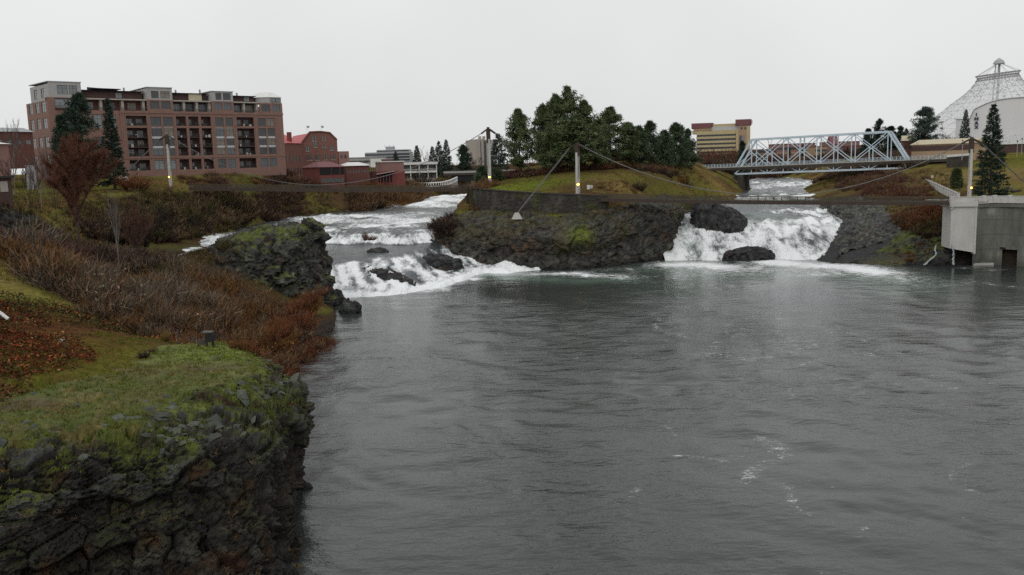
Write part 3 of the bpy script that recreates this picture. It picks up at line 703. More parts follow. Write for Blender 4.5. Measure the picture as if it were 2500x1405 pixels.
# knob of rock between the stream and the pool
def radial(cx, cy, prof, rad, n=24, rot=0.0, topshift=(0, 0)):
    """prof: list of (r_factor, z); rad(theta)->radius"""
    out = []
    for k in range(n):
        t = 2 * math.pi * k / n; r = rad(t); row = []
        for rf, z in prof:
            zz = z(t) if callable(z) else z
            row.append((cx + topshift[0] * (1 - rf) + math.cos(t) * r * rf, cy + topshift[1] * (1 - rf) + math.sin(t) * r * rf, zz))
        out.append(row)
    return out
def rad4(e, n, w, s):
    def f(t):
        c, q = math.cos(t), math.sin(t); a = (e if c > 0 else w); b = (n if q > 0 else s)
        return 1 / math.sqrt((c / a) ** 2 + (q / b) ** 2)
    return f
knob = thing('rock_outcrop', 'grey lichened rock knob with moss, between the side stream and the white rapids', 'rock', (0, 0, 0))
rock_mesh('rock_face', radial(-48.5, 192, [(0.02, 18.0), (.38, lambda t: 18.0 + .7 * math.cos(t)), (.74, lambda t: 17.3 + 1.0 * math.cos(t) - 1.2 * max(0, -math.sin(t))), (.92, lambda t: 12.8 + 1.6 * math.cos(t)), (.98, lambda t: 7), (1.03, lambda t: 2), (1.1, -2)], lambda t: rad4(8.0, 9, 20, 15)(t) * (1 + .10 * math.sin(3 * t + 1) + .07 * math.sin(5 * t)), 26, topshift=(-1.0, 1)),
          230, 90, 1.7, .5, 230, .95, closed=True, parent=knob, grad=lambda V, c, nz, a1, a2, idx, f1, f2: mixc(c * np.array((1.4, 1.38, 1.22)), MOSS * .9, sstep(.45, .75, nz) * sstep(.44, .58, a1) * sstep(13, 16, V[:, 2] + 3 * (a2 - .5)) * .85), lich=1.3, bigs=4.2, smalls=.9, warm=.2)
isl_st = [
    [(-31, 268, 6), (-31, 267, 8), (-29, 266, 9.5), (-27, 267, 10.5), (-23, 271, 12.5), (-18, 278, 14), (-12, 290, 15)],
    [(-28, 254, 4), (-28, 255, 7), (-26.5, 257, 8), (-24.5, 259, 9), (-20, 265, 12), (-15, 274, 14.4), (-9, 285, 15)],
    [(-18, 254, -2), (-17.5, 255, .5), (-17, 257, 5), (-15.5, 259.5, 9.5), (-12, 265, 13.4), (-7, 273, 14.7), (-4, 284, 14.9)],
    [(-7, 251, -2), (-7, 252, 0), (-6.5, 255, 5), (-6, 256, 10), (-4.5, 261, 13.4), (1, 269, 14.7), (4, 280, 14.9)],
    [(5, 247, -2), (5.5, 248, 0), (5.5, 251, 4.6), (5.5, 250.5, 9.6), (7, 256, 12.8), (10, 265, 14.4), (12, 276, 14.7)],
    [(18, 244.5, -2), (18, 245.5, 0), (18, 248.5, 3.8), (17.5, 246, 8.0), (19, 252, 11.3), (21, 260, 14), (22, 270, 14.7)],
    [(28, 250, -2), (28, 251, 0), (28, 253.5, 5), (27.5, 252, 9), (29, 257, 12.5), (30, 261.5, 15), (30, 268, 15.3)],
    [(37, 256, -2), (37, 257, 0), (37.5, 259, 6), (38, 260, 11), (38.5, 262, 15.5), (38, 266, 17.2), (38, 275, 18)],
    [(46, 263, -2), (46, 264, 0), (47, 266, 6), (47.5, 267, 11), (48, 268.5, 15.2), (47, 272, 16.8), (46, 280, 18)],
    [(51, 272, -2), (51, 273, 1), (52, 274, 6), (52.5, 275, 11), (52.3, 276, 15), (50.5, 278, 16.4), (48, 286, 17.5)],
    [(56, 288, 2), (56, 288, 9), (56.2, 288.5, 11), (56, 289, 13), (55.2, 290, 15), (53, 292, 16.8), (50, 298, 18)],
    [(62, 306, 6), (62, 306, 10), (61.6, 306, 11.5), (61, 307, 12.7), (60, 308, 14.6), (57, 309, 16.8), (52, 313, 20)]]
icl = thing('rock_cliff', 'dark rock cliff with brown and green patches under the island retaining wall', 'cliff', (0, 0, 0))
def isl_grad(V, c, nz, a1, a2, idx, f1, f2):
    t = sstep(3.2, 4.0, idx + 1.0 * (a1 - .5) + .8 * (a2 - .5)) * sstep(.25, .6, nz); g = mixc(np.repeat(MOSS[None] * .85, len(V), 0), BROWN * 1.2, sstep(.5, .66, a2)); g = mixc(g, GRASS * .9, sstep(.5, .64, a1) * .8); c = mixc(c, g, t * .95)
    t = sstep(1.9, 3.2, idx) * sstep(.46, .62, a1); c = mixc(c, np.array((.055, .050, .026)), t * .6)
    c = c * np.array((1.28, 1.22, 1.08))
    k = np.exp(-((V[:, 0] - 20) / 3.5) ** 2 - ((V[:, 2] - 9.5) / 2.2) ** 2); c = mixc(c, MOSS * 1.2, np.clip(k * 1.3, 0, 1) * sstep(.3, .5, a2))
    k = np.exp(-((V[:, 0] - 3) / 5) ** 2 - ((V[:, 2] - 7) / 2.6) ** 2); c = mixc(c, BROWN * 1.5, np.clip(k, 0, 1) * sstep(.4, .6, a2))
    return c
rock_mesh('rock_face', isl_st, 330, 110, 1.1, .4, 260, 1.0, parent=icl, bigs=3.6, smalls=1.1, lich=.25, warm=.3, grad=isl_grad)
ROCKS['island'] = ROCKS['rock_face']
def boulder(name, label, cx, cy, prof, rad, seed, nu=110, nv=40, big=.7, small=.3, green=0, rot=0.0, tilt=0.0, **k):
    st = radial(0, 0, prof, rad, 18); ca, sa = math.cos(rot), math.sin(rot)
    st = [[(cx + x * ca - y * sa, cy + x * sa + y * ca, z + tilt * x) for x, y, z in row] for row in st]
    o = rock_mesh(name, st, nu, nv, big, small, seed, green, closed=True, **k); tag(o, label, 'rock'); return o
boulder('boulder', 'big dark boulder standing in the middle of the right waterfall', 66, 278.5,
        [(.02, 15.6), (.5, lambda t: 15.4 - 1.6 * math.cos(t)), (.85, lambda t: 13.2 - 1.6 * math.cos(t)), (1, 10), (.97, 6.5), (.8, 3.5), (.7, 1)], rad4(9.2, 6, 7.6, 5.5), 290, lich=.05, bigs=3, warm=.15)
boulder('boulder', 'tall black rock stump under the footbridge rising from the waterfall boulder', 61.5, 283,
        [(.02, 17.0), (.6, 16.8), (.95, 15.6), (1.1, 12), (1.15, 6)], rad4(3.6, 3, 3.2, 3), 291, lich=.05, bigs=2, warm=.1)
boulder('boulder', 'low flat dark rock washed by foam at the foot of the right waterfall', 70.5, 259.5,
        [(.02, 3.5), (.5, 3.2), (.85, 2.1), (1.0, .6), (1.1, -1.5)], rad4(8, 6, 8, 4.5), 292, lich=.1, bigs=2.4, wet=(-3, -2))
boulder('boulder', 'flat dark rock slab between the left cascade and the island', -21.5, 241,
        [(.02, 5.6), (.5, 5.4), (.85, 4.4), (1.0, 1.8), (1.1, -1.5)], rad4(6.5, 7, 8, 6), 293, lich=.15, bigs=2.4)
boulder('boulder', 'small black rock at the right end of the flat cascade slab', -15.4, 241,
        [(.02, 4.4), (.5, 4.2), (.85, 3.2), (1.0, 1.0), (1.1, -1.0)], rad4(2.4, 2.5, 2.2, 2.5), 294, nu=60, nv=24, lich=0, bigs=1.6)
boulder('boulder', 'long low wet rock ledge breaking the middle of the left cascade', -32.5, 220,
        [(.02, 4.6), (.5, 4.4), (.85, 3.6), (1.0, 2.0), (1.1, -2.5)], rad4(12, 4.5, 11, 5.5), 295, rot=-.62, tilt=-.17, lich=.1, bigs=2.4, wet=(-3, -2))
boulder('boulder', 'small flat rock with a red bush in the calm water above the left cascade', -36.5, 238.5,
        [(.02, 8.3), (.6, 8.1), (1.0, 7.6), (1.1, 6.6)], rad4(3.4, 1.8, 2.6, 1.8), 296, nu=60, nv=20, lich=.1, bigs=1.2, big=.3, small=.2)
boulder('boulder', 'pair of wet black stones in the water beside the near cliff', *az(742, 1192, 0.0)[:2], [(.02, .55), (.6, .45), (1.0, .1), (1.1, -.6)], rad4(.8, .5, .9, .5), 297, nu=36, nv=12, big=.15, small=.1, bigs=.6)
boulder('boulder', 'pointed grey stone at the water edge below the red bush', -34.3, 183, [(.02, 2.4), (.6, 2.1), (1.0, .6), (1.1, -.8)], rad4(2.6, 2.2, 2, 2.5), 298, nu=50, nv=16, lich=.4, bigs=1.2)
for k, (x, y, r, h, lb) in enumerate([(-34.6, 152, 1.3, 1.2, 'rounded black stone in the shallows under the red shore bush'), (-35.5, 135, 1.6, 1.0, 'broad low stone at the water edge among red stems'), (-39.8, 197, 2.2, 3.0, 'dark jutting stone at the foot of the rock knob beside the foam')]):
    boulder('boulder', lb, x, y, [(.02, h), (.6, h * .85), (1.0, h * .2), (1.1, -.8)], rad4(r, r * .7, r, r * .8), 310 + k, nu=44, nv=14, big=.3, small=.15, bigs=.9)
ledge = radial(-103, 176, [(.02, 25.2), (.5, lambda t: 24.6 - 1.6 * math.cos(t)), (.85, lambda t: 22.8 - 2.2 * math.cos(t)), (1.0, 19), (1.1, 16)], rad4(13, 5, 12, 4), 18)
o = rock_mesh('rock_ledge', ledge, 100, 30, .7, .35, 320, .5, closed=True, lich=.8, bigs=1.8); tag(o, 'slanting ledge of broken grey rock on the left hillside', 'rock')
# wet flat rock shelf on the right bank
shelf = [
    [(87, 243, -2), (90.5, 244, .2), (93, 247, 2.2), (98, 250, 3.4), (104, 252, 4.2), (112, 254, 5.4)],
    [(91, 254, -1), (93.5, 254, 2.4), (96, 256, 4.2), (101, 258, 5.2), (107, 259, 6.2), (116, 261, 7.6)],
    [(96, 266, 1), (98.5, 266, 5.0), (101, 267, 6.8), (104.5, 268, 7.8), (110, 268, 8.7), (118, 270, 10)],
    [(103, 279, 5), (105.5, 279, 9.2), (107.5, 280, 10.4), (110, 281, 10.8), (114, 281, 11.4), (121, 283, 12.4)],
    [(105.5, 293, 8), (107.5, 293, 12.0), (109, 294, 12.8), (111.5, 295, 13.0), (116, 296, 13.4), (124, 298, 14.4)],
    [(107.5, 310, 9.5), (109.5, 310, 13.0), (111, 310, 13.6), (113, 311, 14.0), (118.5, 312, 14.6), (127, 314, 15.8)]]
o = rock_mesh('rock_shelf', shelf, 150, 90, .9, .4, 330, .12, grad=lambda V, c, nz, a1, a2, idx, f1, f2: mixc(c * 1.35, np.array((.125, .125, .12)), sstep(.1, .4, f2) * .6), lich=.7, bigs=2.6, smalls=.9, warm=.25, wet=(-3, 1.5)); tag(o, 'broad sloping shelf of wet grey rock beside the right waterfall', 'rock')  # paler shelf colour stands in for the sheen of wet rock
shelf2 = [
    [(88, 243, -2), (94, 242, .3), (100, 244, 2.2), (106, 249, 4.2), (114, 257, 7.0)],
    [(98, 237, -2), (104, 237.5, .3), (109, 240, 2.8), (114, 246, 5.6), (121, 254, 8.5)],
    [(106, 232.5, -2), (111, 233, .3), (114, 235, 2.8), (118, 238, 5.5), (122, 242, 7.5)],
    [(114, 231, -2), (117.5, 232, .5), (119, 234, 3.5), (121, 236, 6.5), (124, 240, 9.5)]]
o = rock_mesh('rock_shelf', shelf2, 90, 50, .6, .3, 340, .9, lich=.35, bigs=2.0, smalls=.7, warm=.35); tag(o, 'mossy rock with trickling water at the foot of the concrete pier', 'rock')

_pv = []; _pf = []; _n = 0
for V, F in TERR:
    _pv += V.tolist(); _pf += (F + _n).tolist(); _n += len(V)
BVH = BVHTree.FromPolygons(_pv, _pf)
del _pv, _pf
def gz(x, y, d=10.0):
    h = BVH.ray_cast(Vector((x, y, 120)), Vector((0, 0, -1)))
    return h[0].z if h[0] is not None else d
def gn(x, y):
    h = BVH.ray_cast(Vector((x, y, 120)), Vector((0, 0, -1)))
    return (h[0], h[1]) if h[0] is not None else (Vector((x, y, 0)), Vector((0, 0, 1)))

# ------------------------------------------------------------------ buildings
WR = random.Random(3)
def window(parent, x, z, w, h, y=0.0, nx=2, nz=2, glass='glass', fr=.12, reveal=.25, cache={}):
    """window in a wall whose outside is at local y (facing -y): frame with bars, pane behind"""
    if glass != 'glass_lt' and WR.random() < .5: glass = WR.choice(['glass_md', 'glass_md', 'glass_wm'])
    key = (round(w, 2), round(h, 2), nx, nz, glass, fr)
    if key not in cache:
        a = MB()
        a.box(0, w, -.06, .12, 0, fr); a.box(0, w, -.06, .12, h - fr, h); a.box(0, fr, -.06, .12, fr, h - fr); a.box(w - fr, w, -.06, .12, fr, h - fr)
        for k in range(1, nx): a.box(w * k / nx - fr * .4, w * k / nx + fr * .4, -.05, .1, fr, h - fr)
        if nz == 2: a.box(fr, w - fr, -.04, .09, h * .68, h * .68 + fr * .8)
        b = MB().box(fr * .5, w - fr * .5, .02, .06, fr * .5, h - fr * .5)
        cache[key] = (a.mesh('window', M['frame']), b.mesh('pane', M[glass]))
    f = link('window', cache[key][0], parent); f.location = (x, y, z)
    p = link('pane', cache[key][1], f)
    return f
def wall_holes(mb, x0, x1, z0, z1, holes, y0, y1):
    """wall slab with rectangular holes [(hx0,hx1,hz0,hz1)]"""
    xs = sorted({x0, x1, *[h[0] for h in holes], *[h[1] for h in holes]}); zs = sorted({z0, z1, *[h[2] for h in holes], *[h[3] for h in holes]})
    for a, b in zip(zs[:-1], zs[1:]):
        run = None
        for c, d in zip(xs[:-1], xs[1:]):
            cx, cz = (c + d) / 2, (a + b) / 2
            inside = any(h[0] < cx < h[1] and h[2] < cz < h[3] for h in holes)
            if inside:
                if run: mb.box(run[0], run[1], y0, y1, a, b); run = None
            else: run = (run[0], d) if run else (c, d)
        if run: mb.box(run[0], run[1], y0, y1, a, b)

M['leafgreen'] = mat('planter_green', (.05, .07, .03), .9, .4, 4)
def apartment():
    rz = math.atan2(.64018, .76822)
    O = (-130.970, 315.0, 30.0)
    t = thing('apartment_building', 'seven storey red brick apartment block with dark balconies and grey rooftop boxes', 'building', O, rz)
    DEP = 22.0
    towers = [(4.9, 13.9), (28.2, 36.5)]
    bal = [(-2.8, 4.2), (14.6, 18.2), (19.1, 22.8), (23.7, 27.4), (37.3, 44.1)]
    wins = [(5.6, 9.3), (9.9, 13.4), (29.0, 32.2), (32.9, 35.9), (45.8, 48.9), (49.5, 52.5)]
    Z0, Z1 = 0.6, 22.0
    rows_b = [(1.4, 4.9), (6.3, 9.2), (9.6, 12.6), (13.0, 16.1), (16.9, 20.2)]
    holes = []
    for a, b in bal: holes += [(a, b, 1.2, 4.9), (a, b, 6.2, 16.1), (a, b, 16.9, 20.3)]
    for a, b in wins:
        holes += [(a, b, 1.4, 4.7), (a, b, 6.3, 16.4 if a < 45 else 16.1), (a, b, 16.9, 20.0)]
    m = MB(); wall_holes(m, -4.6, 56.2, -2.0, Z1, holes, 0, .6)
    m.box(-4.6, 56.2, .61, .7, Z1 - .6, Z1)
    m.box(55.6, 56.2, .6, DEP, -2, Z1)                      # right end wall
    m.build('front_wall', M['brick'], t)
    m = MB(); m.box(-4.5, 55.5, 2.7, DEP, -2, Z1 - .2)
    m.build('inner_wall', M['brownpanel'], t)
    # string courses, piers proud of the wall
    m = MB()
    m.box(-4.6, 56.3, -.16, -.002, 5.35, 5.75); m.box(-4.6, 56.3, -.22, -.002, 21.2, 22.05)
    for a in (-3.7, 4.55, 14.2, 27.8, 36.9, 44.9, 53.2): m.box(a - .32, a + .32, -.14, -.003, 5.76, 21.19)
    m.build('cornice', M['brick'], t)
    # balconies: floors and railings per bay
    for a, b in bal:
        for k, (zf) in enumerate((6.2, 9.4, 12.8, 16.9, 1.2)):
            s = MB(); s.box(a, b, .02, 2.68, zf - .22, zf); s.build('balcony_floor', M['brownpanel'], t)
            r = MB(); r.box(a, b, .06, .1, zf + 1.0, zf + 1.08)
            n = int((b - a) / .22)
            for i in range(n + 1): x = a + .03 + (b - a - .06) * i / n; r.box(x - .015, x + .015, .06, .1, zf + .05, zf + 1.0)
            r.build('balcony_railing', M['rail'], t)
            for q in range(1 + int((b - a) / 3)):
                x = a + .4 + WR.random() * (b - a - 1.4); MB().box(x, x + .4 + .5 * WR.random(), .4, .9, zf, zf + .5 + .6 * WR.random()).build(WR.choice(['planter', 'balcony_chair']), M[WR.choice(['offwhite', 'leafgreen', 'wood', 'rail', 'leafgreen'])], t)
            w_ = min(2.4, (b - a) * .42)
            window(t, a + .35, zf + .3, w_, 2.2, 2.55, 2, 2, 'glass_lt' if (int(a * 3 + zf)) % 3 else 'glass', .1)
            if b - a > 5: window(t, b - 3.0, zf + .1, 2.3, 2.4, 2.55, 3, 1, 'glass', .1)
    # window stacks
    for a, b in wins:
        for z, h in ((1.4, 3.3), (6.4, 2.5), (9.75, 2.55), (13.1, 2.9), (16.95, 3.0)):
            window(t, a, z, b - a, h, .28, 2, 2, 'glass_lt' if z < 2 and a < 14 else 'glass', .13)
        for z in (8.95, 12.35): MB().box(a, b, .2, .4, z, z + .75).build('spandrel', M['spandrel'], t)
        if a < 45: MB().box(a, b, .2, .4, 16.05, 16.4).build('spandrel', M['spandrel'], t)
    # tower tops: brick storey then pale grey box
    for a, b, zt in ((4.9, 13.9, 30.2), (28.2, 36.5, 29.5)):
        mid = (a + b) / 2; m = MB()
        wins2 = [(a + .9, mid - .35, 22.8, 25.5), (mid + .35, b - .9, 22.8, 25.5)]
        wall_holes(m, a, b, 22.0, 26.0, wins2, -.1, .5); m.box(a, a + .4, .5, DEP, 22, 26); m.box(b - .4, b, .5, DEP, 22, 26)
        m.build('tower_wall', M['brick'], t)
        for q in wins2: window(t, q[0], q[2], q[1] - q[0], q[3] - q[2], .2, 2, 2, 'glass', .12)
        m = MB(); wins3 = [(a + 1.6, mid - .3, 26.5, 29.0), (mid + .3, b - .9, 26.5, 29.0)]
        wall_holes(m, a + .2, b, 26.0, zt, wins3, 0, .5); m.box(a + .2, a + .6, .5, DEP, 26, zt); m.box(b - .4, b, .5, DEP, 26, zt)
        m.box(a + .2, b, .5, DEP, zt - .3, zt - .01)
        m.build('penthouse_wall', M['grey_panel'], t)
        for q in wins3: window(t, q[0], q[2], q[1] - q[0], q[3] - q[2], .22, 2, 2, 'glass', .12)
        MB().box(a - .05, b + .25, -.25, DEP, zt, zt + .22).build('roof_edge', M['greyroof'], t)
    # set-back terraces between the towers
    for a, b, zt in ((-16.4, 4.9, 28.7), (14.0, 28.2, 28.6), (36.5, 46.8, 28.2)):
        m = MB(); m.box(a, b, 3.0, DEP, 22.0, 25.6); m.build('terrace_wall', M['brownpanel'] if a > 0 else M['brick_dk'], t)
        n = 3 if b - a > 12 else 2
        for k in range(n):
            x = a + (b - a) * (k + .15) / n
            window(t, x, 22.4, 3.0, 2.5, 2.85, 3, 2, 'glass_lt' if k == 0 else 'glass', .1)
        for k in range(n): MB().box(a + (b - a) * (k + .8) / n, a + (b - a) * (k + .8) / n + .8, .8, 3, 22, 25.6).build('terrace_pier', M['beige'], t)
        r = MB(); r.box(a + .1, b - .1, .35, .4, 22.9, 23.0)
        for i in range(int((b - a) / .25)): r.box(a + .1 + .25 * i, a + .13 + .25 * i, .35, .4, 22.0, 22.9)
        r.build('terrace_railing', M['rail'], t)
        MB().box(a, b, .2, 4.2, 25.6, 26.05).build('terrace_roof', M['beige'], t)
        m = MB(); m.box(a + .6, b - .6, 3.4, DEP, 26.06, zt); m.build('upper_wall', M['brownpanel'], t)
        window(t, a + (b - a) * .55, 26.4, 2.2, 1.9, 3.25, 2, 2, 'glass_lt', .1)
        MB().box(a + .2, b - .2, 2.2, DEP, zt, zt + .25).build('roof_edge', M['dk'], t)
    # yellow bit, chimneys
    MB().box(20.8, 25.6, 2.6, 3.3, 26.1, 28.9).build('stair_panel', M['cream'], t)
    for x, z in ((17.2, 28.8), (26.2, 29.2), (40.5, 28.4), (-1, 29.0)): MB().box(x, x + .5, 6, 6.5, z, z + 1.4).build('chimney', M['greyroof'], t)
    MB().prism([(-12.5, 1.2), (-3.2, 1.2), (-3.2, 8), (-12.5, 8)], 29.3, [29.6, 29.5, 29.9, 30.4]).build('canopy_roof', M['dk'], t)
    # right corner with faceted grey roof
    m = MB(); wall_holes(m, 46.9, 56.2, 22.0, 25.8, [(52.2, 55.2, 22.5, 25.2), (47.6, 51.2, 22.5, 25.2)], 0, .5); m.box(55.7, 56.2, .5, DEP, 22, 25.8); m.build('corner_wall', M['brick'], t)
    window(t, 52.2, 22.5, 3.0, 2.7, .2, 2, 2, 'glass', .12); window(t, 47.6, 22.5, 3.6, 2.7, .2, 2, 2, 'glass', .12)
    m = MB(); m.prism([(47.2, 4), (51, .3), (55.9, .1), (55.9, 10), (47.2, 10)], 25.8, 28.0); m.build('corner_penthouse', M['grey_panel'], t)
    window(t, 51.6, 26.2, 1.9, 1.5, -.02, 2, 1, 'glass_lt', .1); window(t, 53.7, 26.2, 1.9, 1.5, -.02, 2, 1, 'glass_lt', .1)
    m = MB(); b_ = [(46.9, 3.8), (50.9, 0), (56.2, -.2), (56.2, 10.2), (46.9, 10.2)]; tp = [(49.4, 4.6), (51.6, 2.6), (54.0, 2.6), (54.0, 8), (49.4, 8)]
    vs = [(x, y, 28.0) for x, y in b_] + [(x, y, 30.0) for x, y in tp]
    m.add(vs, [(k, (k + 1) % 5, 5 + (k + 1) % 5, 5 + k) for k in range(5)] + [(5, 6, 7, 8, 9), (4, 3, 2, 1, 0)]); m.build('corner_roof', M['offwhite'], t)
    # end-wall balconies on the right side
    for z in (2, 6, 10, 14, 18):
        window(t, 56.2, z, 2.2, 2.5, 1.2, 2, 2, 'glass_lt', .1).rotation_euler = (0, 0, math.pi / 2)
        MB().box(56.2, 57.2, 4, 8, z - .2, z).build('balcony_floor', M['rail'], t); MB().box(57.15, 57.2, 4, 8, z, z + 1).build('balcony_railing', M['rail'], t)
    # part behind the conifers
    m = MB(); wall_holes(m, -16.4, -4.6, -2, 22, [(-13.5, -10.5, 16, 20.6), (-9.0, -6.0, 16, 20.6), (-13.5, -10.5, 9, 13), (-9, -6, 9, 13)], .3, .9); m.box(-16.4, -4.6, 2.6, DEP, -2, 22); m.build('front_wall', M['brick'], t)
    for x in (-13.5, -9.0):
        window(t, x, 16, 3, 4.6, .6, 2, 2, 'glass_lt', .12); window(t, x, 9, 3, 4, .6, 2, 2, 'glass', .12)
    # left wing: front face, then its long side
    m = MB(); fr = [(-25.2, -18.6, 22.3, 25.7), (-25.0, -18.8, 16.6, 20.3), (-25, -18.8, 10.8, 14.4), (-25, -18.8, 5, 8.6)]
    wall_holes(m, -27.4, -16.4, -2, 26, fr, -.6, 0); m.box(-16.9, -16.4, 0, DEP, -2, 26); m.build('wing_wall', M['brick'], t)
    m = MB(); m.box(-27.2, -16.6, 2.0, 3.0, -2, 26); m.build('inner_wall', M['brownpanel'], t)
    for q in fr: window(t, q[0], q[2] + .2, q[1] - q[0], q[3] - q[2] - .3, -.2 if q[2] > 20 else .9, 4, 2, 'glass_lt' if q[2] > 20 else 'glass', .13)
    for z in (22.3, 16.6, 10.8, 5):
        r = MB(); r.box(-25.2, -18.6, -1.2, -1.15, z + .95, z + 1.02)
        for i in range(27): r.box(-25.2 + .25 * i, -25.17 + .25 * i, -1.2, -1.15, z, z + .95)
        r.build('balcony_railing', M['rail'], t); MB().box(-25.3, -18.5, -1.25, -.61, z - .25, z).build('balcony_floor', M['brownpanel'], t)
    m = MB(); gq = [(-24.0, -20.8, 27.0, 30.0), (-20.4, -17.9, 27.0, 30.0)]
    wall_holes(m, -26.6, -16.6, 26.0, 31.0, gq, -.4, .1); m.box(-17.0, -16.6, .1, DEP, 26, 30.6); m.box(-26.4, -16.8, .1, DEP, 30.4, 30.7); m.build('penthouse_wall', M['grey_panel'], t)
    for q in gq: window(t, q[0], q[2], q[1] - q[0], q[3] - q[2], -.2, 2, 2, 'glass_lt', .12)
    # side face from corner A to B (local frame)
    s = link('wing_side_wall', None, t) if False else None
    ang = math.radians(95.5)
    def side(x, y, L_, z0, z1, holes, mt, nm):
        m = MB(); wall_holes(m, 0, L_, z0, z1, holes, 0, .5)
        o = m.build(nm, mt, t); o.location = (x, y, 0); o.rotation_euler = (0, 0, ang + math.pi)
        for h in holes: window(o, h[0], h[2], h[1] - h[0], h[3] - h[2], .2, 2, 2, 'glass_lt', .14)
        return o
    # the side face runs from B (far left, back) to A (corner at -27.4,-0.6)
    LS = 21.0; bx, by = -27.4 + math.cos(ang) * LS, -.6 + math.sin(ang) * LS
    hs = []
    for z in (3.5, 9.6, 15.8, 21.2):
        hs += [(2.5, 6, z, z + 3.6), (9, 12.5, z, z + 3.6), (15, 19, z, z + 3.6)]
    side(bx, by, LS, -2, 25.0, hs, M['brick'], 'wing_side_wall')
    bx2, by2 = -26.6 + math.cos(ang) * LS * .86, -.4 + math.sin(ang) * LS * .86
    side(bx2, by2, LS * .86, 25.0, 30.4, [(3.5, 7, 26.0, 29.2), (10.5, 14, 26.0, 29.2)], M['grey_panel'], 'penthouse_side_wall')
    MB().prism([(-26.9, -.6), (-16.4, -.6), (-16.4, DEP), (bx2 - .3, by2)], 31.0, 31.25).build('roof_edge', M['greyroof'], t)
    MB().prism([(-27.3, -.3), (-16.5, -.3), (-16.5, DEP), (bx, by)], 24.6, 24.9).build('roof_deck', M['greyroof'], t)
    return t
apartment()

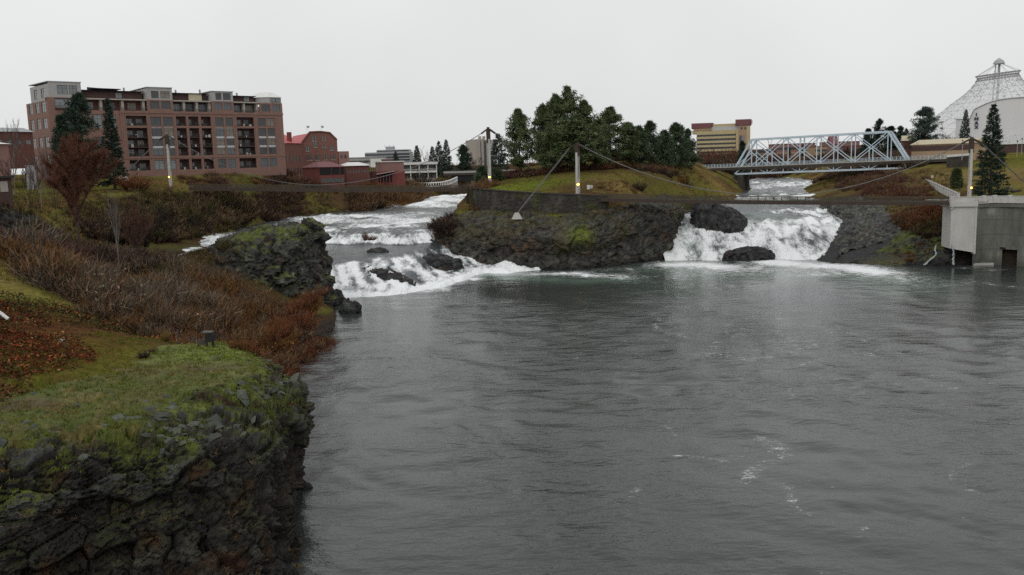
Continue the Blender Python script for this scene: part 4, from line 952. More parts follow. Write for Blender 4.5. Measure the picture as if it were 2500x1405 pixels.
def oriented(px1, py1, Y1, px2, py2, Y2):
    """origin, length, angle of a facade running between two picture points at given distances"""
    a, b = at(px1, py1, Y1), at(px2, py2, Y2); d = b - a
    return a, math.hypot(d[0], d[1]), math.atan2(d[1], d[0])
def mill():
    a, Ln, rz = oriented(741, 420, 398, 827, 420, 405)
    base = 27.0
    t = thing('mill_building', 'old red brick mill with a gambrel gable, narrow windows and a red metal roof', 'building', (a[0], a[1], base), rz)
    s = Ln / 86.0                                   # metres per picture pixel across the gable
    zf = lambda py: at(780, py, 401)[2] - base
    W = Ln
    gab = [(0, -6), (W, -6), (W, zf(343)), (W * .80, zf(325)), (W * .52, zf(322)), (W * .24, zf(323)), (0, zf(349))]
    m = MB(); m.prism_y([gab[k] for k in range(7)], 0, .8); m.build('gable_wall', M['mill_brick'], t)
    m = MB()
    top = gab[2:]
    for p, q in zip(top[:-1], top[1:]): m.bar((p[0], .2, p[1] + .15), (q[0], .2, q[1] + .15), 1.3, .5)
    m.build('gable_coping', M['brick_dk'], t)
    D = 34.0
    m = MB(); m.box(.2, W - .2, .8, D, -6, zf(349)); m.build('wall', M['mill_brick'], t)
    m = MB(); e = [(W, zf(345)), (W * .80, zf(327)), (W * .52, zf(324)), (W * .24, zf(325)), (0, zf(351))]
    vs = [(x, .9, z) for x, z in e] + [(x, D, z) for x, z in e]; m.add(vs, [(k, k + 1, 6 + k, 5 + k) for k in range(4)]); m.build('roof', M['redroof'], t)
    X = lambda px: (px - 741) * s
    def win(px, py, w, h, n=2, g='glass'):
        x = X(px); z = zf(py + h); hh = zf(py) - z
        window(t, x, z, w * s, hh, -.12, n, 1, g, .16)
        MB().box(x - .1, x + w * s + .1, -.2, -.02, z - .3, z - .02).build('sill', M['beige'], t)
    for px in (766, 790): win(px, 332, 4, 12, 1, 'glass_lt'); win(px + 6, 332, 4, 12, 1, 'glass_lt')
    for px in (768, 773): win(px, 345, 4, 15, 1, 'glass_lt')
    for px in (749, 754): win(px, 356, 4, 13, 1, 'glass_lt')
    for px in (789, 795): win(px, 356, 4.5, 5, 1, 'glass_lt')
    for px in (809, 814): win(px, 357, 4, 11, 1, 'glass_lt')
    for px in (751, 758, 771, 778, 791, 797, 809, 816): win(px, 378, 4, 13, 1)
    for px in (752, 771, 791, 810): win(px, 402, 7, 10, 2)
    # left wing with the sloping red roof
    a2, L2, r2 = oriented(690, 420, 384, 741, 420, 398)
    o = MB(); zt = at(715, 350, 391)[2] - base; zr = at(715, 328, 400)[2] - base
    wing = link('wing_wall', MB().box(0, L2, 0, 16, -6, zt).mesh('wing_wall', M['mill_brick']), t)
    rel = Vector((a2[0] - a[0], a2[1] - a[1], 0)); rel.rotate(Matrix.Rotation(-rz, 3, 'Z')); wing.location = rel; wing.rotation_euler = (0, 0, r2 - rz)
    MB().add([(-2, -.6, zt), (L2, -.6, zt), (L2, 9, zr), (-2, 9, zr), (-2, 18, zt), (L2, 18, zt)], [(0, 1, 2, 3), (3, 2, 5, 4)]).build('wing_roof', M['redroof'], wing)
    MB().box(L2 * .52, L2 * .62, 1, 2.5, zt - .5, zr + .6).build('chimney', M['redpaint'], wing)
    for k, px in enumerate((.08, .22, .4, .54, .70, .84)):
        window(wing, L2 * px, zt - 8.0, .8, 2.6, -.12, 1, 1, 'glass_lt', .14); window(wing, L2 * px, zt - 13.5, .8, 2.6, -.12, 1, 1, 'glass', .14)
    for x in (.25, .66): MB().tube((W * x, 6, zf(323)), (W * x, 6, zf(304)), .08, .05, 5).build('flagpole', M['offwhite'], t)
    for x in (.25, .66): MB().box(W * x + .1, W * x + 1.2, 5.97, 6.03, zf(311), zf(306)).build('flag', M['greyroof'], t)
    # low annex on the right
    a3 = at(827, 420, 405); b3 = at(851, 420, 412)
    rel = Vector((a3[0] - a[0], a3[1] - a[1], 0)); rel.rotate(Matrix.Rotation(-rz, 3, 'Z'))
    an = MB().box(rel.x + .3, rel.x + 5.2, rel.y, rel.y + 14, -6, zf(371)).build('annex_wall', M['hazed_red'], t)
    for k in (1.2, 3.0): window(t, rel.x + k, zf(388), .9, zf(380) - zf(388), rel.y - .12, 1, 1, 'glass', .14)
    return t
mill()

def simple_building(name, label, pxa, pxb, ytop, ybase, Ya, Yb, depth, mat_, roof=None, rows=0, cols=0, wsize=(1.2, 1.6), glass='glass', roofmat='greyroof', cat='building', slope=0, ground=None, tiers=()):
    a, Ln, rz = oriented(pxa, ybase, Ya, pxb, ybase, Yb)
    zt = at((pxa + pxb) / 2, ytop, (Ya + Yb) / 2)[2]; zb = at((pxa + pxb) / 2, ybase, (Ya + Yb) / 2)[2]
    base = min(zb, zt - 2) - 1.0
    t = thing(name, label, cat, (a[0], a[1], base), rz)
    H = zt - base
    holes = []
    if rows:
        gx = Ln / cols; gzz = (H - 1) / rows
        for i in range(cols):
            for j in range(rows):
                x = gx * (i + .5) - wsize[0] / 2; z = 1 + gzz * (j + .5) - wsize[1] / 2; holes.append((x, x + wsize[0], z, z + wsize[1]))
    m = MB(); wall_holes(m, 0, Ln, -4, H, holes, 0, .4); m.box(0, .4, .4, depth, -4, H); m.box(Ln - .4, Ln, .4, depth, -4, H); m.box(.4, Ln - .4, 1.2, depth, -4, H - .1)
    m.build('wall', M[mat_], t)
    for h in holes: window(t, h[0], h[2], wsize[0], wsize[1], .15, 2 if wsize[0] > 1 else 1, 1, glass, .1)
    if roof == 'flat': MB().box(-.4, Ln + .4, -.5, depth, H, H + .45).build('roof', M[roofmat], t)
    elif roof == 'gable':
        MB().add([(-.6, -.6, H), (Ln + .6, -.6, H), (Ln + .6, depth / 2, H + slope), (-.6, depth / 2, H + slope), (Ln + .6, depth + .6, H), (-.6, depth + .6, H)],
                 [(0, 1, 2, 3), (3, 2, 4, 5), (0, 3, 5), (1, 4, 2), (0, 5, 4, 1)]).build('roof', M[roofmat], t)
    elif roof == 'hip':
        MB().add([(-.6, -.6, H), (Ln + .6, -.6, H), (Ln + .6, depth + .6, H), (-.6, depth + .6, H), (Ln * .25, depth / 2, H + slope), (Ln * .75, depth / 2, H + slope)],
                 [(0, 1, 5, 4), (1, 2, 5), (2, 3, 4, 5), (3, 0, 4), (3, 2, 1, 0)]).build('roof', M[roofmat], t)
    return t, Ln, H
# red restaurant buildings by the river
t, Ln, H = simple_building('riverside_building', 'low dark red riverside building with a shallow pink grey hipped roof and white lower windows', 782, 842, 408, 452, 372, 380, 14, 'redpaint', 'hip', 0, 0, roofmat='maroon', slope=2.4)
for k in range(14): window(t, .5 + k * (Ln - 1) / 14, H - 6.6, (Ln - 1) / 14 - .12, 2.0, -.1, 1, 1, 'glass_lt', .12)
MB().box(0, Ln, -.08, -.02, H - 3.3, H - .4).build('dark_opening', M['dk'], t)
for k in (.4, .75): MB().tube((Ln * k, -1.0, H - 3.6), (Ln * (k + .04), -1.0, H), .1, .1, 5).build('post', M['redpaint'], t)
t, Ln, H = simple_building('pavilion_house', 'small house with a pale grey hipped roof beside the red riverside building', 846, 903, 405, 432, 392, 398, 10, 'brick_dk', 'hip', 1, 8, (.7, 1.3), 'glass_lt', 'offwhite', slope=1.6)
t, Ln, H = simple_building('red_brick_block', 'plain red brick block with a white coping left of the white pavilion', 932, 987, 396, 432, 420, 424, 12, 'hazed_red', 'flat', 0, 0, roofmat='offwhite')
t, Ln, H = simple_building('red_powerhouse', 'bright red low building with an open dark loading bay on the north bank', 896, 990, 418, 455, 400, 404, 10, 'redpaint', None)
MB().box(Ln * .30, Ln * .66, -.12, -.02, H * .35, H * .85).build('dark_opening', M['dk'], t)
MB().bar((Ln * .25, -1.2, H * .82), (Ln * .72, -1.2, H * .98), 2.6, .25).build('canopy_roof', M['greyroof'], t)
for k in (.34, .42, .50, .58): MB().box(Ln * k, Ln * k + .3, -1.4, -1.1, H * .1, H * .85).build('post', M['redpaint'], t)
for k in range(5): MB().box(Ln * (.02 + .05 * k), Ln * (.02 + .05 * k) + .3, -.6, -.3, H * .3, H * 1.25).build('pole', M['rail'], t)
MB().box(-8, 0, 0, 8, -4, H * .55).build('side_wall', M['redpaint'], t)
def white_pavilion():
    a, Ln, rz = oriented(982, 436, 468, 1067, 436, 474)
    t = thing('white_pavilion', 'white two storey riverside pavilion with wide flat roofs and glazed front', 'building', (a[0], a[1], a[2] - .5), rz)
    zr = at(1025, 400, 471)[2] - a[2]
    MB().box(0, Ln, 2, 12, -3, zr).build('wall', M['beige'], t)
    MB().box(-1, Ln + .6, -.4, 12.4, zr, zr + 1.3).build('roof', M['offwhite'], t)
    MB().box(0, Ln, 0, 2, zr * .42, zr * .55).build('terrace_floor', M['offwhite'], t)
    for k in range(12):
        x = Ln * (k + .1) / 12; window(t, x, zr * .58, Ln / 12 * .8, zr * .36, 1.8, 1, 1, 'glass', .14); window(t, x, .4, Ln / 12 * .8, zr * .34, 1.8, 1, 1, 'glass', .14)
    for k in range(5): MB().box(Ln * k / 4 - .2, Ln * k / 4 + .2, .1, .5, 0, zr - .01).build('post', M['offwhite'], t)
    r = MB(); r.box(0, Ln, -.05, .05, zr * .55 + .9, zr * .55 + 1.0)
    for i in range(40): r.box(Ln * i / 40, Ln * i / 40 + .05, -.03, .03, zr * .55, zr * .55 + .9)
    r.build('railing', M['white'], t)
white_pavilion()
def curved_terrace():
    t = thing('terrace_wall', 'curved white terrace balustrade below the white pavilion', 'wall', (0, 0, 0))
    pts = [at(1012, 446, 440), at(1045, 447, 436), at(1078, 445, 440), at(1100, 440, 446), at(1116, 433, 456)]
    A = crom(np.array(pts), 24)
    m = MB()
    for p, q in zip(A[:-1], A[1:]): m.bar(p, q, .5, .5)
    m.build('coping', M['white'], t); m = MB()
    for p, q in zip(A[:-1], A[1:]): m.bar(p - [0, 0, 1.8], q - [0, 0, 1.8], .4, .5)
    for p in A: m.box(p[0] - .2, p[0] + .2, p[1] - .2, p[1] + .2, p[2] - 2.0, p[2])
    m.build('balustrade', M['offwhite'], t); m = MB()
    for p, q in zip(A[:-1], A[1:]): m.bar(p - [0, -1, 5.0], q - [0, -1, 5.0], .6, 6.0)
    m.build('retaining_wall', M['beige'], t)
curved_terrace()
# distant city
def office():
    a, Ln, rz = oriented(892, 393, 800, 1000, 393, 800)
    t = thing('office_building', 'far grey banded office block with a small penthouse on top', 'building', (a[0], a[1], 28), rz)
    H = at(945, 372, 800)[2] - 28
    MB().box(0, Ln, 0, 30, 0, H).build('wall', M['greyroof'], t)
    for k in range(4): MB().box(-.3, Ln + .3, -.4, -.02, H * (.32 + .17 * k), H * (.32 + .17 * k) + 1.3).build('window_band', M['glass'], t)
    z2 = at(945, 366, 800)[2] - 28; MB().box(Ln * .25, Ln * .98, 4, 26, H, z2).build('upper_storey', M['spandrel'], t)
    MB().box(Ln * .25, Ln * .98, 3.8, 3.98, H + .5, z2 - .6).build('window_band', M['glass'], t)
    z3 = at(945, 358, 800)[2] - 28; MB().box(Ln * .44, Ln * .62, 8, 20, z2, z3).build('penthouse', M['greyroof'], t)
    for k in (.43, .53, .62): MB().tube((Ln * k, 8, z3), (Ln * k, 8, z3 + 1.6), .15, .1, 5).build('antenna', M['rail'], t)
office()
def tower():
    a, Ln, rz = oriented(1163, 400, 700, 1213, 400, 712)
    t = thing('concrete_tower', 'far pale concrete tower block with dark vertical window strips behind the bridge pylon', 'building', (a[0], a[1], 28), rz)
    H = at(1188, 342, 706)[2] - 28
    m = MB()
    for k, (x0, x1) in enumerate(((0, .22), (.27, .38), (.52, 1.0))): m.box(Ln * x0, Ln * x1, 0, 14, 0, H + (.8 if k == 1 else 0))
    m.build('wall', M['beige'], t)
    MB().box(.2, Ln - .2, .8, 13, 0, H - 1).build('window_strip', M['glass'], t)
    for j in range(9): MB().box(Ln * .55, Ln * .97, -.12, -.02, 1 + j * H / 9.5, 1.9 + j * H / 9.5).build('window_band', M['spandrel'], t)
    for k in (.3, .5): MB().box(Ln * k, Ln * k + 1.6, 3, 5, H, H + 3).build('chimney', M['beige'], t)
tower()
simple_building('long_low_building', 'far low pale grey building beside the mill annex', 851, 905, 386, 405, 640, 640, 20, 'grey_panel', 'flat', 1, 9, (2.4, 1.6))
simple_building('pale_block', 'far pale flat roofed block below the grey office block', 905, 935, 386, 404, 600, 600, 18, 'offwhite', 'flat', 0, 0)
simple_building('brown_block', 'far flat red brown block under the grey office block', 932, 960, 391, 402, 560, 560, 15, 'hazed_red', 'flat', 0, 0, roofmat='maroon')
def hotel():
    a, Ln, rz = oriented(1692, 398, 900, 1833, 398, 886)
    t = thing('hotel_building', 'far ochre hotel with banded floors and maroon capped end towers', 'building', (a[0], a[1], 27), rz)
    s = Ln / 141.0; zf = lambda py: at(1762, py, 893)[2] - 27
    X = lambda px: (px - 1692) * s
    MB().box(X(1702), X(1808), 1, 26, -2, zf(320)).build('main_wall', M['tan'], t)
    for k, py in enumerate((324, 334, 344.5, 354.5, 365, 375, 385)):
        MB().box(X(1700), X(1796), -.6, .98, zf(py + 4.5), zf(py - 1)).build('floor_band', M['yellow'], t)
        if k: 
            b = MB().box(X(1701), X(1795), .3, .99, zf(py - 1) + .01, zf(py - 5.4)).build('window_band', M['glass'], t)
    MB().box(X(1690), X(1805), -.3, 26, zf(325), zf(318)).build('cornice', M['yellow'], t)
    MB().box(X(1735), X(1806), .6, 24, zf(320), zf(310)).build('glass_storey', M['spandrel'], t)
    MB().box(X(1740), X(1796), 1.5, 24, zf(310), zf(303)).build('parapet', M['yellow'], t)
    MB().box(X(1693), X(1738), -.8, 24, zf(318), zf(312)).build('tower_wall', M['tan'], t)
    MB().prism([(X(1688), -1.4), (X(1736), -1.4), (X(1742), 6), (X(1742), 24), (X(1688), 24)], zf(312), zf(299.5)).build('tower_cap', M['maroon'], t)
    MB().box(X(1803), X(1829), -1.6, 24, -2, zf(307)).build('tower_wall', M['tan'], t)
    MB().box(X(1797), X(1803), -1.2, 3, -2, zf(318)).build('corner_pier', M['yellow'], t); MB().box(X(1822), X(1831), -1.8, 20, -2, zf(310)).build('corner_pier', M['yellow'], t)
    MB().box(X(1805), X(1810), -1.9, -1.62, zf(372), zf(333)).build('window_strip', M['glass'], t); MB().box(X(1812), X(1817), -1.9, -1.62, zf(372), zf(333)).build('window_strip', M['glass_lt'], t)
    MB().prism([(X(1795), -2.2), (X(1828), -2.6), (X(1834), 2), (X(1834), 22), (X(1795), 22)], zf(308), zf(294)).build('tower_cap', M['maroon'], t)
    MB().box(X(1832) + .9, X(1833) + 1.4, 1, 5, zf(305), zf(297)).build('white_sign', M['offwhite'], t)
    for px in (1808, 1817): MB().box(X(px), X(px + 4), -1.9, -1.62, zf(318), zf(313)).build('window', M['glass'], t)
hotel()
def far_blocks():
    for (pxa, pxb, yt, yb, Y, mt, lab) in [
        (1835, 1895, 366, 384, 720, 'hazed_red', 'far low red brick block left of the truss, behind its first panel'),
        (1893, 1990, 352, 386, 740, 'hazed_red', 'far red brown block with tan stripe seen through the middle of the truss'),
        (1990, 2050, 358, 388, 700, 'tan', 'far tan block seen through the right half of the truss'),
        (2020, 2098, 347, 386, 760, 'hazed_red', 'far dark red block with a gabled top behind the truss right end'),
        (2080, 2125, 356, 384, 700, 'maroon', 'far maroon block beside the trees at the right end of the truss')]:
        t, Ln, H = simple_building('city_block', lab, pxa, pxb, yt, yb, Y, Y, 20, mt, 'flat', 0, 0, roofmat='maroon')
        for k in range(2): MB().box(0, Ln, -.2, -.02, H * (.35 + .3 * k), H * (.35 + .3 * k) + 1.6).build('window_band', M['tan'] if k == 0 else M['glass'], t)
    t, Ln, H = simple_building('steep_roof_house', 'far house with a steep dark red gable rising above the truss deck', 2030, 2046, 352, 380, 640, 640, 10, 'hazed_red', 'gable', 0, 0, roofmat='maroon', slope=6)
far_blocks()
def theatre():
    Y = 430; base = 28.0
    t = thing('cinema_building', 'tall white round windowless cinema with a curved roofline at the right edge', 'building', (0, 0, 0))
    xl = at(2368, 300, Y)[0]; R = 34.0; cx, cy = xl + R * .96, Y + 14
    prof = [(2368, 292), (2376, 270), (2388, 262), (2410, 252), (2432, 245.5), (2460, 241), (2500, 238.5), (2560, 238), (2640, 244)]
    n = 44; V = []; F = []
    for k in range(n + 1):
        th = math.radians(188 + 172 * k / n); x = cx + R * math.cos(th); y = cy + R * .55 * math.sin(th)
        px = 1250 + (x / y) * FPX + 6
        zt = at(min(px, 2640), float(np.interp(px, [p[0] for p in prof], [p[1] for p in prof])), y)[2]
        V += [(x, y, base - 4), (x, y, zt), (cx + (x - cx) * .1, cy + 8 + (y - cy) * .1, max(zt, 50))]
    for k in range(n):
        a = 3 * k; F += [(a, a + 3, a + 4, a + 1)]
    m = MB(); m.add(V, F); m.build('wall', M['white_th'], t)
    m = MB(); m.add(V, [(3 * k + 1, 3 * k + 4, 3 * k + 5, 3 * k + 2) for k in range(n)]); m.build('roof', M['offwhite'], t)
    m = MB()
    for k in range(n): m.bar(Vector(V[3 * k + 1]) + Vector((0, -.15, .1)), Vector(V[3 * k + 4]) + Vector((0, -.15, .1)), .5, .35)
    m.build('roof_edge', M['greyroof'], t)
    # sign: four letters one above the other
    def spot(px, py):
        d = _ray(px, py); best = None
        for k in range(n):
            p, q = np.array(V[3 * k]), np.array(V[3 * k + 3]); 
            a = np.array([[d[0], -(q - p)[0]], [d[1], -(q - p)[1]]]); 
            try: s = np.linalg.solve(a, p[:2])
            except Exception: continue
            if 0 <= s[1] <= 1 and s[0] > 0 and (best is None or s[0] < best[0]): best = (s[0], math.atan2((q - p)[1], (q - p)[0]))
        return (np.array([0, 0, CAMZ]) + d * best[0], best[1]) if best else (at(px, py, Y - 2), 0)
    strokes = {'I': [((0, 0), (0, 1))], 'M': [((-.4, 0), (-.4, 1)), ((-.4, 1), (0, .35)), ((0, .35), (.4, 1)), ((.4, 1), (.4, 0))],
               'A': [((-.4, 0), (0, 1)), ((0, 1), (.4, 0)), ((-.25, .35), (.25, .35))], 'X': [((-.4, 0), (.4, 1)), ((-.4, 1), (.4, 0))]}
    for ch, py in (('I', 284), ('M', 294.5), ('A', 304.5), ('X', 314.5)):
        p, an = spot(2384, py); m = MB(); u = Vector((math.cos(an), math.sin(an), 0)); off = Vector((math.sin(an), -math.cos(an), 0)) * .25
        for (x0, z0), (x1, z1) in strokes[ch]:
            P0 = Vector(p) + off + u * (x0 * 1.7) + Vector((0, 0, z0 * 1.55)); P1 = Vector(p) + off + u * (x1 * 1.7) + Vector((0, 0, z1 * 1.55))
            m.bar(P0, P1, .42, .42, up=tuple(off))
        m.build('letter', M['letter'], t)
M['white_th'] = mat('white_theatre_wall', (.60, .60, .60), .8, .05, .08, streak=(1, 1, .2))
theatre()
def pavilion_tent():
    Y = 480.0; c = at(2433, 250, Y); cx = c[0]; k = Y / FPX
    zz = lambda py: CAMZ + (at(2433, py, Y)[2] - CAMZ)
    t = thing('tent_pavilion', 'huge cable net tent with a tilted ring near its peak and a central mast', 'pavilion', (cx, Y, 28))
    z = lambda py: zz(py) - 28
    top = z(151)
    m = MB(); m.tube((0, 0, 0), (.6, 0, top), .75, .55, 10); m.tube((-3.0, 1, 0), (-1.4, 0, top - 2), .35, .3, 8); m.build('mast', M['netwire'], t)
    m = MB(); m.tube((.3, 0, top - 1.2), (.3, 0, top + .4), 3.0, 2.2, 14); m.tube((.3, 0, top + .4), (.3, 0, top + 1.8), 2.2, .3, 14); m.build('mast_cap', M['netwire'], t)
    tilt = lambda x: x * .10
    n = 44
    ring = lambda r, zz_: [Vector((r * math.cos(2 * math.pi * i / n), r * math.sin(2 * math.pi * i / n), zz_ + tilt(r * math.cos(2 * math.pi * i / n)))) for i in range(n + 1)]
    rt, rm, rb = ring(10.6, z(180.5)), ring(9.7, z(186)), ring(10.2, z(192))
    m = MB()
    for R_ in (rt, rm, rb): m.path(R_, .28, 5)
    for a, b in zip(rt, rm): m.tube(a, b, .12, .12, 4)
    for i in range(n): m.tube(rm[i], rb[i], .12, .12, 4); m.tube(rm[i], rb[i + 1], .1, .1, 4)
    m.build('ring', M['netwire'], t)
    m = MB()
    for i in range(0, n, 4): m.tube(rt[i], (.3, 0, top - .5), .09, .09, 4)
    m.build('stay_cable', M['netwire'], t)
    prof = [(10.2, z(192)), (11.8, z(205)), (15.5, z(222)), (20.8, z(240)), (26.5, z(262)), (33.0, z(285)), (40.5, z(303)), (50, z(322)), (62, z(345)), (66, z(360))]
    prof = crom(np.array(prof), 34); m1 = MB(); V = []; N2 = 72
    for i in range(N2):
        a = 2 * math.pi * i / N2
        for r, h in prof: f = max(0, 1 - (r - 10) / 40); V.append((r * math.cos(a), r * math.sin(a), h + f * tilt(r * math.cos(a))))
    o = mk('membrane', V, grid_faces(N2, 34, True), M['net'], t, smooth=True)
    m = MB()
    for i in range(0, N2, 2):
        row = [Vector(V[i * 34 + j]) * 1.001 + Vector((0, 0, .12)) for j in range(0, 34, 2)]; m.path(row, .05, 3)
    for j in range(3, 34, 3):
        row = [Vector(V[i * 34 + j]) * 1.001 + Vector((0, 0, .12)) for i in range(0, N2, 2)]; m.path(row + row[:1], .04, 3)
    m.build('net_cable', M['netwire'], t)
    rr = random.Random(5); m = MB()
    for i in range(900):
        a = rr.randrange(N2); j = rr.randrange(32); p = Vector(V[a * 34 + j]); q = Vector(V[((a + 1) % N2) * 34 + j + 1]); w = p.lerp(q, rr.random()) * 1.002
        m.box(w.x - .26, w.x + .26, w.y - .26, w.y + .26, w.z, w.z + .2)
    o = m.build('net_clip', M['netwire'], t); o['kind'] = 'stuff'
pavilion_tent()
t, Ln, H = simple_building('park_building', 'long low park building with a pale sloping roof below the tent', 2225, 2372, 352, 378, 372, 350, 12, 'tan', 'gable', 0, 0, roofmat='cream', slope=2.0)
MB().box(0, Ln, -.15, -.02, H - 2.6, H - .6).build('painted_shade_front', M['brownpanel'], t)  # brown strip stands in for the shade beneath the roof
t, Ln, H = simple_building('park_house', 'small pale roofed house beside the pine at the right end of the truss', 2205, 2240, 344, 378, 400, 398, 10, 'brick_dk', 'gable', 1, 3, (1.4, 1.6), roofmat='cream', slope=2.4)
t, Ln, H = simple_building('park_building', 'low roofed park building behind the spruce at the right edge', 2440, 2540, 352, 372, 372, 372, 10, 'brownpanel', 'flat', 0, 0, roofmat='offwhite')
# left edge houses
t, Ln, H = simple_building('house', 'house with a grey roof and white trim at the left edge behind bare trees', -60, 84, 322, 372, 268, 282, 14, 'brick_dk', 'gable', 1, 6, (1.6, 1.5), 'glass_lt', 'greyroof', slope=1.6)
t, Ln, H = simple_building('house', 'red walled house with a pale low roof at the left edge above the slope', -60, 24, 352, 392, 215, 222, 10, 'hazed_red', 'gable', 0, 0, roofmat='offwhite', slope=.6)
t, Ln, H = simple_building('shed', 'small dark shed with a pale doorway at the left edge of the slope', -30, 30, 436, 462, 176, 180, 4, 'brownpanel', 'flat', 0, 0, roofmat='rail')
MB().box(Ln * .5, Ln * .82, -.08, -.02, .4, H * .8).build('door', M['beige'], t)
def utility():
    p = at(76, 434, 186)
    t = thing('utility_cabinet', 'grey metal cabinet standing on the left hillside under bare trees', 'cabinet', (p[0], p[1], p[2]), .3)
    MB().box(-.85, .85, -.4, .4, -2.5, 2.4).build('cabinet_body', M['grey_panel'], t); MB().box(-.9, .9, -.48, .45, 2.4, 2.5).build('lid', M['greyroof'], t); MB().box(-.03, .03, -.43, -.4, .2, 2.3).build('door_gap', M['rail'], t)
utility()

# ------------------------------------------------------------------ island retaining wall
def retaining_wall():
    t = thing('retaining_wall', 'dark curved stone retaining wall along the front of the island', 'wall', (0, 0, 0))
    A = crom(WALL_PTS, 90)
    P = []; nv = 16
    for k, p in enumerate(A):
        for j in range(nv):
            f = j / (nv - 1); P.append((p[0], p[1] - .35 * (1 - f), 12.8 + (p[2] - 12.8) * f))
    P = np.array(P); d = np.gradient(A[:, :2], axis=0); d /= np.linalg.norm(d, axis=1, keepdims=True)
    nrm = np.stack([d[:, 1], -d[:, 0], d[:, 0] * 0], 1)
    f1, _ = facets(P / np.array([.9, .9, .5]), 400, .25)
    P = P + np.repeat(nrm, nv, 0) * (f1 * .16)[:, None]
    a = fbm(P * .25, 3, 410) * .5 + .5; b = fbm(P * np.array([1, 1, .3]), 3, 411) * .5 + .5
    c = mixc(np.repeat(np.array((.040, .036, .031))[None], len(P), 0), np.array((.075, .068, .058)), sstep(.45, .7, b)); c = mixc(c, MOSS * .6, sstep(.6, .8, a) * .6)
    mk('wall_face', P, grid_faces(len(A), nv), M['rock'], t, cols=c)
    m = MB()
    for p, q in zip(A[:-1], A[1:]): m.bar(p + [0, .45, .0], q + [0, .45, .0], 1.15, .35)
    m.build('coping', M['stonewall'], t)
    return A
WALL = retaining_wall()

# ------------------------------------------------------------------ suspension footbridges
def catenary(a, b, low, n=40, flat=0.5):
    """parabola through a and b with its lowest point at fraction flat, height low"""
    a, b = np.array(a), np.array(b); out = []
    for k in range(n + 1):
        s = k / n; p = a + (b - a) * s
        z = low + (a[2] - low) * ((flat - s) / flat) ** 2 if s < flat else low + (b[2] - low) * ((s - flat) / (1 - flat)) ** 2
        out.append((p[0], p[1], z))
    return out
def pylon(parent, base, h, along, lampside=1):
    """two pale concrete legs, a rusty steel saddle with two wings, a pair of orange lamps"""
    x, y, z = base; u = Vector((math.cos(along), math.sin(along), 0)); v = Vector((-u.y, u.x, 0)); B = Vector((x, y, z))
    p = MB().box(-.1, .1, -.1, .1, -3, 0).build('pylon', M['concrete_pl'], parent); p.location = B
    for s in (-1, 1):
        m = MB(); m.bar(v * (s * 1.15) + Vector((0, 0, -3)), v * (s * .70) + Vector((0, 0, h * .80)), .62, .85, up=tuple(v)); m.build('leg', M['concrete_pl'], p)
    m = MB(); m.bar(Vector((0, 0, h * .30)), Vector((0, 0, h * .80)), .9, .25, up=tuple(u)); m.build('infill', M['deckwood'], p)
    m = MB(); m.bar(Vector((0, 0, h * .74)), Vector((0, 0, h * .94)), 1.9, 1.1, up=tuple(u)); m.bar(Vector((0, 0, h * .94)), Vector((0, 0, h)), 1.1, .8, up=tuple(u))
    for s in (-1, 1): m.bar(u * (s * .4) + Vector((0, 0, h * .965)), u * (s * 2.4) + Vector((0, 0, h * .895)), 1.7, .42)
    m.build('saddle', M['rust'], p)
    for s in (-1, 1):
        l = MB(); c = v * (s * .55) - u * 0 + Vector((0, 0, h * .16)) + Vector((0, -.75, 0)); l.tube(c - Vector((0, 0, .2)), c + Vector((0, 0, .2)), .24, .24, 8); l.build('lamp', M['lamp'], p)
    return B, u, v, h
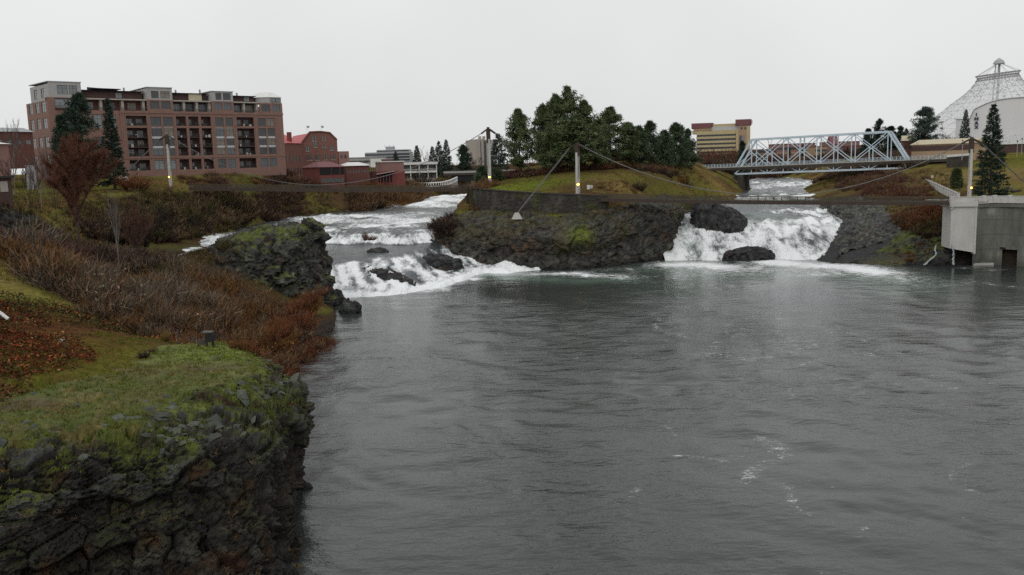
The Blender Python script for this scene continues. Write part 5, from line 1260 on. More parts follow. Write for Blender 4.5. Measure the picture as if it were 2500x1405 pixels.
def footbridge(label, A, B, Ba, Bb, ha, hb, low, back_a, back_b, flat=.5):
    A, B = np.array(A), np.array(B)
    t = thing('suspension_footbridge', label, 'footbridge', (0, 0, 0))
    d = B - A; along = math.atan2(d[1], d[0]); u = Vector((math.cos(along), math.sin(along), 0)); v = np.array([-u.y, u.x, 0])
    W = 1.7; N = 44
    pts = [A + d * k / N - np.array([0, 0, .55 * math.sin(math.pi * k / N) * .6]) for k in range(N + 1)]
    m = MB()
    for p, q in zip(pts[:-1], pts[1:]): m.bar(p - [0, 0, .1], q - [0, 0, .1], 2 * W, .18)
    m.build('deck', M['deckwood'], t)
    for s in (-1, 1):
        m = MB()
        for p, q in zip(pts[:-1], pts[1:]): m.bar(p + v * (s * (W + .12)) - [0, 0, .42], q + v * (s * (W + .12)) - [0, 0, .46], .2, .98)
        m.build('girder', M['rust'], t)
        r = MB()
        for hgt, w in ((1.15, .14), (.62, .07), (.22, .10)):
            for p, q in zip(pts[:-1], pts[1:]): r.bar(p + v * (s * W) + [0, 0, hgt], q + v * (s * W) + [0, 0, hgt], w, w)
        for p in pts: r.bar(p + v * (s * W), p + v * (s * W) + [0, 0, 1.15], .09, .09, up=(1, 0, 0))
        r.build('railing', M['railgold'], t)
        r = MB(); npk = 300
        for k in range(npk):
            p = A + d * (k + .5) / npk - np.array([0, 0, .55 * math.sin(math.pi * (k + .5) / npk) * .6]) + v * (s * W); r.bar(p + [0, 0, .2], p + [0, 0, 1.12], .075, .06, up=(1, 0, 0))
        o = r.build('pickets', M['railgold'], t); o['kind'] = 'stuff'
    r = MB()
    for k in range(N):
        p = pts[k]; r.bar(p - v * W - [0, 0, .35], p + v * W - [0, 0, .35], .14, .3)
    r.build('cross_beam', M['rust'], t)
    Pa = pylon(t, Ba, ha, along); Pb = pylon(t, Bb, hb, along)
    ta = np.array([Ba[0], Ba[1], Ba[2] + ha * .9]); tb = np.array([Bb[0], Bb[1], Bb[2] + hb * .9]); uu = np.array([u.x, u.y, 0])
    for s in (-1, 1):
        c = catenary(ta + uu * 2.3 + v * s * .7, tb - uu * 2.3 + v * s * .7, low, 48, flat)
        MB().path(c, .085, 6).build('main_cable', M['cable'], t)
        MB().path([ta - uu * 2.3 + v * s * .7, np.array(back_a) + v * s * .45], .085, 6).build('back_stay', M['cable'], t)
        MB().path([tb + uu * 2.3 + v * s * .7, np.array(back_b) + v * s * .45], .085, 6).build('back_stay', M['cable'], t)
    m = MB()
    c0 = catenary(ta + uu * 2.3, tb - uu * 2.3, low, 48, flat)
    for k in list(range(2, 14, 2)) + list(range(36, 48, 2)):
        p = np.array(c0[k]); m.bar(p - v * .95, p + v * .95, .16, .16)
    m.build('cable_spreader', M['rust'], t)
    for b in (back_a, back_b):
        m = MB(); m.add([(b[0] - 1.6, b[1] - 1.2, b[2] - 1.6), (b[0] + 1.6, b[1] - 1.2, b[2] - 1.6), (b[0] + 1.6, b[1] + 1.2, b[2] - 1.6), (b[0] - 1.6, b[1] + 1.2, b[2] - 1.6), (b[0] - .6, b[1] - .7, b[2] + .25), (b[0] + .6, b[1] - .7, b[2] + .25), (b[0] + .6, b[1] + .7, b[2] + .25), (b[0] - .6, b[1] + .7, b[2] + .25)],
              [(0, 3, 2, 1), (4, 5, 6, 7), (0, 1, 5, 4), (1, 2, 6, 5), (2, 3, 7, 6), (3, 0, 4, 7)]); m.build('anchor_block', M['concrete_pl'], t)
    return t
S_A, S_B = at(1470, 484, 264.5), at(2322, 492, 233)
PS_A, PS_B = at(1411, 470, 269), at(2366, 482, 238)
footbridge('suspension footbridge over the right waterfall, between the island and the white abutment', S_A, S_B, PS_A, PS_B, 14.9, 16.0, (S_A[2] + S_B[2]) / 2 + .9, at(1262, 522, 260), at(2560, 500, 243), .55)
N_A, N_B = at(462, 458, 288), at(1152, 461, 309)
PN_A, PN_B = at(417, 452, 289), at(1196, 456, 306)
footbridge('suspension footbridge over the left rapids, from the apartment bank to the island', N_A, N_B, PN_A, PN_B, 16.2, 20.2, (N_A[2] + N_B[2]) / 2 + 1.2, at(300, 430, 286), at(1305, 424, 318), .46)

# ------------------------------------------------------------------ truss bridge
def truss():
    La, Lb = at(1797, 407, 402), at(2212, 390, 361)
    d = Lb - La; Ln = math.hypot(d[0], d[1]); rz = math.atan2(d[1], d[0])
    t = thing('truss_bridge', 'pale blue steel truss bridge across the right channel', 'bridge', tuple(La), rz)
    sl = d[2] / Ln; Wd = 6.5; n = 10; H = 11.6; LOW = -3.4
    X = [Ln * k / n for k in range(n + 1)]; z = lambda x: sl * x
    for y in (0, Wd):
        P = lambda k, h: (X[k], y, z(X[k]) + h)
        def add(nm, a, b, w=.42, hh=.42, mt='blue'): MB().bar(a, b, w, hh).build(nm, M[mt], t)
        add('top_chord', P(1, H), P(n - 1, H), .7, .8); add('bottom_chord', P(0, LOW), P(n, LOW), .6, .75)
        add('end_post', (X[0], y, 0), P(1, H), .7, .75); add('end_post', (X[n], y, z(Ln)), P(n - 1, H), .7, .75)
        add('end_post', (X[0] - .6, y, LOW), (X[0] + 3.5, y, .2), .5, .5); add('end_post', (X[n] - 1, y, z(Ln)), (X[n] + .2, y, z(Ln) + LOW), .5, .5)
        for k in range(1, n): add('post', P(k, LOW), P(k, H) if k % 2 else P(k, H * .52 if k not in (4, 6) else H), .34, .36)
        for k in range(1, n - 1, 2):                               # crossing long diagonals
            if k + 2 <= n - 1: add('diagonal', P(k, H), P(k + 2, 0), .30, .32); add('diagonal', P(k, 0), P(k + 2, H), .30, .32)
        add('diagonal', P(1, H * .52), P(2, 0), .26, .28); add('diagonal', P(0, .2), P(1, H * .5), .26, .28)
        for k in range(1, n - 1, 2): add('lower_brace', P(k, 0), P(k + 1, LOW), .22, .24); add('lower_brace', P(k + 2, 0) if k + 2 <= n else P(n, 0), P(k + 1, LOW), .22, .24)
    for k in range(1, n): MB().bar((X[k], 0, z(X[k]) + H), (X[k], Wd, z(X[k]) + H), .3, .45).build('cross_strut', M['blue'], t)
    for k in range(1, n - 1): MB().bar((X[k], 0, z(X[k]) + H), (X[k + 1], Wd, z(X[k + 1]) + H), .2, .2).build('top_brace', M['blue'], t)
    for k in (2, 4, 6, 8):
        for y in (0, Wd): MB().bar((X[k], y, z(X[k]) + H), (X[k], y + (2 if y == 0 else -2), z(X[k]) + H - 2.2), .2, .2).build('knee_brace', M['blue'], t)
    ex = 19.0; ex2 = 22
    m = MB(); m.bar((-ex, Wd / 2, z(-ex) - .2), (Ln + ex2, Wd / 2, z(Ln + ex2) - .2), Wd + 1.6, .35); m.build('deck', M['concrete_pl'], t)
    for y in (-.82, Wd + .82):
        MB().bar((-ex, y, z(-ex) - .95), (Ln + ex2, y, z(Ln + ex2) - .95), .22, 1.15).build('girder', M['deckwood'], t)
        r = MB()
        for h in (.3, .75, 1.25): r.bar((-ex, y, z(-ex) + h), (Ln + ex2, y, z(Ln + ex2) + h), .09, .10)
        q = int((Ln + ex + ex2) / 1.5)
        for i in range(q + 1): x = -ex + 1.5 * i; r.bar((x, y, z(x)), (x, y, z(x) + 1.28), .1, .1, up=(1, 0, 0))
        r.build('railing', M['blue'], t)
    for k in range(n + 1): MB().bar((X[k], -.6, z(X[k]) - 1.0), (X[k], Wd + .6, z(X[k]) - 1.0), .35, 1.1).build('floor_beam', M['deckwood'], t)
    for y, w in ((.3, 1.6), (Wd - .3, 1.6)):
        m = MB(); b, tt = 2.3, 1.2; x = 2.2
        m.add([(x - b, y - b * .7, -17), (x + b, y - b * .7, -17), (x + b, y + b * .7, -17), (x - b, y + b * .7, -17), (x - tt, y - tt * .7, LOW - .5), (x + tt, y - tt * .7, LOW - .5), (x + tt, y + tt * .7, LOW - .5), (x - tt, y + tt * .7, LOW - .5)],
              [(0, 3, 2, 1), (4, 5, 6, 7), (0, 1, 5, 4), (1, 2, 6, 5), (2, 3, 7, 6), (3, 0, 4, 7)]); m.build('pier', M['stonewall'], t)
    MB().bar((X[n] - 8, 0, z(Ln) + LOW - .5), (X[n] - 8, 0, z(Ln) + LOW - 7), .25, .25, up=(1, 0, 0)).build('drain_pipe', M['greyroof'], t)
truss()
def road_bridge():
    a, b = at(1092, 424, 470), at(1330, 409, 470); d = b - a; Ln = math.hypot(d[0], d[1])
    t = thing('road_bridge', 'low dark concrete road bridge upstream, half hidden behind the left footbridge pylon', 'bridge', tuple(a), math.atan2(d[1], d[0]))
    MB().box(-2, Ln, 0, 9, -1.2, 0).build('deck', M['deckwood'], t); MB().box(-2, Ln, 0, .4, 0.01, 1.1).build('parapet', M['grey_panel'], t); MB().box(2, Ln, .6, 8.4, -4.2, -1.21).build('girder', M['dk'], t)
    for x in (10, 30): MB().box(x, x + 2, 1, 8, -20, -4.21).build('pier', M['stonewall'], t)
road_bridge()

# ------------------------------------------------------------------ right abutment
def abutment():
    t = thing('bridge_abutment', 'pale concrete bridge abutment with parapet and a big mossy grey river wall', 'abutment', (0, 0, 0))
    zp = 18.1; zt = 17.0
    c0, c1 = at(2320, 500, 232), at(2381, 500, 230)
    # white pier
    x0, x1 = c0[0], c1[0]
    o = MB().prism([(x0, 231.4), (x1 - .2, 229.6), (x1 + 1.2, 236), (x0 + 1, 238)], [4.6, 3.6, 3.6, 4.6], 15.6).build('pier', M['concrete'], t)
    MB().prism([(x1 - .2, 229.45), (x1 + .25, 229.3), (x1 + .4, 231), (x1, 231)], 3.2, 15.7).build('pier_edge', M['concrete'], t)
    MB().prism([(x0 - .5, 230.9), (x1 + .2, 228.9), (x1 + 1.2, 238), (x0 + .4, 238)], 15.62, 16.9).build('pier_cap', M['concrete'], t)
    MB().bar((x0 - .3, 231, 15.0), (x0 + 2.2, 231, 16.6), .3, .3).build('bracket', M['concrete_pl'], t)
    # grey river wall, bending away from and then towards us
    line = np.array([(x1 + .1, 230.4), (x1 + 3.5, 231.5), (x1 + 6.5, 231.0), (x1 + 9.5, 227.8), (x1 + 12, 223.0), (x1 + 13.6, 214), (x1 + 15, 195), (x1 + 18, 165), (x1 + 21, 130), (x1 + 24, 90)])
    A = crom(line, 80); nv = 40
    P = np.array([(p[0], p[1], -2 + 17.2 * j / (nv - 1)) for p in A for j in range(nv)])
    F = grid_faces(len(A), nv)
    dx0, dx1 = at(2441, 630, 231)[0], at(2469, 630, 229.5)[0]; zd = at(2455, 607, 230)[2]
    cen = P[F].mean(1); door = (cen[:, 0] > dx0) & (cen[:, 0] < dx1) & (cen[:, 2] < zd) & (cen[:, 1] > 222)
    b1 = fbm(P * np.array([.5, .5, .12]), 4, 420) * .5 + .5; b2 = fbm(P * .8, 3, 424) * .5 + .5
    wc = mixc(np.repeat(np.array((.150, .152, .132))[None], len(P), 0), np.array((.24, .24, .21)), sstep(.52, .68, b1)); wc = mixc(wc, np.array((.075, .08, .055)), sstep(3.2, .6, P[:, 2] + 2.5 * (b2 - .5)) * .8); wc = mixc(wc, np.array((.09, .09, .075)), sstep(.54, .70, fbm(P * np.array([1.2, 1.2, .08]), 3, 428) * .5 + .5) * .5)
    mk('river_wall', P, F[~door], M['concrete_wl'], t, cols=wc)
    for zj in (4.2, 8.1, 12.0):
        m = MB()
        for p, q in zip(A[:40], A[1:41]):
            if not (dx0 - .5 < p[0] < dx1 + .9 and p[1] > 222 and zj < zd + .4): m.bar((p[0], p[1] - .02, zj), (q[0], q[1] - .02, zj), .06, .09)
        m.build('form_joint', M['concrete_gr'], t)
    m = MB(); m.prism([(dx0 - .5, 234.0), (dx1 + .8, 233.2), (dx1 + .8, 233.6), (dx0 - .5, 234.4)], -2, zd + .6); m.prism([(dx0 - .5, 230.8), (dx0 - .4, 230.8), (dx0 - .4, 234), (dx0 - .5, 234)], -2, zd); m.prism([(dx1 + .7, 229.6), (dx1 + .8, 229.6), (dx1 + .8, 234), (dx1 + .7, 234)], -2, zd); m.box(dx0 - .5, dx1 + .8, 229.4, 234, zd, zd + .3)
    m.build('outfall_opening', M['dk'], t)
    m = MB()
    for p, q in zip(A[2:16], A[3:17]):
        if not (dx0 - .3 < p[0] < dx1 + .3): m.bar((p[0], p[1] - .35, .25), (q[0], q[1] - .35, .25), .8, .5)
    m.build('footing_ledge', M['concrete'], t)
    m = MB()
    for p, q in zip(A[:-1], A[1:]): m.bar((p[0], p[1] + .05, 15.65), (q[0], q[1] + .05, 15.65), 1.1, .8)
    m.build('wall_top_band', M['concrete_gr'], t)
    # parapet
    m = MB(); B = np.concatenate([np.array([(x0 - .1, 231.2)]), A[:, :2] + [0, -.1]], 0)
    for p, q in zip(B[:-1], B[1:]): m.bar((p[0], p[1], 17.15), (q[0], q[1], 17.15), .32, 1.75)
    m.build('parapet', M['concrete'], t); m = MB()
    for p, q in zip(B[:-1], B[1:]): m.bar((p[0], p[1], 18.08), (q[0], q[1], 18.08), .5, .16)
    m.build('parapet_coping', M['concrete'], t)
    for k in range(0, 34, 8):
        p = B[k]; MB().box(p[0] - .45, p[0] + .45, p[1] - .35, p[1] + .3, 16.3, 18.35).build('parapet_post', M['concrete'], t)
    for k in range(4, 34, 4): p = B[k]; MB().box(p[0] - .12, p[0] + .12, p[1] - .2, p[1] - .1, 17.0, 17.18).build('weep_hole', M['dk'], t)
    MB().prism([(x0 - .1, 231.6), (x1, 229.8), (x1 + 6, 232), (x1 + 12.6, 224), (x1 + 15, 214), (x1 + 40, 214), (x1 + 40, 244), (x0, 246)], 16.2, 16.9).build('terrace_slab', M['path'], t)
    return A
abutment()
def balustrade():
    t = thing('balustrade', 'weathered concrete balustrade with round topped bays running uphill beside the lawn', 'balustrade', (0, 0, 0))
    a, b = at(2258, 441, 318), at(2340, 478, 243); n = 16
    d = (b - a)
    MB().bar(a - [0, 0, 1.0], b - [0, 0, 1.0], .4, 1.1).build('base_wall', M['concrete'], t)
    m = MB()
    for k in range(n + 1): p = a + d * k / n; m.box(p[0] - .28, p[0] + .28, p[1] - .28, p[1] + .28, p[2] - .5, p[2] + .75)
    m.build('post', M['concrete'], t)
    for k in range(n):
        p, q = a + d * (k + .08) / n, a + d * (k + .92) / n; s = MB()
        for i in range(6):
            f0, f1 = i / 6, (i + 1) / 6; h0, h1 = math.sin(math.pi * f0) * .28, math.sin(math.pi * f1) * .28
            s.bar(p + (q - p) * f0 + [0, 0, .3 + h0], p + (q - p) * f1 + [0, 0, .3 + h1], .35, .26)
        s.bar(p - [0, 0, .1], q - [0, 0, .1], .22, .85); s.build('bay', M['concrete'], t)
    c = at(2292, 470, 300); MB().box(c[0] - 3, c[0] + 9, 262, 262.6, c[2] - 5, c[2] - .6).build('return_wall', M['concrete'], t)
balustrade()
def trickle(label, pts, w):
    A = crom(np.array(pts), 26); V = []; rr = random.Random(len(pts) + int(w * 10))
    for k, p in enumerate(A):
        ww = w * (.6 + .9 * k / len(A)) * (.7 + .6 * rr.random()); 
        for s in (-1, -.3, .3, 1): V.append((p[0] + s * ww + rr.uniform(-.1, .1), p[1] - .25 - .15 * (1 - abs(s)), p[2] + .1))
    o = mk('water_trickle', V, grid_faces(len(A), 4), M['trick'], smooth=True); tag(o, label, 'waterfall')
M['trick'] = mat('white_trickle', (.26, .29, .30), .6, .8, 4.0, streak=(1, 1, .4))
trickle('thin white trickle winding down the mossy rock left of the concrete pier', [at(2284, 598, 236), at(2282, 612, 235), at(2284, 622, 234), at(2274, 632, 232.5), at(2262, 642, 231.5), at(2256, 648, 230.5)], .26)
trickle('thin white trickle falling straight below the concrete pier', [at(2322, 600, 231.2), at(2327, 615, 230.6), at(2326, 632, 230.2), at(2327, 648, 229.5)], .22)
# logs, booms, signs and small things
def log():
    a, b = at(1650, 527, 291), at(1697, 511, 293); m = MB(); m.tube(a - [.6, 0, .2], b + [.6, 0, .2], .34, .28, 10); o = m.build('log', M['wood']); tag(o, 'old beam wedged across the narrow chute left of the boulder', 'log')
    a, b = at(1736, 486, 286), at(1757, 512, 282); m = MB(); m.tube(a, b, .35, .25, 8); o = m.build('log', M['birch']); tag(o, 'bleached log leaning on the boulder under the footbridge', 'log')
log()
def boom():
    t = thing('river_boom', 'long thin pipe boom on paired floats across the upstream rapids under the truss bridge', 'boom', (0, 0, 0))
    pts = [at(1795, 460, 420), at(1850, 462, 420), at(1925, 462, 425), at(1985, 456, 440), at(2062, 444, 470)]
    A = crom(np.array(pts), 20); MB().path(A, .35, 6).build('pipe', M['rail'], t)
    for k, q in enumerate((0.02, .28, .5, .74, .97)):
        p = A[int(q * 19)]
        for dx in (-1.2, 1.2): MB().tube(p + [dx, 0, -1.6], p + [dx, 0, .9], .55, .5, 8).build('float', M['rail'], t)
boom()
def notice():
    p = at(1440, 467, 273); g = gz(p[0], p[1]); t = thing('notice_board', 'white two panel notice board on the grass beside the middle pylon', 'sign', (p[0], p[1], g), -.05)
    for x in (-.75, .75): MB().box(x - .06, x + .06, -.05, .05, -.6, 2.0).build('post', M['wood'], t)
    MB().box(-.85, -.05, -.12, -.06, .7, 2.0).build('panel', M['offwhite'], t); MB().box(.03, .85, -.12, -.06, 1.0, 1.9).build('panel', M['offwhite'], t)
    MB().box(-.75, -.15, -.135, -.125, 1.1, 1.25).build('print', M['greyroof'], t); MB().box(.12, .75, -.135, -.125, 1.25, 1.65).build('print', M['greyroof'], t)
notice()
M['greyroof_dk'] = mat('dull_plate', (.07, .075, .07), .7, .2, 2)
def lectern():
    p = at(514, 850, 97); g = gz(p[0], p[1], 9.6) - .2; t = thing('viewpoint_stand', 'dark steel viewpoint stand with a flat top and a low panel on the mossy clifftop', 'stand', (p[0], p[1], g), -.15)
    for x, y in ((-.32, -.2), (.32, .1), (.05, .5)): MB().box(x - .09, x + .09, y - .09, y + .09, -.4, 1.3).build('leg', M['rail'], t)
    MB().box(-.42, .42, -.3, .55, .75, 1.55).build('body', M['dk'], t)
    MB().add([(-.75, -.4, 1.78), (.45, -.4, 1.78), (.45, .3, 1.86), (-.75, .3, 1.86), (-.75, -.4, 1.86), (.45, -.4, 1.86), (.45, .3, 1.94), (-.75, .3, 1.94)], [(0, 3, 2, 1), (4, 5, 6, 7), (0, 1, 5, 4), (1, 2, 6, 5), (2, 3, 7, 6), (3, 0, 4, 7)]).build('top_plate', M['greyroof_dk'], t)
    MB().box(-.2, .2, -.1, .3, 1.55, 1.78).build('neck', M['rail'], t)
    MB().box(-1.5, -.45, .05, .12, .35, .95).build('side_panel', M['wood'], t); MB().box(-1.5, -1.4, .0, .1, -.3, .35).build('leg', M['rail'], t)
lectern()
for k, (px, pt, pb) in enumerate(((435, 797, 832), (474, 800, 832))):
    p = at(px, pb, 102); g = gz(p[0], p[1], 9.6); h = 42 * 104 / FPX
    m = MB(); m.tube((p[0], p[1], g - .3), (p[0] + .02, p[1], g + h), .13, .11, 8)
    o = m.build('fence_post', M['wood']); tag(o, ('short weathered post on the clifftop, farther from the viewpoint stand', 'short weathered post on the clifftop, nearer to the viewpoint stand')[k], 'post', 'posts on the mossy clifftop')
m = MB(); a = at(-12, 758, 66); pp = [at(-14, 757, 66), at(2, 765, 66), at(12, 773, 66), at(20, 779, 66)]
m.path(pp, .13, 8); o = m.build('pipe', M['offwhite']); tag(o, 'curved white pipe sticking out of red brambles at the left edge', 'pipe')
p = at(152, 832, 92); o = MB().box(p[0] - .18, p[0] + .18, p[1] - .15, p[1] + .15, gz(p[0], p[1], 12) - .02, gz(p[0], p[1], 12) + .4).build('litter_cup', M['white']); tag(o, 'small white cup dropped among the red leaves on the slope', 'litter')
def lawn_things():
    for k, (px, py, Y, r, lb) in enumerate([(2462, 433, 262, .3, 'pale split log lying on the lawn beside the spruce'), (2485, 437, 258, -.2, 'dark log on the lawn near the right edge')]):
        p = at(px, py, Y); g = gz(p[0], p[1], 19); m = MB(); m.tube((p[0] - 1.6, p[1] - .6 * r, g + .35), (p[0] + 1.6, p[1] + .6, g + .5 + r), .42, .34, 9); m.tube((p[0], p[1], g + .4), (p[0] + .9, p[1] - .8, g + 1.1), .14, .08, 6)
        o = m.build('log', M['wood' if k else 'birch']); tag(o, lb, 'log')
    for k, (px, pt, pb, Y) in enumerate([(2482, 348, 392, 345), (2493, 342, 392, 350), (2349, 346, 378, 330)]):
        p = at(px, pb, Y); h = (pb - pt) * Y / FPX; t = thing('street_lamp', ('slim lamp post on the park path, left one of the pair at the right edge', 'slim lamp post on the park path, right one of the pair at the right edge', 'slim lamp post in front of the long park building')[k], 'lamp post', tuple(p), 0, 'lamp posts in the park')
        MB().tube((0, 0, -2), (0, 0, h), .14, .1, 6).build('pole', M['greyroof'], t); MB().tube((0, 0, h), (0, 0, h + .5), .3, .2, 8).build('lantern', M['rail'], t)
    # path and parapet wall by the park building
    t = thing('park_wall', 'low pale wall along the park path above the brush', 'wall', (0, 0, 0))
    a, b = at(2312, 382, 338), at(2372, 377, 330); MB().bar(a, b, .5, .8).build('coping', M['offwhite'], t); MB().bar(a - [0, 0, 2.4], b - [0, 0, 2.4], .4, 4.0).build('wall_face', M['stonewall'], t)
    p = at(2276, 435, 300); m = MB(); m.tube(p - [0, 0, 2.0], p, .08, .08, 6).tube(p, p + [0, 0, .9], .45, .42, 8); o = m.build('marker_post', M['cream']); tag(o, 'small round pale marker beside the end of the balustrade', 'marker')
lawn_things()

# ------------------------------------------------------------------ vegetation
def unit(D): return D / (np.linalg.norm(D, axis=1, keepdims=True) + 1e-9)
def tris(P, D, l, w, r):
    """thin triangles (twigs, blades, needles): base at P, tip at P + D*l"""
    S = unit(np.cross(D, r.normal(size=D.shape)))
    V = np.empty((len(P), 3, 3)); l = np.broadcast_to(np.asarray(l, dtype=float).reshape(-1, 1), (len(P), 1)); w = np.broadcast_to(np.asarray(w, dtype=float).reshape(-1, 1), (len(P), 1))
    V[:, 0] = P - S * w / 2; V[:, 1] = P + S * w / 2; V[:, 2] = P + D * l
    return V.reshape(-1, 3)
def leaves(P, s, r, flat=0.0):
    """small quads with random lie"""
    n = len(P); a = unit(r.normal(size=(n, 3)) * np.array([1, 1, 1 - flat])); b = unit(np.cross(a, r.normal(size=(n, 3)) * (1 - flat) + np.array([0, 0, flat])))
    s = np.broadcast_to(np.asarray(s, dtype=float).reshape(-1, 1), (n, 1))
    V = np.stack([P - a * s - b * s * .6, P + a * s - b * s * .6, P + a * s + b * s * .6, P - a * s + b * s * .6], 1)
    return V.reshape(-1, 3)
def vary(col, n, k, r, am=.3):
    f = 1 + am * (r.random((n, 1)) * 2 - 1); h = 1 + .12 * (r.random((n, 3)) * 2 - 1)
    return np.repeat(np.clip(np.array(col)[None] * f * h, .004, 1), k, 0)
def T3(n): return np.arange(n * 3).reshape(-1, 3)
def Q4(n): return np.arange(n * 4).reshape(-1, 4)
def mesh_only(o):
    me = o.data; bpy.data.objects.remove(o); return me
def shrub_arrays(seed, col, n=420, spread=.55, w=.022, tip=None, leaf=0, leafcol=None, dome=1.0):
    """unit-height twiggy shrub, radius about spread"""
    r = np.random.default_rng(seed)
    k = int(n * .25)
    a = r.random(k) * 6.283; q = np.sqrt(r.random(k))
    P1 = np.stack([np.cos(a) * q * spread * .35, np.sin(a) * q * spread * .35, -.08 + 0 * a], 1)
    D1 = unit(np.stack([np.cos(a) * q * spread * 1.1, np.sin(a) * q * spread * 1.1, .75 + .35 * r.random(k)], 1) + r.normal(size=(k, 3)) * .08)
    L1 = (.65 + .4 * r.random(k)) * (1 - .25 * q)
    V1 = tris(P1, D1, L1, w * 1.6, r)
    m = n - k; j = r.integers(0, k, m); t = (.25 + .7 * r.random(m))[:, None]
    P2 = P1[j] + D1[j] * L1[j][:, None] * t
    D2 = unit(D1[j] + r.normal(size=(m, 3)) * .45 + np.array([0, 0, .15]))
    V2 = tris(P2, D2, (.15 + .25 * r.random(m)), w, r)
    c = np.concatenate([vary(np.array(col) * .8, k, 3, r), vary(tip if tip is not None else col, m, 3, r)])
    V = np.concatenate([V1, V2]); F = [T3(n)]
    if leaf:
        jj = r.integers(0, m, leaf); PL = P2[jj] + D2[jj] * .15 + r.normal(size=(leaf, 3)) * .03
        VL = leaves(PL, .018 + .02 * r.random(leaf), r); F.append(Q4(leaf) + len(V)); V = np.concatenate([V, VL]); c = np.concatenate([c, vary(leafcol, leaf, 4, r, .5)])
    return V, F, c
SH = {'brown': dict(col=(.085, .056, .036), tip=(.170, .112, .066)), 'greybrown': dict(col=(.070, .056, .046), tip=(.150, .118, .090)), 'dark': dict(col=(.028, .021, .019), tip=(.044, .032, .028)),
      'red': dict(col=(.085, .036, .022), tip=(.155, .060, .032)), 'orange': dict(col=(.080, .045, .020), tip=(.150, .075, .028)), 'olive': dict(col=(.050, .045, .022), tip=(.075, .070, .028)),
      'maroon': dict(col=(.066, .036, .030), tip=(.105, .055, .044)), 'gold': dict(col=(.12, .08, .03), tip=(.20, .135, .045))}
SHM = {}
def shrub_mesh(kind, v):
    key = (kind, v)
    if key not in SHM:
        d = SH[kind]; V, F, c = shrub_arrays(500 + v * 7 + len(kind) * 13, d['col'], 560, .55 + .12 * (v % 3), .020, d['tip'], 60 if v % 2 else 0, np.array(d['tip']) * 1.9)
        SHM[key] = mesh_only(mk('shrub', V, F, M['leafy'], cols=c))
    return SHM[key]
def put_shrub(x, y, h, kind, label, group, wide=1.0, z=None, rr=random):
    o = link('shrub', shrub_mesh(kind, rr.randrange(3))); g = gz(x, y) if z is None else z
    o.location = (x, y, g - .05); s = h; o.scale = (s * wide, s * wide, s); o.rotation_euler = (rr.uniform(-.12, .12), rr.uniform(-.12, .12), rr.uniform(0, 6.28))
    return tag(o, label, 'shrub', group)
def brush(name, zones, seed, w=.03, per=130):
    """one uncountable mass of twigs: zones = (cx, cy, rx, ry, n, hmin, hmax, kinds)"""
    r = np.random.default_rng(seed); VV = []; CC = []
    protos = {}
    for cx, cy, rx, ry, n, h0, h1, kinds, *rot in zones:
        a = rot[0] if rot else 0.0
        for i in range(n):
            q = math.sqrt(r.random()); t = r.random() * 6.283; u, v = q * math.cos(t) * rx, q * math.sin(t) * ry
            x, y = cx + u * math.cos(a) - v * math.sin(a), cy + u * math.sin(a) + v * math.cos(a)
            z = gz(x, y); 
            kd = kinds[int(r.integers(len(kinds)))]; k = int(r.integers(3)); key = (kd, k)
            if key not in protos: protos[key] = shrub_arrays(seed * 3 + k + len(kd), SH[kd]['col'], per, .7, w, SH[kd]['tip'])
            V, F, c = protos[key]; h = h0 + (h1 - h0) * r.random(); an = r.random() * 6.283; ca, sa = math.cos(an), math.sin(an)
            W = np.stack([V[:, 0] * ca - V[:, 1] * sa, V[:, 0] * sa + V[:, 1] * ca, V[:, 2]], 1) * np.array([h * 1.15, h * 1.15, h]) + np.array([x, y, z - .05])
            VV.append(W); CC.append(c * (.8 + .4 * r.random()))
    V = np.concatenate(VV); o = mk(name, V, T3(len(V) // 3), M['leafy'], cols=np.concatenate(CC)); return tag(o, kind='stuff')
brush('undergrowth', [
    (-60, 134, 15, 16, 340, 2.4, 5.2, ['brown', 'greybrown', 'brown', 'orange']), (-50, 120, 9, 8, 90, 1.6, 3.2, ['brown', 'greybrown', 'orange']),
    (-41, 124, 8, 13, 150, 1.6, 3.4, ['brown', 'orange', 'brown', 'red']), (-43, 148, 8, 15, 190, 1.6, 3.6, ['brown', 'orange', 'greybrown']), (-52, 152, 10, 12, 170, 2.0, 4.2, ['brown', 'greybrown', 'orange']), (-58, 164, 9, 9, 90, 1.6, 3.2, ['brown', 'olive', 'greybrown']),
    (-32.6, 128, 2.2, 26, 170, 1.2, 2.6, ['red', 'red', 'brown']), (-30, 104, 2.2, 8, 70, 1.2, 2.2, ['red', 'orange']),
    (-90, 157, 13, 8, 170, 1.6, 3.6, ['dark', 'dark', 'maroon']), (-80, 150, 10, 9, 90, 2, 4, ['dark', 'brown', 'greybrown']), (-70, 165, 9, 10, 120, 2, 4, ['brown', 'greybrown', 'dark']), (-62, 172, 8, 12, 100, 1.5, 3, ['brown', 'olive', 'greybrown']),
    (-100, 190, 16, 12, 90, 1.2, 2.6, ['brown', 'olive', 'gold'])], 21, .026, 150)
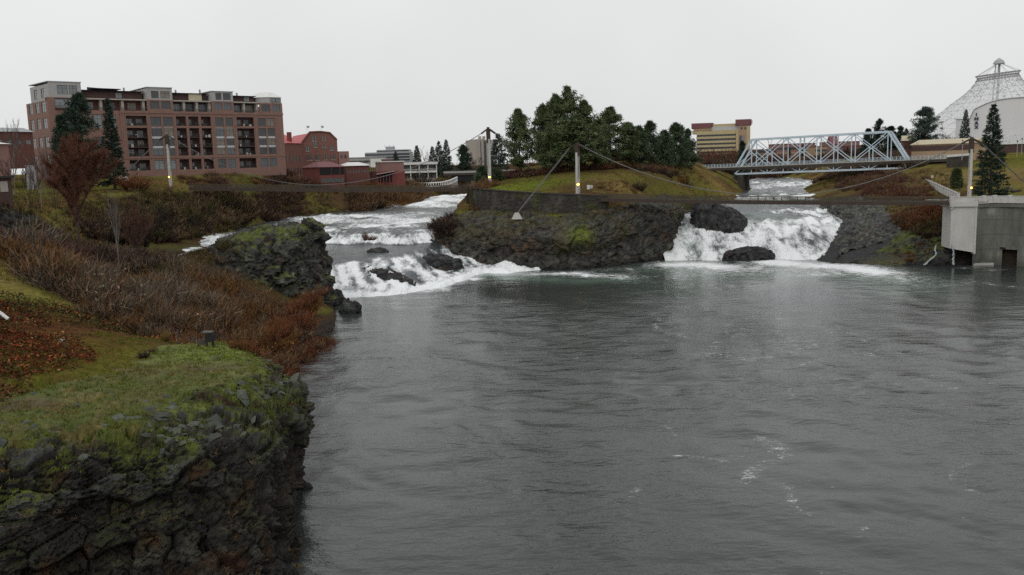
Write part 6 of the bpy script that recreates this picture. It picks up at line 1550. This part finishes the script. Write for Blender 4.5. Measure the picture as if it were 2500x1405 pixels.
brush('bank_brush', [
    (-95, 238, 6, 42, 420, 2.2, 4.8, ['dark', 'olive', 'dark', 'brown']), (-95, 290, 7, 26, 300, 2.2, 4.8, ['dark', 'brown', 'olive']), (-103, 262, 6, 30, 80, 1.5, 3, ['olive', 'brown']),
    (-86, 330, 6, 22, 160, 2.5, 5, ['brown', 'maroon', 'dark']), (-60, 366, 6, 18, 200, 2.5, 4.5, ['brown', 'orange', 'brown', 'dark']), (-48, 405, 8, 26, 260, 3, 6, ['orange', 'brown', 'brown']), (-30, 455, 8, 26, 120, 3, 5, ['dark', 'olive', 'brown']),
    (-54, 388, 8, 8, 110, 2, 4, ['orange', 'brown', 'maroon']), (-106, 308, 9, 5, 70, 1.2, 2.4, ['brown', 'red', 'maroon'], .7), (-90, 338, 8, 5, 70, 1.2, 2.6, ['red', 'brown'], .7), (-78, 362, 8, 6, 60, 1.2, 2.6, ['maroon', 'red', 'brown'])], 22, .03, 130)
brush('island_brush', [
    (-20, 267, 4, 10, 90, 1.4, 3.4, ['dark', 'brown', 'dark']), (14, 318, 22, 8, 210, 1.5, 3.5, ['brown', 'dark', 'maroon', 'red']), (50, 332, 18, 12, 150, 1.5, 3.5, ['brown', 'dark', 'orange']), (34, 283, 8, 7, 40, .8, 1.8, ['orange', 'brown']), (-9, 300, 5, 10, 60, 1.5, 3, ['brown', 'orange']),
    (70, 352, 9, 20, 60, 1.2, 2.2, ['brown', 'gold'], ), (30, 262, 9, 3, 40, .7, 1.5, ['brown', 'olive']), (5, 255, 16, 4, 60, .5, 1.2, ['brown', 'olive', 'dark'])], 23, .028, 120)
brush('right_bank_brush', [
    (124, 264, 8, 9, 120, 2.0, 4.0, ['red', 'brown', 'orange', 'dark']), (120, 250, 5, 6, 60, 1.5, 3, ['brown', 'olive', 'dark']), (131, 300, 8, 22, 170, 1.5, 3, ['brown', 'maroon', 'red']), (141, 345, 9, 28, 220, 1.3, 2.6, ['maroon', 'brown', 'maroon']), (150, 395, 10, 30, 200, 1.5, 3, ['maroon', 'brown', 'greybrown']), (166, 385, 9, 34, 130, 2, 4, ['brown', 'greybrown', 'olive']), (172, 430, 14, 30, 130, 3, 5, ['maroon', 'greybrown']), (112, 240, 7, 4, 50, .6, 1.3, ['olive', 'brown', 'orange'])], 24, .03, 130)
brush('far_bank_brush', [(140, 566, 80, 10, 220, 4, 8, ['dark', 'brown', 'maroon']), (20, 560, 70, 10, 180, 4, 8, ['brown', 'dark']), (120, 590, 60, 20, 160, 5, 9, ['maroon', 'brown', 'red']), (205, 560, 30, 30, 80, 3, 6, ['maroon', 'dark'])], 25, .032, 110)

brush('low_cover', [
    (-97, 262, 10, 60, 1700, .9, 2.4, ['olive', 'olive', 'dark', 'brown', 'dark', 'gold'], -.05), (-112, 285, 14, 22, 300, .4, 1.2, ['olive', 'gold', 'brown'], .6), (-96, 322, 14, 14, 260, .5, 1.4, ['olive', 'brown', 'gold'], .7),
    (-76, 340, 22, 14, 700, .8, 2.2, ['olive', 'brown', 'dark', 'brown'], -.9), (-74, 200, 14, 14, 300, .4, 1.2, ['olive', 'brown', 'gold', 'dark']), (-88, 178, 20, 16, 800, .6, 2.2, ['brown', 'olive', 'dark', 'maroon', 'brown']), (-72, 190, 12, 22, 500, .4, 1.4, ['olive', 'brown', 'dark', 'gold']), (-104, 215, 16, 22, 400, .5, 1.6, ['olive', 'brown', 'gold']), (-104, 240, 16, 24, 300, .5, 1.6, ['olive', 'brown', 'gold']), (-66, 226, 9, 20, 160, .4, 1.0, ['olive', 'brown']),
    (-54, 168, 9, 10, 160, .4, 1.1, ['brown', 'olive', 'orange']), (-41, 166, 4, 10, 60, .5, 1.2, ['brown', 'orange']), (-100, 190, 22, 18, 300, .4, 1.0, ['gold', 'olive', 'brown']),
    (72, 340, 20, 36, 360, .4, 1.1, ['gold', 'olive', 'brown'], -.5), (24, 300, 24, 14, 160, .3, .8, ['gold', 'olive', 'brown']), (138, 300, 12, 50, 420, .7, 1.8, ['maroon', 'brown', 'olive'], -.35), (150, 380, 16, 40, 320, .8, 2, ['maroon', 'brown', 'olive'], -.3), (124, 252, 9, 9, 160, .5, 1.4, ['brown', 'olive', 'orange']), (-52, 160, 10, 9, 160, .4, 1.0, ['brown', 'olive', 'gold']), (-78, 204, 10, 18, 420, .5, 1.5, ['olive', 'brown', 'dark']), (-34.5, 150, 1.8, 24, 120, .4, 1.1, ['brown', 'red', 'orange']), (-125, 225, 18, 34, 300, .5, 1.6, ['olive', 'brown', 'gold', 'maroon'])], 29, .045, 38)
# counted shrubs
rs = random.Random(31)
def shrubs(n, cx, cy, rx, ry, h0, h1, kinds, label, group, wide=1.1):
    for i in range(n):
        q = math.sqrt(rs.random()); t = rs.random() * 6.283
        put_shrub(cx + q * math.cos(t) * rx, cy + q * math.sin(t) * ry, rs.uniform(h0, h1), rs.choice(kinds), label, group, wide, rr=rs)
shrubs(26, -57, 132, 12, 13, 4.5, 7.2, ['brown', 'greybrown', 'greybrown'], 'leafless grey brown shrub in the thicket behind the near cliff', 'leafless shrubs in the near thicket')
shrubs(18, -43, 138, 8, 20, 3.2, 5.2, ['brown', 'orange'], 'orange brown shrub between the mossy clifftop and the rock knob', 'shrubs below the rock knob')
shrubs(12, -84, 156, 14, 7, 3, 5, ['dark', 'maroon'], 'dark leafless shrub in the shaded hollow of the left hillside', 'dark shrubs in the hollow')
shrubs(18, -95, 246, 4, 36, 3, 5.5, ['dark', 'olive'], 'dark shrub on the steep bank above the narrow side stream', 'shrubs above the side stream')
shrubs(26, -50, 386, 7, 22, 3, 4.8, ['orange', 'brown'], 'tall rusty brown shrub on the rapids bank below the red buildings', 'shrubs on the bank below the red buildings')
shrubs(16, 146, 352, 9, 40, 2.2, 3.4, ['maroon', 'brown'], 'leafless maroon shrub on the right bank below the truss bridge', 'maroon shrubs on the right bank')
shrubs(8, 124, 264, 6, 7, 3, 4.5, ['red', 'brown'], 'rusty shrub on the rock shelf left of the white concrete pier', 'shrubs on the rock shelf')
shrubs(14, 16, 319, 22, 5, 2.5, 4, ['dark', 'brown', 'maroon'], 'leafless understory shrub beneath the island pines', 'shrubs under the island pines')
shrubs(20, -104, 316, 4, 4, 2.2, 3.6, ['brown', 'maroon'], 'brown shrub at the foot of the apartment building', 'shrubs at the foot of the apartment building')
shrubs(10, -84, 356, 6, 8, 3, 5, ['red', 'maroon'], 'reddish shrub on the slope below the red mill', 'shrubs below the mill')
def hero(px, py, Y, h, kind, label, wide=1.2, n=1, spread=0, z=None):
    for i in range(n):
        p = at(px, py, Y); put_shrub(p[0] + rs.uniform(-spread, spread), p[1] + rs.uniform(-spread, spread) * .5, h * rs.uniform(.85, 1.1), kind, label, None, wide, z, rs)
hero(712, 830, 150, 6.0, 'red', 'large rounded red stemmed bush at the water edge below the rock knob', 1.25)
hero(668, 900, 118, 4.6, 'red', 'upright bright red stemmed bush right behind the mossy clifftop edge', .9)
hero(750, 735, 172, 6.5, 'orange', 'orange leafed sapling growing against the right side of the rock knob', .8)
hero(907, 606, 246, 1.7, 'red', 'low red bush growing on the small rock in the water above the left cascade', 1.9)
hero(893, 600, 247, 3.8, 'greybrown', 'thin leafless sapling on the small rock in the water above the left cascade', .5)
hero(1085, 568, 262, 5.0, 'dark', 'dark leafless bush hanging over the rapids at the left end of the island', 1.2)
hero(1560, 462, 288, 4.6, 'dark', 'dark rounded bush on the tan slope right of the notice board', 1.1)
hero(328, 440, 262, 6.0, 'red', 'wide rust coloured bush below the right corner of the dark conifers', 1.5)
hero(352, 874, 90, 1.1, 'dark', 'small dark rounded shrub on the moss of the clifftop', 1.2)
hero(372, 852, 94, .7, 'brown', 'tiny brown shrub on the moss of the clifftop behind the dark one', 1.2)
hero(405, 826, 103, 1.9, 'gold', 'upright golden grass clump beside the clifftop posts', .7)
hero(530, 700, 138, 5.5, 'orange', 'slender sapling with a few golden leaves behind the viewpoint stand', .7)
hero(2222, 620, 236, 1.3, 'orange', 'small orange bush on the mossy rock left of the concrete pier', 1.5)
hero(330, 775, 130, 8.5, 'greybrown', 'tallest grey leafless bush in the middle of the near thicket', .9)
hero(240, 790, 122, 7.0, 'greybrown', 'grey leafless bush at the near edge of the thicket, close to the grassy slope', 1.0)
hero(440, 790, 138, 7.0, 'brown', 'brown leafless bush left of the rock knob, reaching the stream bank', 1.0)
hero(70, 590, 152, 7.5, 'greybrown', 'grey brown leafless bush at the left below the large rusty tree', 1.1)
hero(150, 610, 150, 6.5, 'maroon', 'maroon leafless bush in the hollow under the large rusty tree', 1.1)
hero(985, 415, 428, 6, 'brown', 'bare brown tree like bush in front of the red brick block', 1.2)
hero(1028, 432, 440, 11, 'dark', 'bare dark tree standing in front of the white pavilion', .8)
hero(905, 442, 392, 7, 'orange', 'rounded orange brown bush in front of the red powerhouse, at its left', 1.4)
hero(1010, 450, 404, 8, 'brown', 'rounded brown bush at the right end of the red powerhouse', 1.2)
# ---------------------------------------------------------------- conifers
def trunk_mesh(h, r0, seed, bend=.01, mt='bark', frac=.97):
    r = random.Random(seed); m = MB(); n = 6; pts = [Vector((r.uniform(-1, 1) * bend * h * k / n, r.uniform(-1, 1) * bend * h * k / n, h * frac * k / n - (.6 if k == 0 else 0))) for k in range(n + 1)]
    for k in range(n): m.tube(pts[k], pts[k + 1], r0 * (1 - k / n * .9), r0 * (1 - (k + 1) / n * .9), 7)
    return m
def conifer_arrays(seed, h, rad, kind, col):
    r = np.random.default_rng(seed); P = []; D = []; Lr = []; sh = []
    if kind == 'spruce':
        nb = int(h * 14)
        for i in range(nb):
            f = .06 + .93 * (i / nb) ** .9; z = h * f; L_ = rad * (1 - f) ** .8 * (.75 + .45 * r.random()) + .25; a = r.random() * 6.283
            d = np.array([math.cos(a), math.sin(a), .15 - .45 * (1 - f)]); m = max(8, int(L_ * 10))
            t = np.sqrt(r.random(m)); p = np.stack([d[0] * t * L_, d[1] * t * L_, z + d[2] * t * L_ + .18 * L_ * t ** 2], 1) + r.normal(size=(m, 3)) * .12
            P.append(p); D.append(unit(np.repeat(d[None], m, 0) * .7 + r.normal(size=(m, 3)) * .55 + np.array([0, 0, -.25]))); Lr.append(np.full(m, .55 + .02 * rad)); sh.append(np.full(m, .75 + .5 * r.random()))
    else:
        nb = int(56 + h * 1.5); base = .14 if kind == 'pine' else .03
        for i in range(nb):
            f = base + (1 - base) * r.random() ** .85; z = h * f
            env = math.sin(math.pi * min(1, (f - base * .6) / (1 - base * .6)) ** .75) ** .8 if kind == 'pine' else (1 - f) ** .55
            L_ = rad * max(.12, env) * (.55 + .6 * r.random()); a = r.random() * 6.283
            up = .15 + .5 * f
            for c in range(5):
                t = .28 + .18 * c + .08 * r.random(); q = np.array([math.cos(a + r.normal() * .2) * L_ * t, math.sin(a + r.normal() * .2) * L_ * t, z + up * L_ * t * .6 + r.normal() * .25])
                m = 30; dd = unit(r.normal(size=(m, 3)) + np.array([0, 0, .35])); P.append(q + dd * r.random((m, 1)) * .95); D.append(dd); Lr.append(np.full(m, .78)); sh.append(np.full(m, (.7 + .6 * r.random()) * (.8 + .12 * c)))
        # top tuft
        m = 60; q = np.array([0, 0, h * .98]); dd = unit(r.normal(size=(m, 3)) + np.array([0, 0, .6])); P.append(q + dd * r.random((m, 1)) * .8 - np.array([0, 0, .6])); D.append(dd); Lr.append(np.full(m, .6)); sh.append(np.full(m, 1.0))
    P = np.concatenate(P); D = np.concatenate(D); Lr = np.concatenate(Lr); sh = np.concatenate(sh)
    n = len(P); V = tris(P, D, Lr * (.7 + .6 * r.random(n)), .30 if kind != 'spruce' else .28, r)
    c = np.repeat(np.clip(np.array(col)[None] * (sh * (.8 + .4 * r.random(n)))[:, None] * (1 + .12 * r.normal(size=(n, 3))), .004, 1), 3, 0)
    return V, [T3(n)], c
CM = {}
def conifer(name, label, px, ptop, pbase, Y, wpx, kind, col, variant=0, group=None):
    b = at(px, pbase, Y); g = gz(b[0], b[1], b[2]); ztop = at(px, ptop, Y)[2]; h = ztop - g; rad = wpx * Y / FPX / 2
    key = (kind, variant, col)
    if key not in CM:
        V, F, c = conifer_arrays(700 + variant * 17 + len(kind), h, rad, kind, col)
        CM[key] = (mesh_only(mk('crown', V, F, M['leafy'], cols=c)), trunk_mesh(h, .018 * h, 50 + variant).mesh('trunk', M['bark']), h, rad)
    cm, tm, h0, r0 = CM[key]
    t = thing(name, label, 'tree', (b[0], b[1], g), rs.uniform(0, 6.28), group); t.scale = (rad / r0, rad / r0, h / h0)
    link('crown', cm, t); link('trunk', tm, t); return t
PC = (.078, .098, .046); PC2 = (.056, .076, .044); SC_ = (.034, .050, .036); BC = (.062, .082, .070)
gp = 'pines on the island'
for i, (px, tp, bs, Y, w, kd, v, lb) in enumerate([
    (1270, 272, 428, 316, 74, 'pine', 0, 'leftmost tall island pine, slim and separate, with sky on both sides'),
    (1328, 262, 428, 318, 74, 'pine', 1, 'island pine just left of the tallest one, with a narrow pointed top'),
    (1388, 219, 425, 326, 112, 'pine', 2, 'tallest pine at the middle of the island grove'),
    (1362, 238, 425, 322, 90, 'pine', 3, 'tall pine leaning out left of the tallest island pine'),
    (1428, 252, 425, 324, 78, 'pine', 0, 'pine on the right shoulder of the tallest island pine'),
    (1405, 300, 432, 309, 120, 'pine', 1, 'broad lower pine behind the middle pylon of the island'),
    (1345, 310, 432, 311, 90, 'pine', 4, 'broad lower pine left of the middle pylon, in front of the tall ones'),
    (1490, 268, 428, 322, 104, 'pine', 3, 'rounded tall pine right of the middle pylon'),
    (1462, 300, 430, 316, 80, 'pine', 4, 'lower pine filling the gap right of the tallest island pine'),
    (1535, 303, 426, 330, 74, 'pine', 1, 'medium pine stepping down right of the rounded tall pine'),
    (1588, 304, 422, 345, 92, 'dense', 0, 'dense dark rounded conifer, second from the right of the island grove'),
    (1562, 316, 425, 338, 60, 'dense', 1, 'small dense conifer between two rounded island trees'),
    (1652, 306, 420, 356, 84, 'dense', 2, 'dense dark rounded conifer at the right end of the grove, tallest there'),
    (1680, 322, 416, 366, 62, 'dense', 0, 'dense conifer at the extreme right edge of the island grove'),
    (1622, 326, 424, 350, 66, 'dense', 1, 'low dense conifer between the two rounded trees at the right of the grove'),
    (1218, 326, 424, 352, 60, 'spruce', 0, 'bluish spruce at the left end of the island behind the pylon')]):
    conifer('pine_tree' if kd == 'pine' else 'conifer_tree', lb, px, tp, bs, Y, w, kd, PC if kd == 'pine' else (PC2 if kd == 'dense' else BC), v, gp)
conifer('conifer_tree', 'broad dark conifer in front of the left wing of the apartment building', 208, 236, 440, 262, 136, 'dense', SC_, 5)
conifer('conifer_tree', 'lower broad conifer at the left foot of the broad dark conifer', 160, 292, 420, 258, 76, 'dense', SC_, 6)
conifer('spruce_tree', 'narrow very dark spruce in front of the apartment building', 277, 240, 412, 272, 60, 'spruce', SC_, 3)
for px, tp, bs, w, Y, v, lb in [(1020, 356, 425, 34, 520, 1, 'far pointed conifer left of the white pavilion roof end'), (1074, 345, 425, 38, 515, 1, 'far pointed conifer just right of the white pavilion'), (1092, 341, 428, 36, 510, 2, 'far tallest pointed conifer right of the white pavilion'), (1058, 358, 425, 34, 525, 2, 'far low pointed conifer above the white pavilion roof'), (968, 370, 418, 26, 540, 1, 'far small dark conifer in front of the grey office block')]:
    conifer('spruce_tree', lb, px, tp, bs, Y, w, 'spruce', BC, v, 'far conifers behind the white pavilion')
conifer('conifer_tree', 'far dark rounded conifer above the road bridge', 1133, 358, 425, 505, 62, 'dense', SC_, 2)
for px, tp, bs, w, Y, v, lb in [(2144, 294, 392, 56, 455, 5, 'pointed dark conifer behind the right end of the truss, tallest of its clump'), (2172, 312, 392, 50, 450, 6, 'dark conifer at the middle of the clump behind the truss right end'), (2196, 310, 392, 44, 448, 5, 'dark conifer at the right of the clump behind the truss right end'), (2118, 318, 392, 44, 452, 6, 'dark conifer at the left of the clump behind the truss right end'), (2211, 314, 388, 26, 470, 2, 'small separate conifer right of the clump behind the truss')]:
    conifer('conifer_tree', lb, px, tp, bs, Y, w, 'dense' if v > 4 else 'spruce', SC_, v, 'dark conifers behind the truss')
conifer('pine_tree', 'tall open pine in front of the tent slope, left of the white cinema', 2257, 262, 378, 392, 70, 'pine', BC, 5)
conifer('spruce_tree', 'slim grey green spruce beside the left edge of the white cinema', 2356, 268, 338, 420, 32, 'spruce', BC, 2)
conifer('spruce_tree', 'large dark blue green spruce in front of the white cinema at the right edge', 2416, 254, 484, 250, 86, 'spruce', SC_, 4)
conifer('conifer_tree', 'small round evergreen on the lawn behind the balustrade', 2335, 420, 450, 280, 20, 'dense', PC, 7)
conifer('conifer_tree', 'dark conifer left of the blue truss, in front of the ochre hotel', 1812, 350, 402, 480, 36, 'dense', SC_, 6)
conifer('conifer_tree', 'small evergreen clump beside the left footbridge pylon on the island', 1178, 414, 452, 318, 42, 'dense', PC2, 8)
conifer('conifer_tree', 'low evergreen at the island edge right of the left pylon', 1212, 420, 452, 312, 36, 'dense', PC2, 9)
# ---------------------------------------------------------------- bare trees
def bare_arrays(seed, h, rad, col, tip, ntw=2600, low=.28, limb=None):
    r = np.random.default_rng(seed); m = limb; segs = []
    def grow(p, d, l, rr_, lev):
        q = p + d * l
        m.tube(p, q, rr_, rr_ * .66, 5); segs.append((p, q, lev))
        if lev >= 3: return
        n = 6 if lev == 0 else 3
        for k in range(n):
            a = k * 2.4 + r.random() * 1.2; sp = (.75 if lev == 0 else .55) + .3 * r.random(); v = Vector((math.cos(a) * sp, math.sin(a) * sp, .12 + .3 * r.random()))
            f = (.45 + .55 * (k + .5) / n) if lev == 0 else .45 + .55 * r.random()
            grow(p + d * l * f, (d * .62 + v).normalized(), l * ((.62 + .25 * r.random()) if lev == 0 else (.58 + .25 * r.random())), rr_ * .55, lev + 1)
    grow(Vector((0, 0, -.5)), Vector((0.03, 0, 1)), h * .42, h * .016, 0)
    tipz = max(s[1].z for s in segs); mr = max(math.hypot(s[1].x, s[1].y) for s in segs)
    ss = [s for s in segs if s[2] >= 2] + [s for s in segs if s[2] == 1]
    j = r.integers(0, len(ss), ntw); t = r.random((ntw, 1))
    A = np.array([tuple(s[0]) for s in ss])[j]; B = np.array([tuple(s[1]) for s in ss])[j]; P = A + (B - A) * t
    D = unit(unit(B - A) * .7 + r.normal(size=(ntw, 3)) * .6 + np.array([0, 0, .25]))
    V = tris(P, D, h * (.03 + .055 * r.random(ntw)), h * .0040, r); c = np.concatenate([vary(tip, ntw, 3, r, .35)])
    return V, [T3(ntw)], c, tipz * 1.06, mr * 1.12
def bare_tree(label, px, ptop, pbase, Y, wpx, col, tip, seed, bark='bark', group=None, n=2600, proto={}):
    b = at(px, pbase, Y); g = gz(b[0], b[1], b[2]); h = at(px, ptop, Y)[2] - g; rad = wpx * Y / FPX / 2
    key = (seed, col, bark, n)
    if key not in proto:
        m = MB(); V, F, c, th, tr = bare_arrays(900 + seed, 10, 5, col, tip, n, limb=m)
        proto[key] = (mesh_only(mk('crown', V, F, M['leafy'], cols=c)), m.mesh('trunk', M[bark]), th, tr)
    cm, tm, th, tr = proto[key]
    t = thing('bare_tree', label, 'tree', (b[0], b[1], g), rs.uniform(0, 6.28), group); t.scale = (rad / tr, rad / tr, h / th)
    link('crown', cm, t); link('trunk', tm, t); return t
RB = (.085, .032, .022); RT = (.150, .048, .032); GB = (.06, .05, .045); GT = (.085, .068, .058)
bare_tree('large bare tree with dense rusty red twigs on the left hillside', 190, 318, 560, 166, 245, RB, (.125, .058, .040), 1, n=24000)
bare_tree('smaller bare red brown tree right of the large rusty tree, above the stream', 335, 480, 620, 158, 130, RB, (.105, .058, .042), 2, n=9000)
bare_tree('slim birch with pale trunk between the two rusty trees', 288, 445, 620, 152, 70, GB, GT, 3, 'birch', n=1500)
for k, (px, tp, bs, Y, w, lb) in enumerate([(30, 282, 400, 236, 80, 'pale bare tree above the grey roofed house at the left edge'), (95, 330, 440, 205, 90, 'bare tree with pale trunk at the left edge, below the apartment wing'), (130, 350, 450, 196, 80, 'bare brown tree between the cabinet and the large rusty tree'), (20, 350, 450, 196, 100, 'bare tree in front of the red walled house at the left edge'), (70, 370, 460, 185, 90, 'bare tree rising behind the grey cabinet')]):
    bare_tree(lb, px, tp, bs, Y, w, GB, (.095, .06, .052), 3 + (k % 2), 'birch' if k in (0, 1) else 'bark', 'bare trees at the left edge', n=1800 + (k % 2))
for k, (px, tp, bs, Y, w, lb) in enumerate([(1033, 352, 425, 500, 60, 'far tall bare tree between the far conifers behind the white pavilion'), (1715, 366, 402, 520, 60, 'bare brown tree left of the ochre hotel foot'), (1752, 368, 402, 515, 60, 'bare brown tree below the middle of the ochre hotel'), (1790, 366, 402, 525, 50, 'bare brown tree below the right part of the ochre hotel'), (1855, 364, 398, 560, 60, 'bare russet tree behind the left panel of the truss'), (1905, 368, 398, 560, 60, 'bare russet tree behind the second panel of the truss'), (2295, 318, 365, 400, 60, 'bare maroon tree in front of the tent beside the open pine'), (2320, 325, 368, 396, 46, 'bare maroon tree in front of the tent, nearer to the cinema'), (2240, 340, 390, 372, 60, 'bare brown tree in front of the long park building'), (1165, 380, 425, 560, 40, 'far bare tree at the foot of the pale tower'), (1140, 380, 425, 560, 40, 'far bare tree right of the rounded dark conifer')]):
    bare_tree(lb, px, tp, bs, Y, w, GB, (.10, .058, .048) if k else (.075, .068, .064), 5 + (k % 2), 'bark', 'far bare trees', n=1700 + (k % 2))
def far_woods():
    r = np.random.default_rng(77); VV = []; CC = []
    for kind, col in (('spruce', BC), ('dense', SC_)):
        V, F, c = conifer_arrays(950, 12, 3, kind, col)
        sub = r.random(len(V) // 3) < .38; V = V.reshape(-1, 3, 3)[sub]; c = c.reshape(-1, 3, 3)[sub]
        for i in range(34):
            Y = r.uniform(640, 1150); px = r.uniform(-200, 2700); x = (px - 1250) / FPX * Y
            if 1690 < px < 1840 and Y < 900: continue
            z = 29 if Y > 545 else 28; s = r.uniform(.45, .95)
            VV.append((V * s + np.array([x, Y, z])).reshape(-1, 3)); CC.append(c.reshape(-1, 3))
    V = np.concatenate(VV); o = mk('far_woods', V, T3(len(V) // 3), M['leafy'], cols=np.concatenate(CC)); tag(o, kind='stuff')
far_woods()

# ---------------------------------------------------------------- grass, leaves, stones
def grass():
    r = np.random.default_rng(55); P = []; C = []; Ls = []
    def area(n, x0, x1, y0, y1, l0, l1, colfn, keep=.55, zmin=3):
        for i in range(n):
            x, y = r.uniform(x0, x1), r.uniform(y0, y1); p, nn = gn(x, y)
            if abs(nn.z) < keep or p.z < zmin: continue
            col = colfn(x, y, p.z)
            if col is None: continue
            P.append(tuple(p)); C.append(col); Ls.append(r.uniform(l0, l1))
    def near(x, y, z):
        v = float(fbm(np.array([[x * .16, y * .16, 0]]), 3, 300)[0]); v2 = float(fbm(np.array([[x * .6, y * .6, 3]]), 2, 301)[0])
        if v2 < -.30: return None
        if x < -46 + v * 8: return STRAW * .8 if v > .05 else BROWN * 1.2
        return MOSS * 1.25 if v < .05 else (GRASS * 1.15 if v < .3 else STRAW * .85)
    area(17000, -62, -18, 56, 110, .12, .36, near, .6, 9.3)
    def hill(x, y, z):
        v = float(fbm(np.array([[x * .09, y * .09, 0]]), 3, 305)[0])
        return STRAW if v > .05 else (GRASS * 1.2 if v > -.2 else None)
    area(7000, -95, -60, 98, 142, .3, .8, hill); area(5000, -135, -88, 170, 215, .35, .9, hill)
    def lawn(x, y, z): return MOSS * 1.3 if (x < 16 and r.random() < .8) else (GRASS if r.random() < .6 else STRAW * .8)
    area(3500, -12, 48, 272, 312, .3, .6, lawn)
    area(2500, -18, 34, 254, 274, .3, .7, lambda x, y, z: (MOSS if r.random() < .6 else STRAW * .8) if z > 9 else None, .5)
    area(2500, 48, 96, 296, 380, .4, .8, lambda x, y, z: STRAW if r.random() < .6 else GRASS)
    P_ = np.array(P); n = len(P_); k = 3
    PP = np.repeat(P_, k, 0) + r.normal(size=(n * k, 3)) * np.array([.12, .12, 0]); LL = np.repeat(np.array(Ls), k) * r.uniform(.6, 1.2, n * k)
    D = unit(r.normal(size=(n * k, 3)) * .45 + np.array([0, 0, 1])); V = tris(PP, D, LL, .05 + LL * .10, r)
    c = np.repeat(np.repeat(np.array(C), k, 0) * r.uniform(.6, 1.25, (n * k, 1)), 3, 0)
    o = mk('grass', V, T3(n * k), M['leafy'], cols=c); tag(o, kind='stuff')
grass()
def brambles():
    r = np.random.default_rng(66); P = []; C = []
    pal = [(.16, .035, .020), (.11, .030, .018), (.22, .085, .025), (.07, .035, .02), (.05, .055, .02), (.26, .14, .05), (.035, .045, .02)]
    for (cx, cy, rx, ry, n, h, wts) in [(-52, 83, 11, 10, 9000, 1.1, (5, 5, 3, 4, 2, 1, 2)), (-62, 96, 10, 9, 6000, 1.3, (3, 4, 1, 5, 3, 1, 4)), (-56, 108, 10, 6, 3500, 1.2, (1, 2, 1, 5, 4, 1, 6)), (-41, 116, 6, 8, 1800, 2.2, (2, 3, 4, 3, 1, 2, 1)), (-47, 70, 6, 9, 2500, .7, (2, 3, 2, 4, 2, 1, 2)), (-38, 107, 8, 3, 900, .9, (2, 2, 3, 2, 1, 3, 1)), (-99, 172, 10, 8, 800, .9, (1, 2, 1, 4, 2, 1, 3))]:
        wts = np.array(wts) / sum(wts)
        for i in range(n):
            q = math.sqrt(r.random()); t = r.random() * 6.283; x, y = cx + q * math.cos(t) * rx, cy + q * math.sin(t) * ry
            v = float(vnoise(np.array([[x * .4, y * .4, 0]]), 9)[0]); z = gz(x, y) + max(0, h * (.55 + .5 * v)) * r.random() ** .6
            P.append((x, y, z)); C.append(pal[int(r.choice(7, p=wts))])
    P = np.array(P); n = len(P); V = leaves(P, .06 + .09 * r.random(n), r, .45); c = np.repeat(np.array(C) * r.uniform(.5, 1.3, (n, 1)), 4, 0)
    o = mk('brambles', V, Q4(n), M['leafy'], cols=c); tag(o, kind='stuff')
brambles()
def face_tufts():
    r = np.random.default_rng(91); V, F, N = ROCKS['near']; ii = np.tile(np.linspace(0, 7, 290), 640)
    idx = np.where((N[:, 2] > .35) & (ii > 1.2) & (ii < 5.0) & (V[:, 0] > -40))[0]; VV = []; CC = []; protos = [shrub_arrays(60 + k, SH[kd]['col'], 46, .9, .05, SH[kd]['tip']) for k, kd in enumerate(['brown', 'gold', 'olive', 'orange', 'brown', 'dark'])]
    for i in r.choice(idx, 420, replace=False):
        W, _, c = protos[int(r.integers(6))]; h = .2 + .45 * r.random() ** 2; a = r.random() * 6.283
        W = np.stack([W[:, 0] * math.cos(a) - W[:, 1] * math.sin(a), W[:, 0] * math.sin(a) + W[:, 1] * math.cos(a), W[:, 2]], 1) * h * np.array([1.5, 1.5, 1]) + V[i]; VV.append(W); CC.append(c)
    W = np.concatenate(VV); o = mk('face_tufts', W, T3(len(W) // 3), M['leafy'], near_cliff, cols=np.concatenate(CC)); tag(o, kind='stuff')
face_tufts()
def stones():
    r = np.random.default_rng(88); V, F, N = ROCKS['near']
    protos = []
    for k in range(7):
        import bmesh
        bm = bmesh.new(); pts = r.normal(size=(13, 3)); pts = pts / np.abs(pts).max(1, keepdims=True) * np.array([1, .75, .38]) * (.7 + .3 * r.random((13, 1)))
        for p in pts: bm.verts.new(tuple(p))
        bmesh.ops.convex_hull(bm, input=bm.verts[:]); bmesh.ops.delete(bm, geom=[v for v in bm.verts if not v.link_faces], context='VERTS')
        me = bpy.data.meshes.new('stone'); bm.to_mesh(me); bm.free(); protos.append(me)
        sh = float(r.uniform(.5, .95)); me.materials.append(mat('stone_grey', tuple(np.array((.082, .092, .070)) * sh), .75, .45, 2.2, .5, 6, spec=.3))
    idx = np.where((N[:, 2] > .12) & (V[:, 2] > 5.5) & (V[:, 1] < 96) & (V[:, 1] > 50))[0]
    pn = fbm(V[idx] * .22, 3, 340); edge = V[idx, 0] + .35 * (V[idx, 1] - 60)      # thicker towards the river edge
    ii = np.tile(np.linspace(0, 7, 290), 640)[idx]; pr = np.clip(pn + .2, 0, 1) * np.exp(-((ii - 4.3) / .45) ** 2) + .002; pr = pr / pr.sum()
    for i in r.choice(idx, 230, replace=False, p=pr):
        o = link('stone', protos[int(r.integers(7))], near_cliff); n = Vector(N[i]); n = (n + Vector((0, 0, .5))).normalized()
        s = float(r.choice([.35, .5, .7, 1.0], p=[.5, .33, .14, .03])) * float(r.uniform(.8, 1.2))
        o.rotation_euler = (n.to_track_quat('Z', 'Y').to_matrix() @ Matrix.Rotation(r.uniform(0, 6.28), 3, 'Z')).to_euler(); o.scale = (s, s, s * .8); o.location = Vector(V[i]) + n * (-.06 * s)
stones()
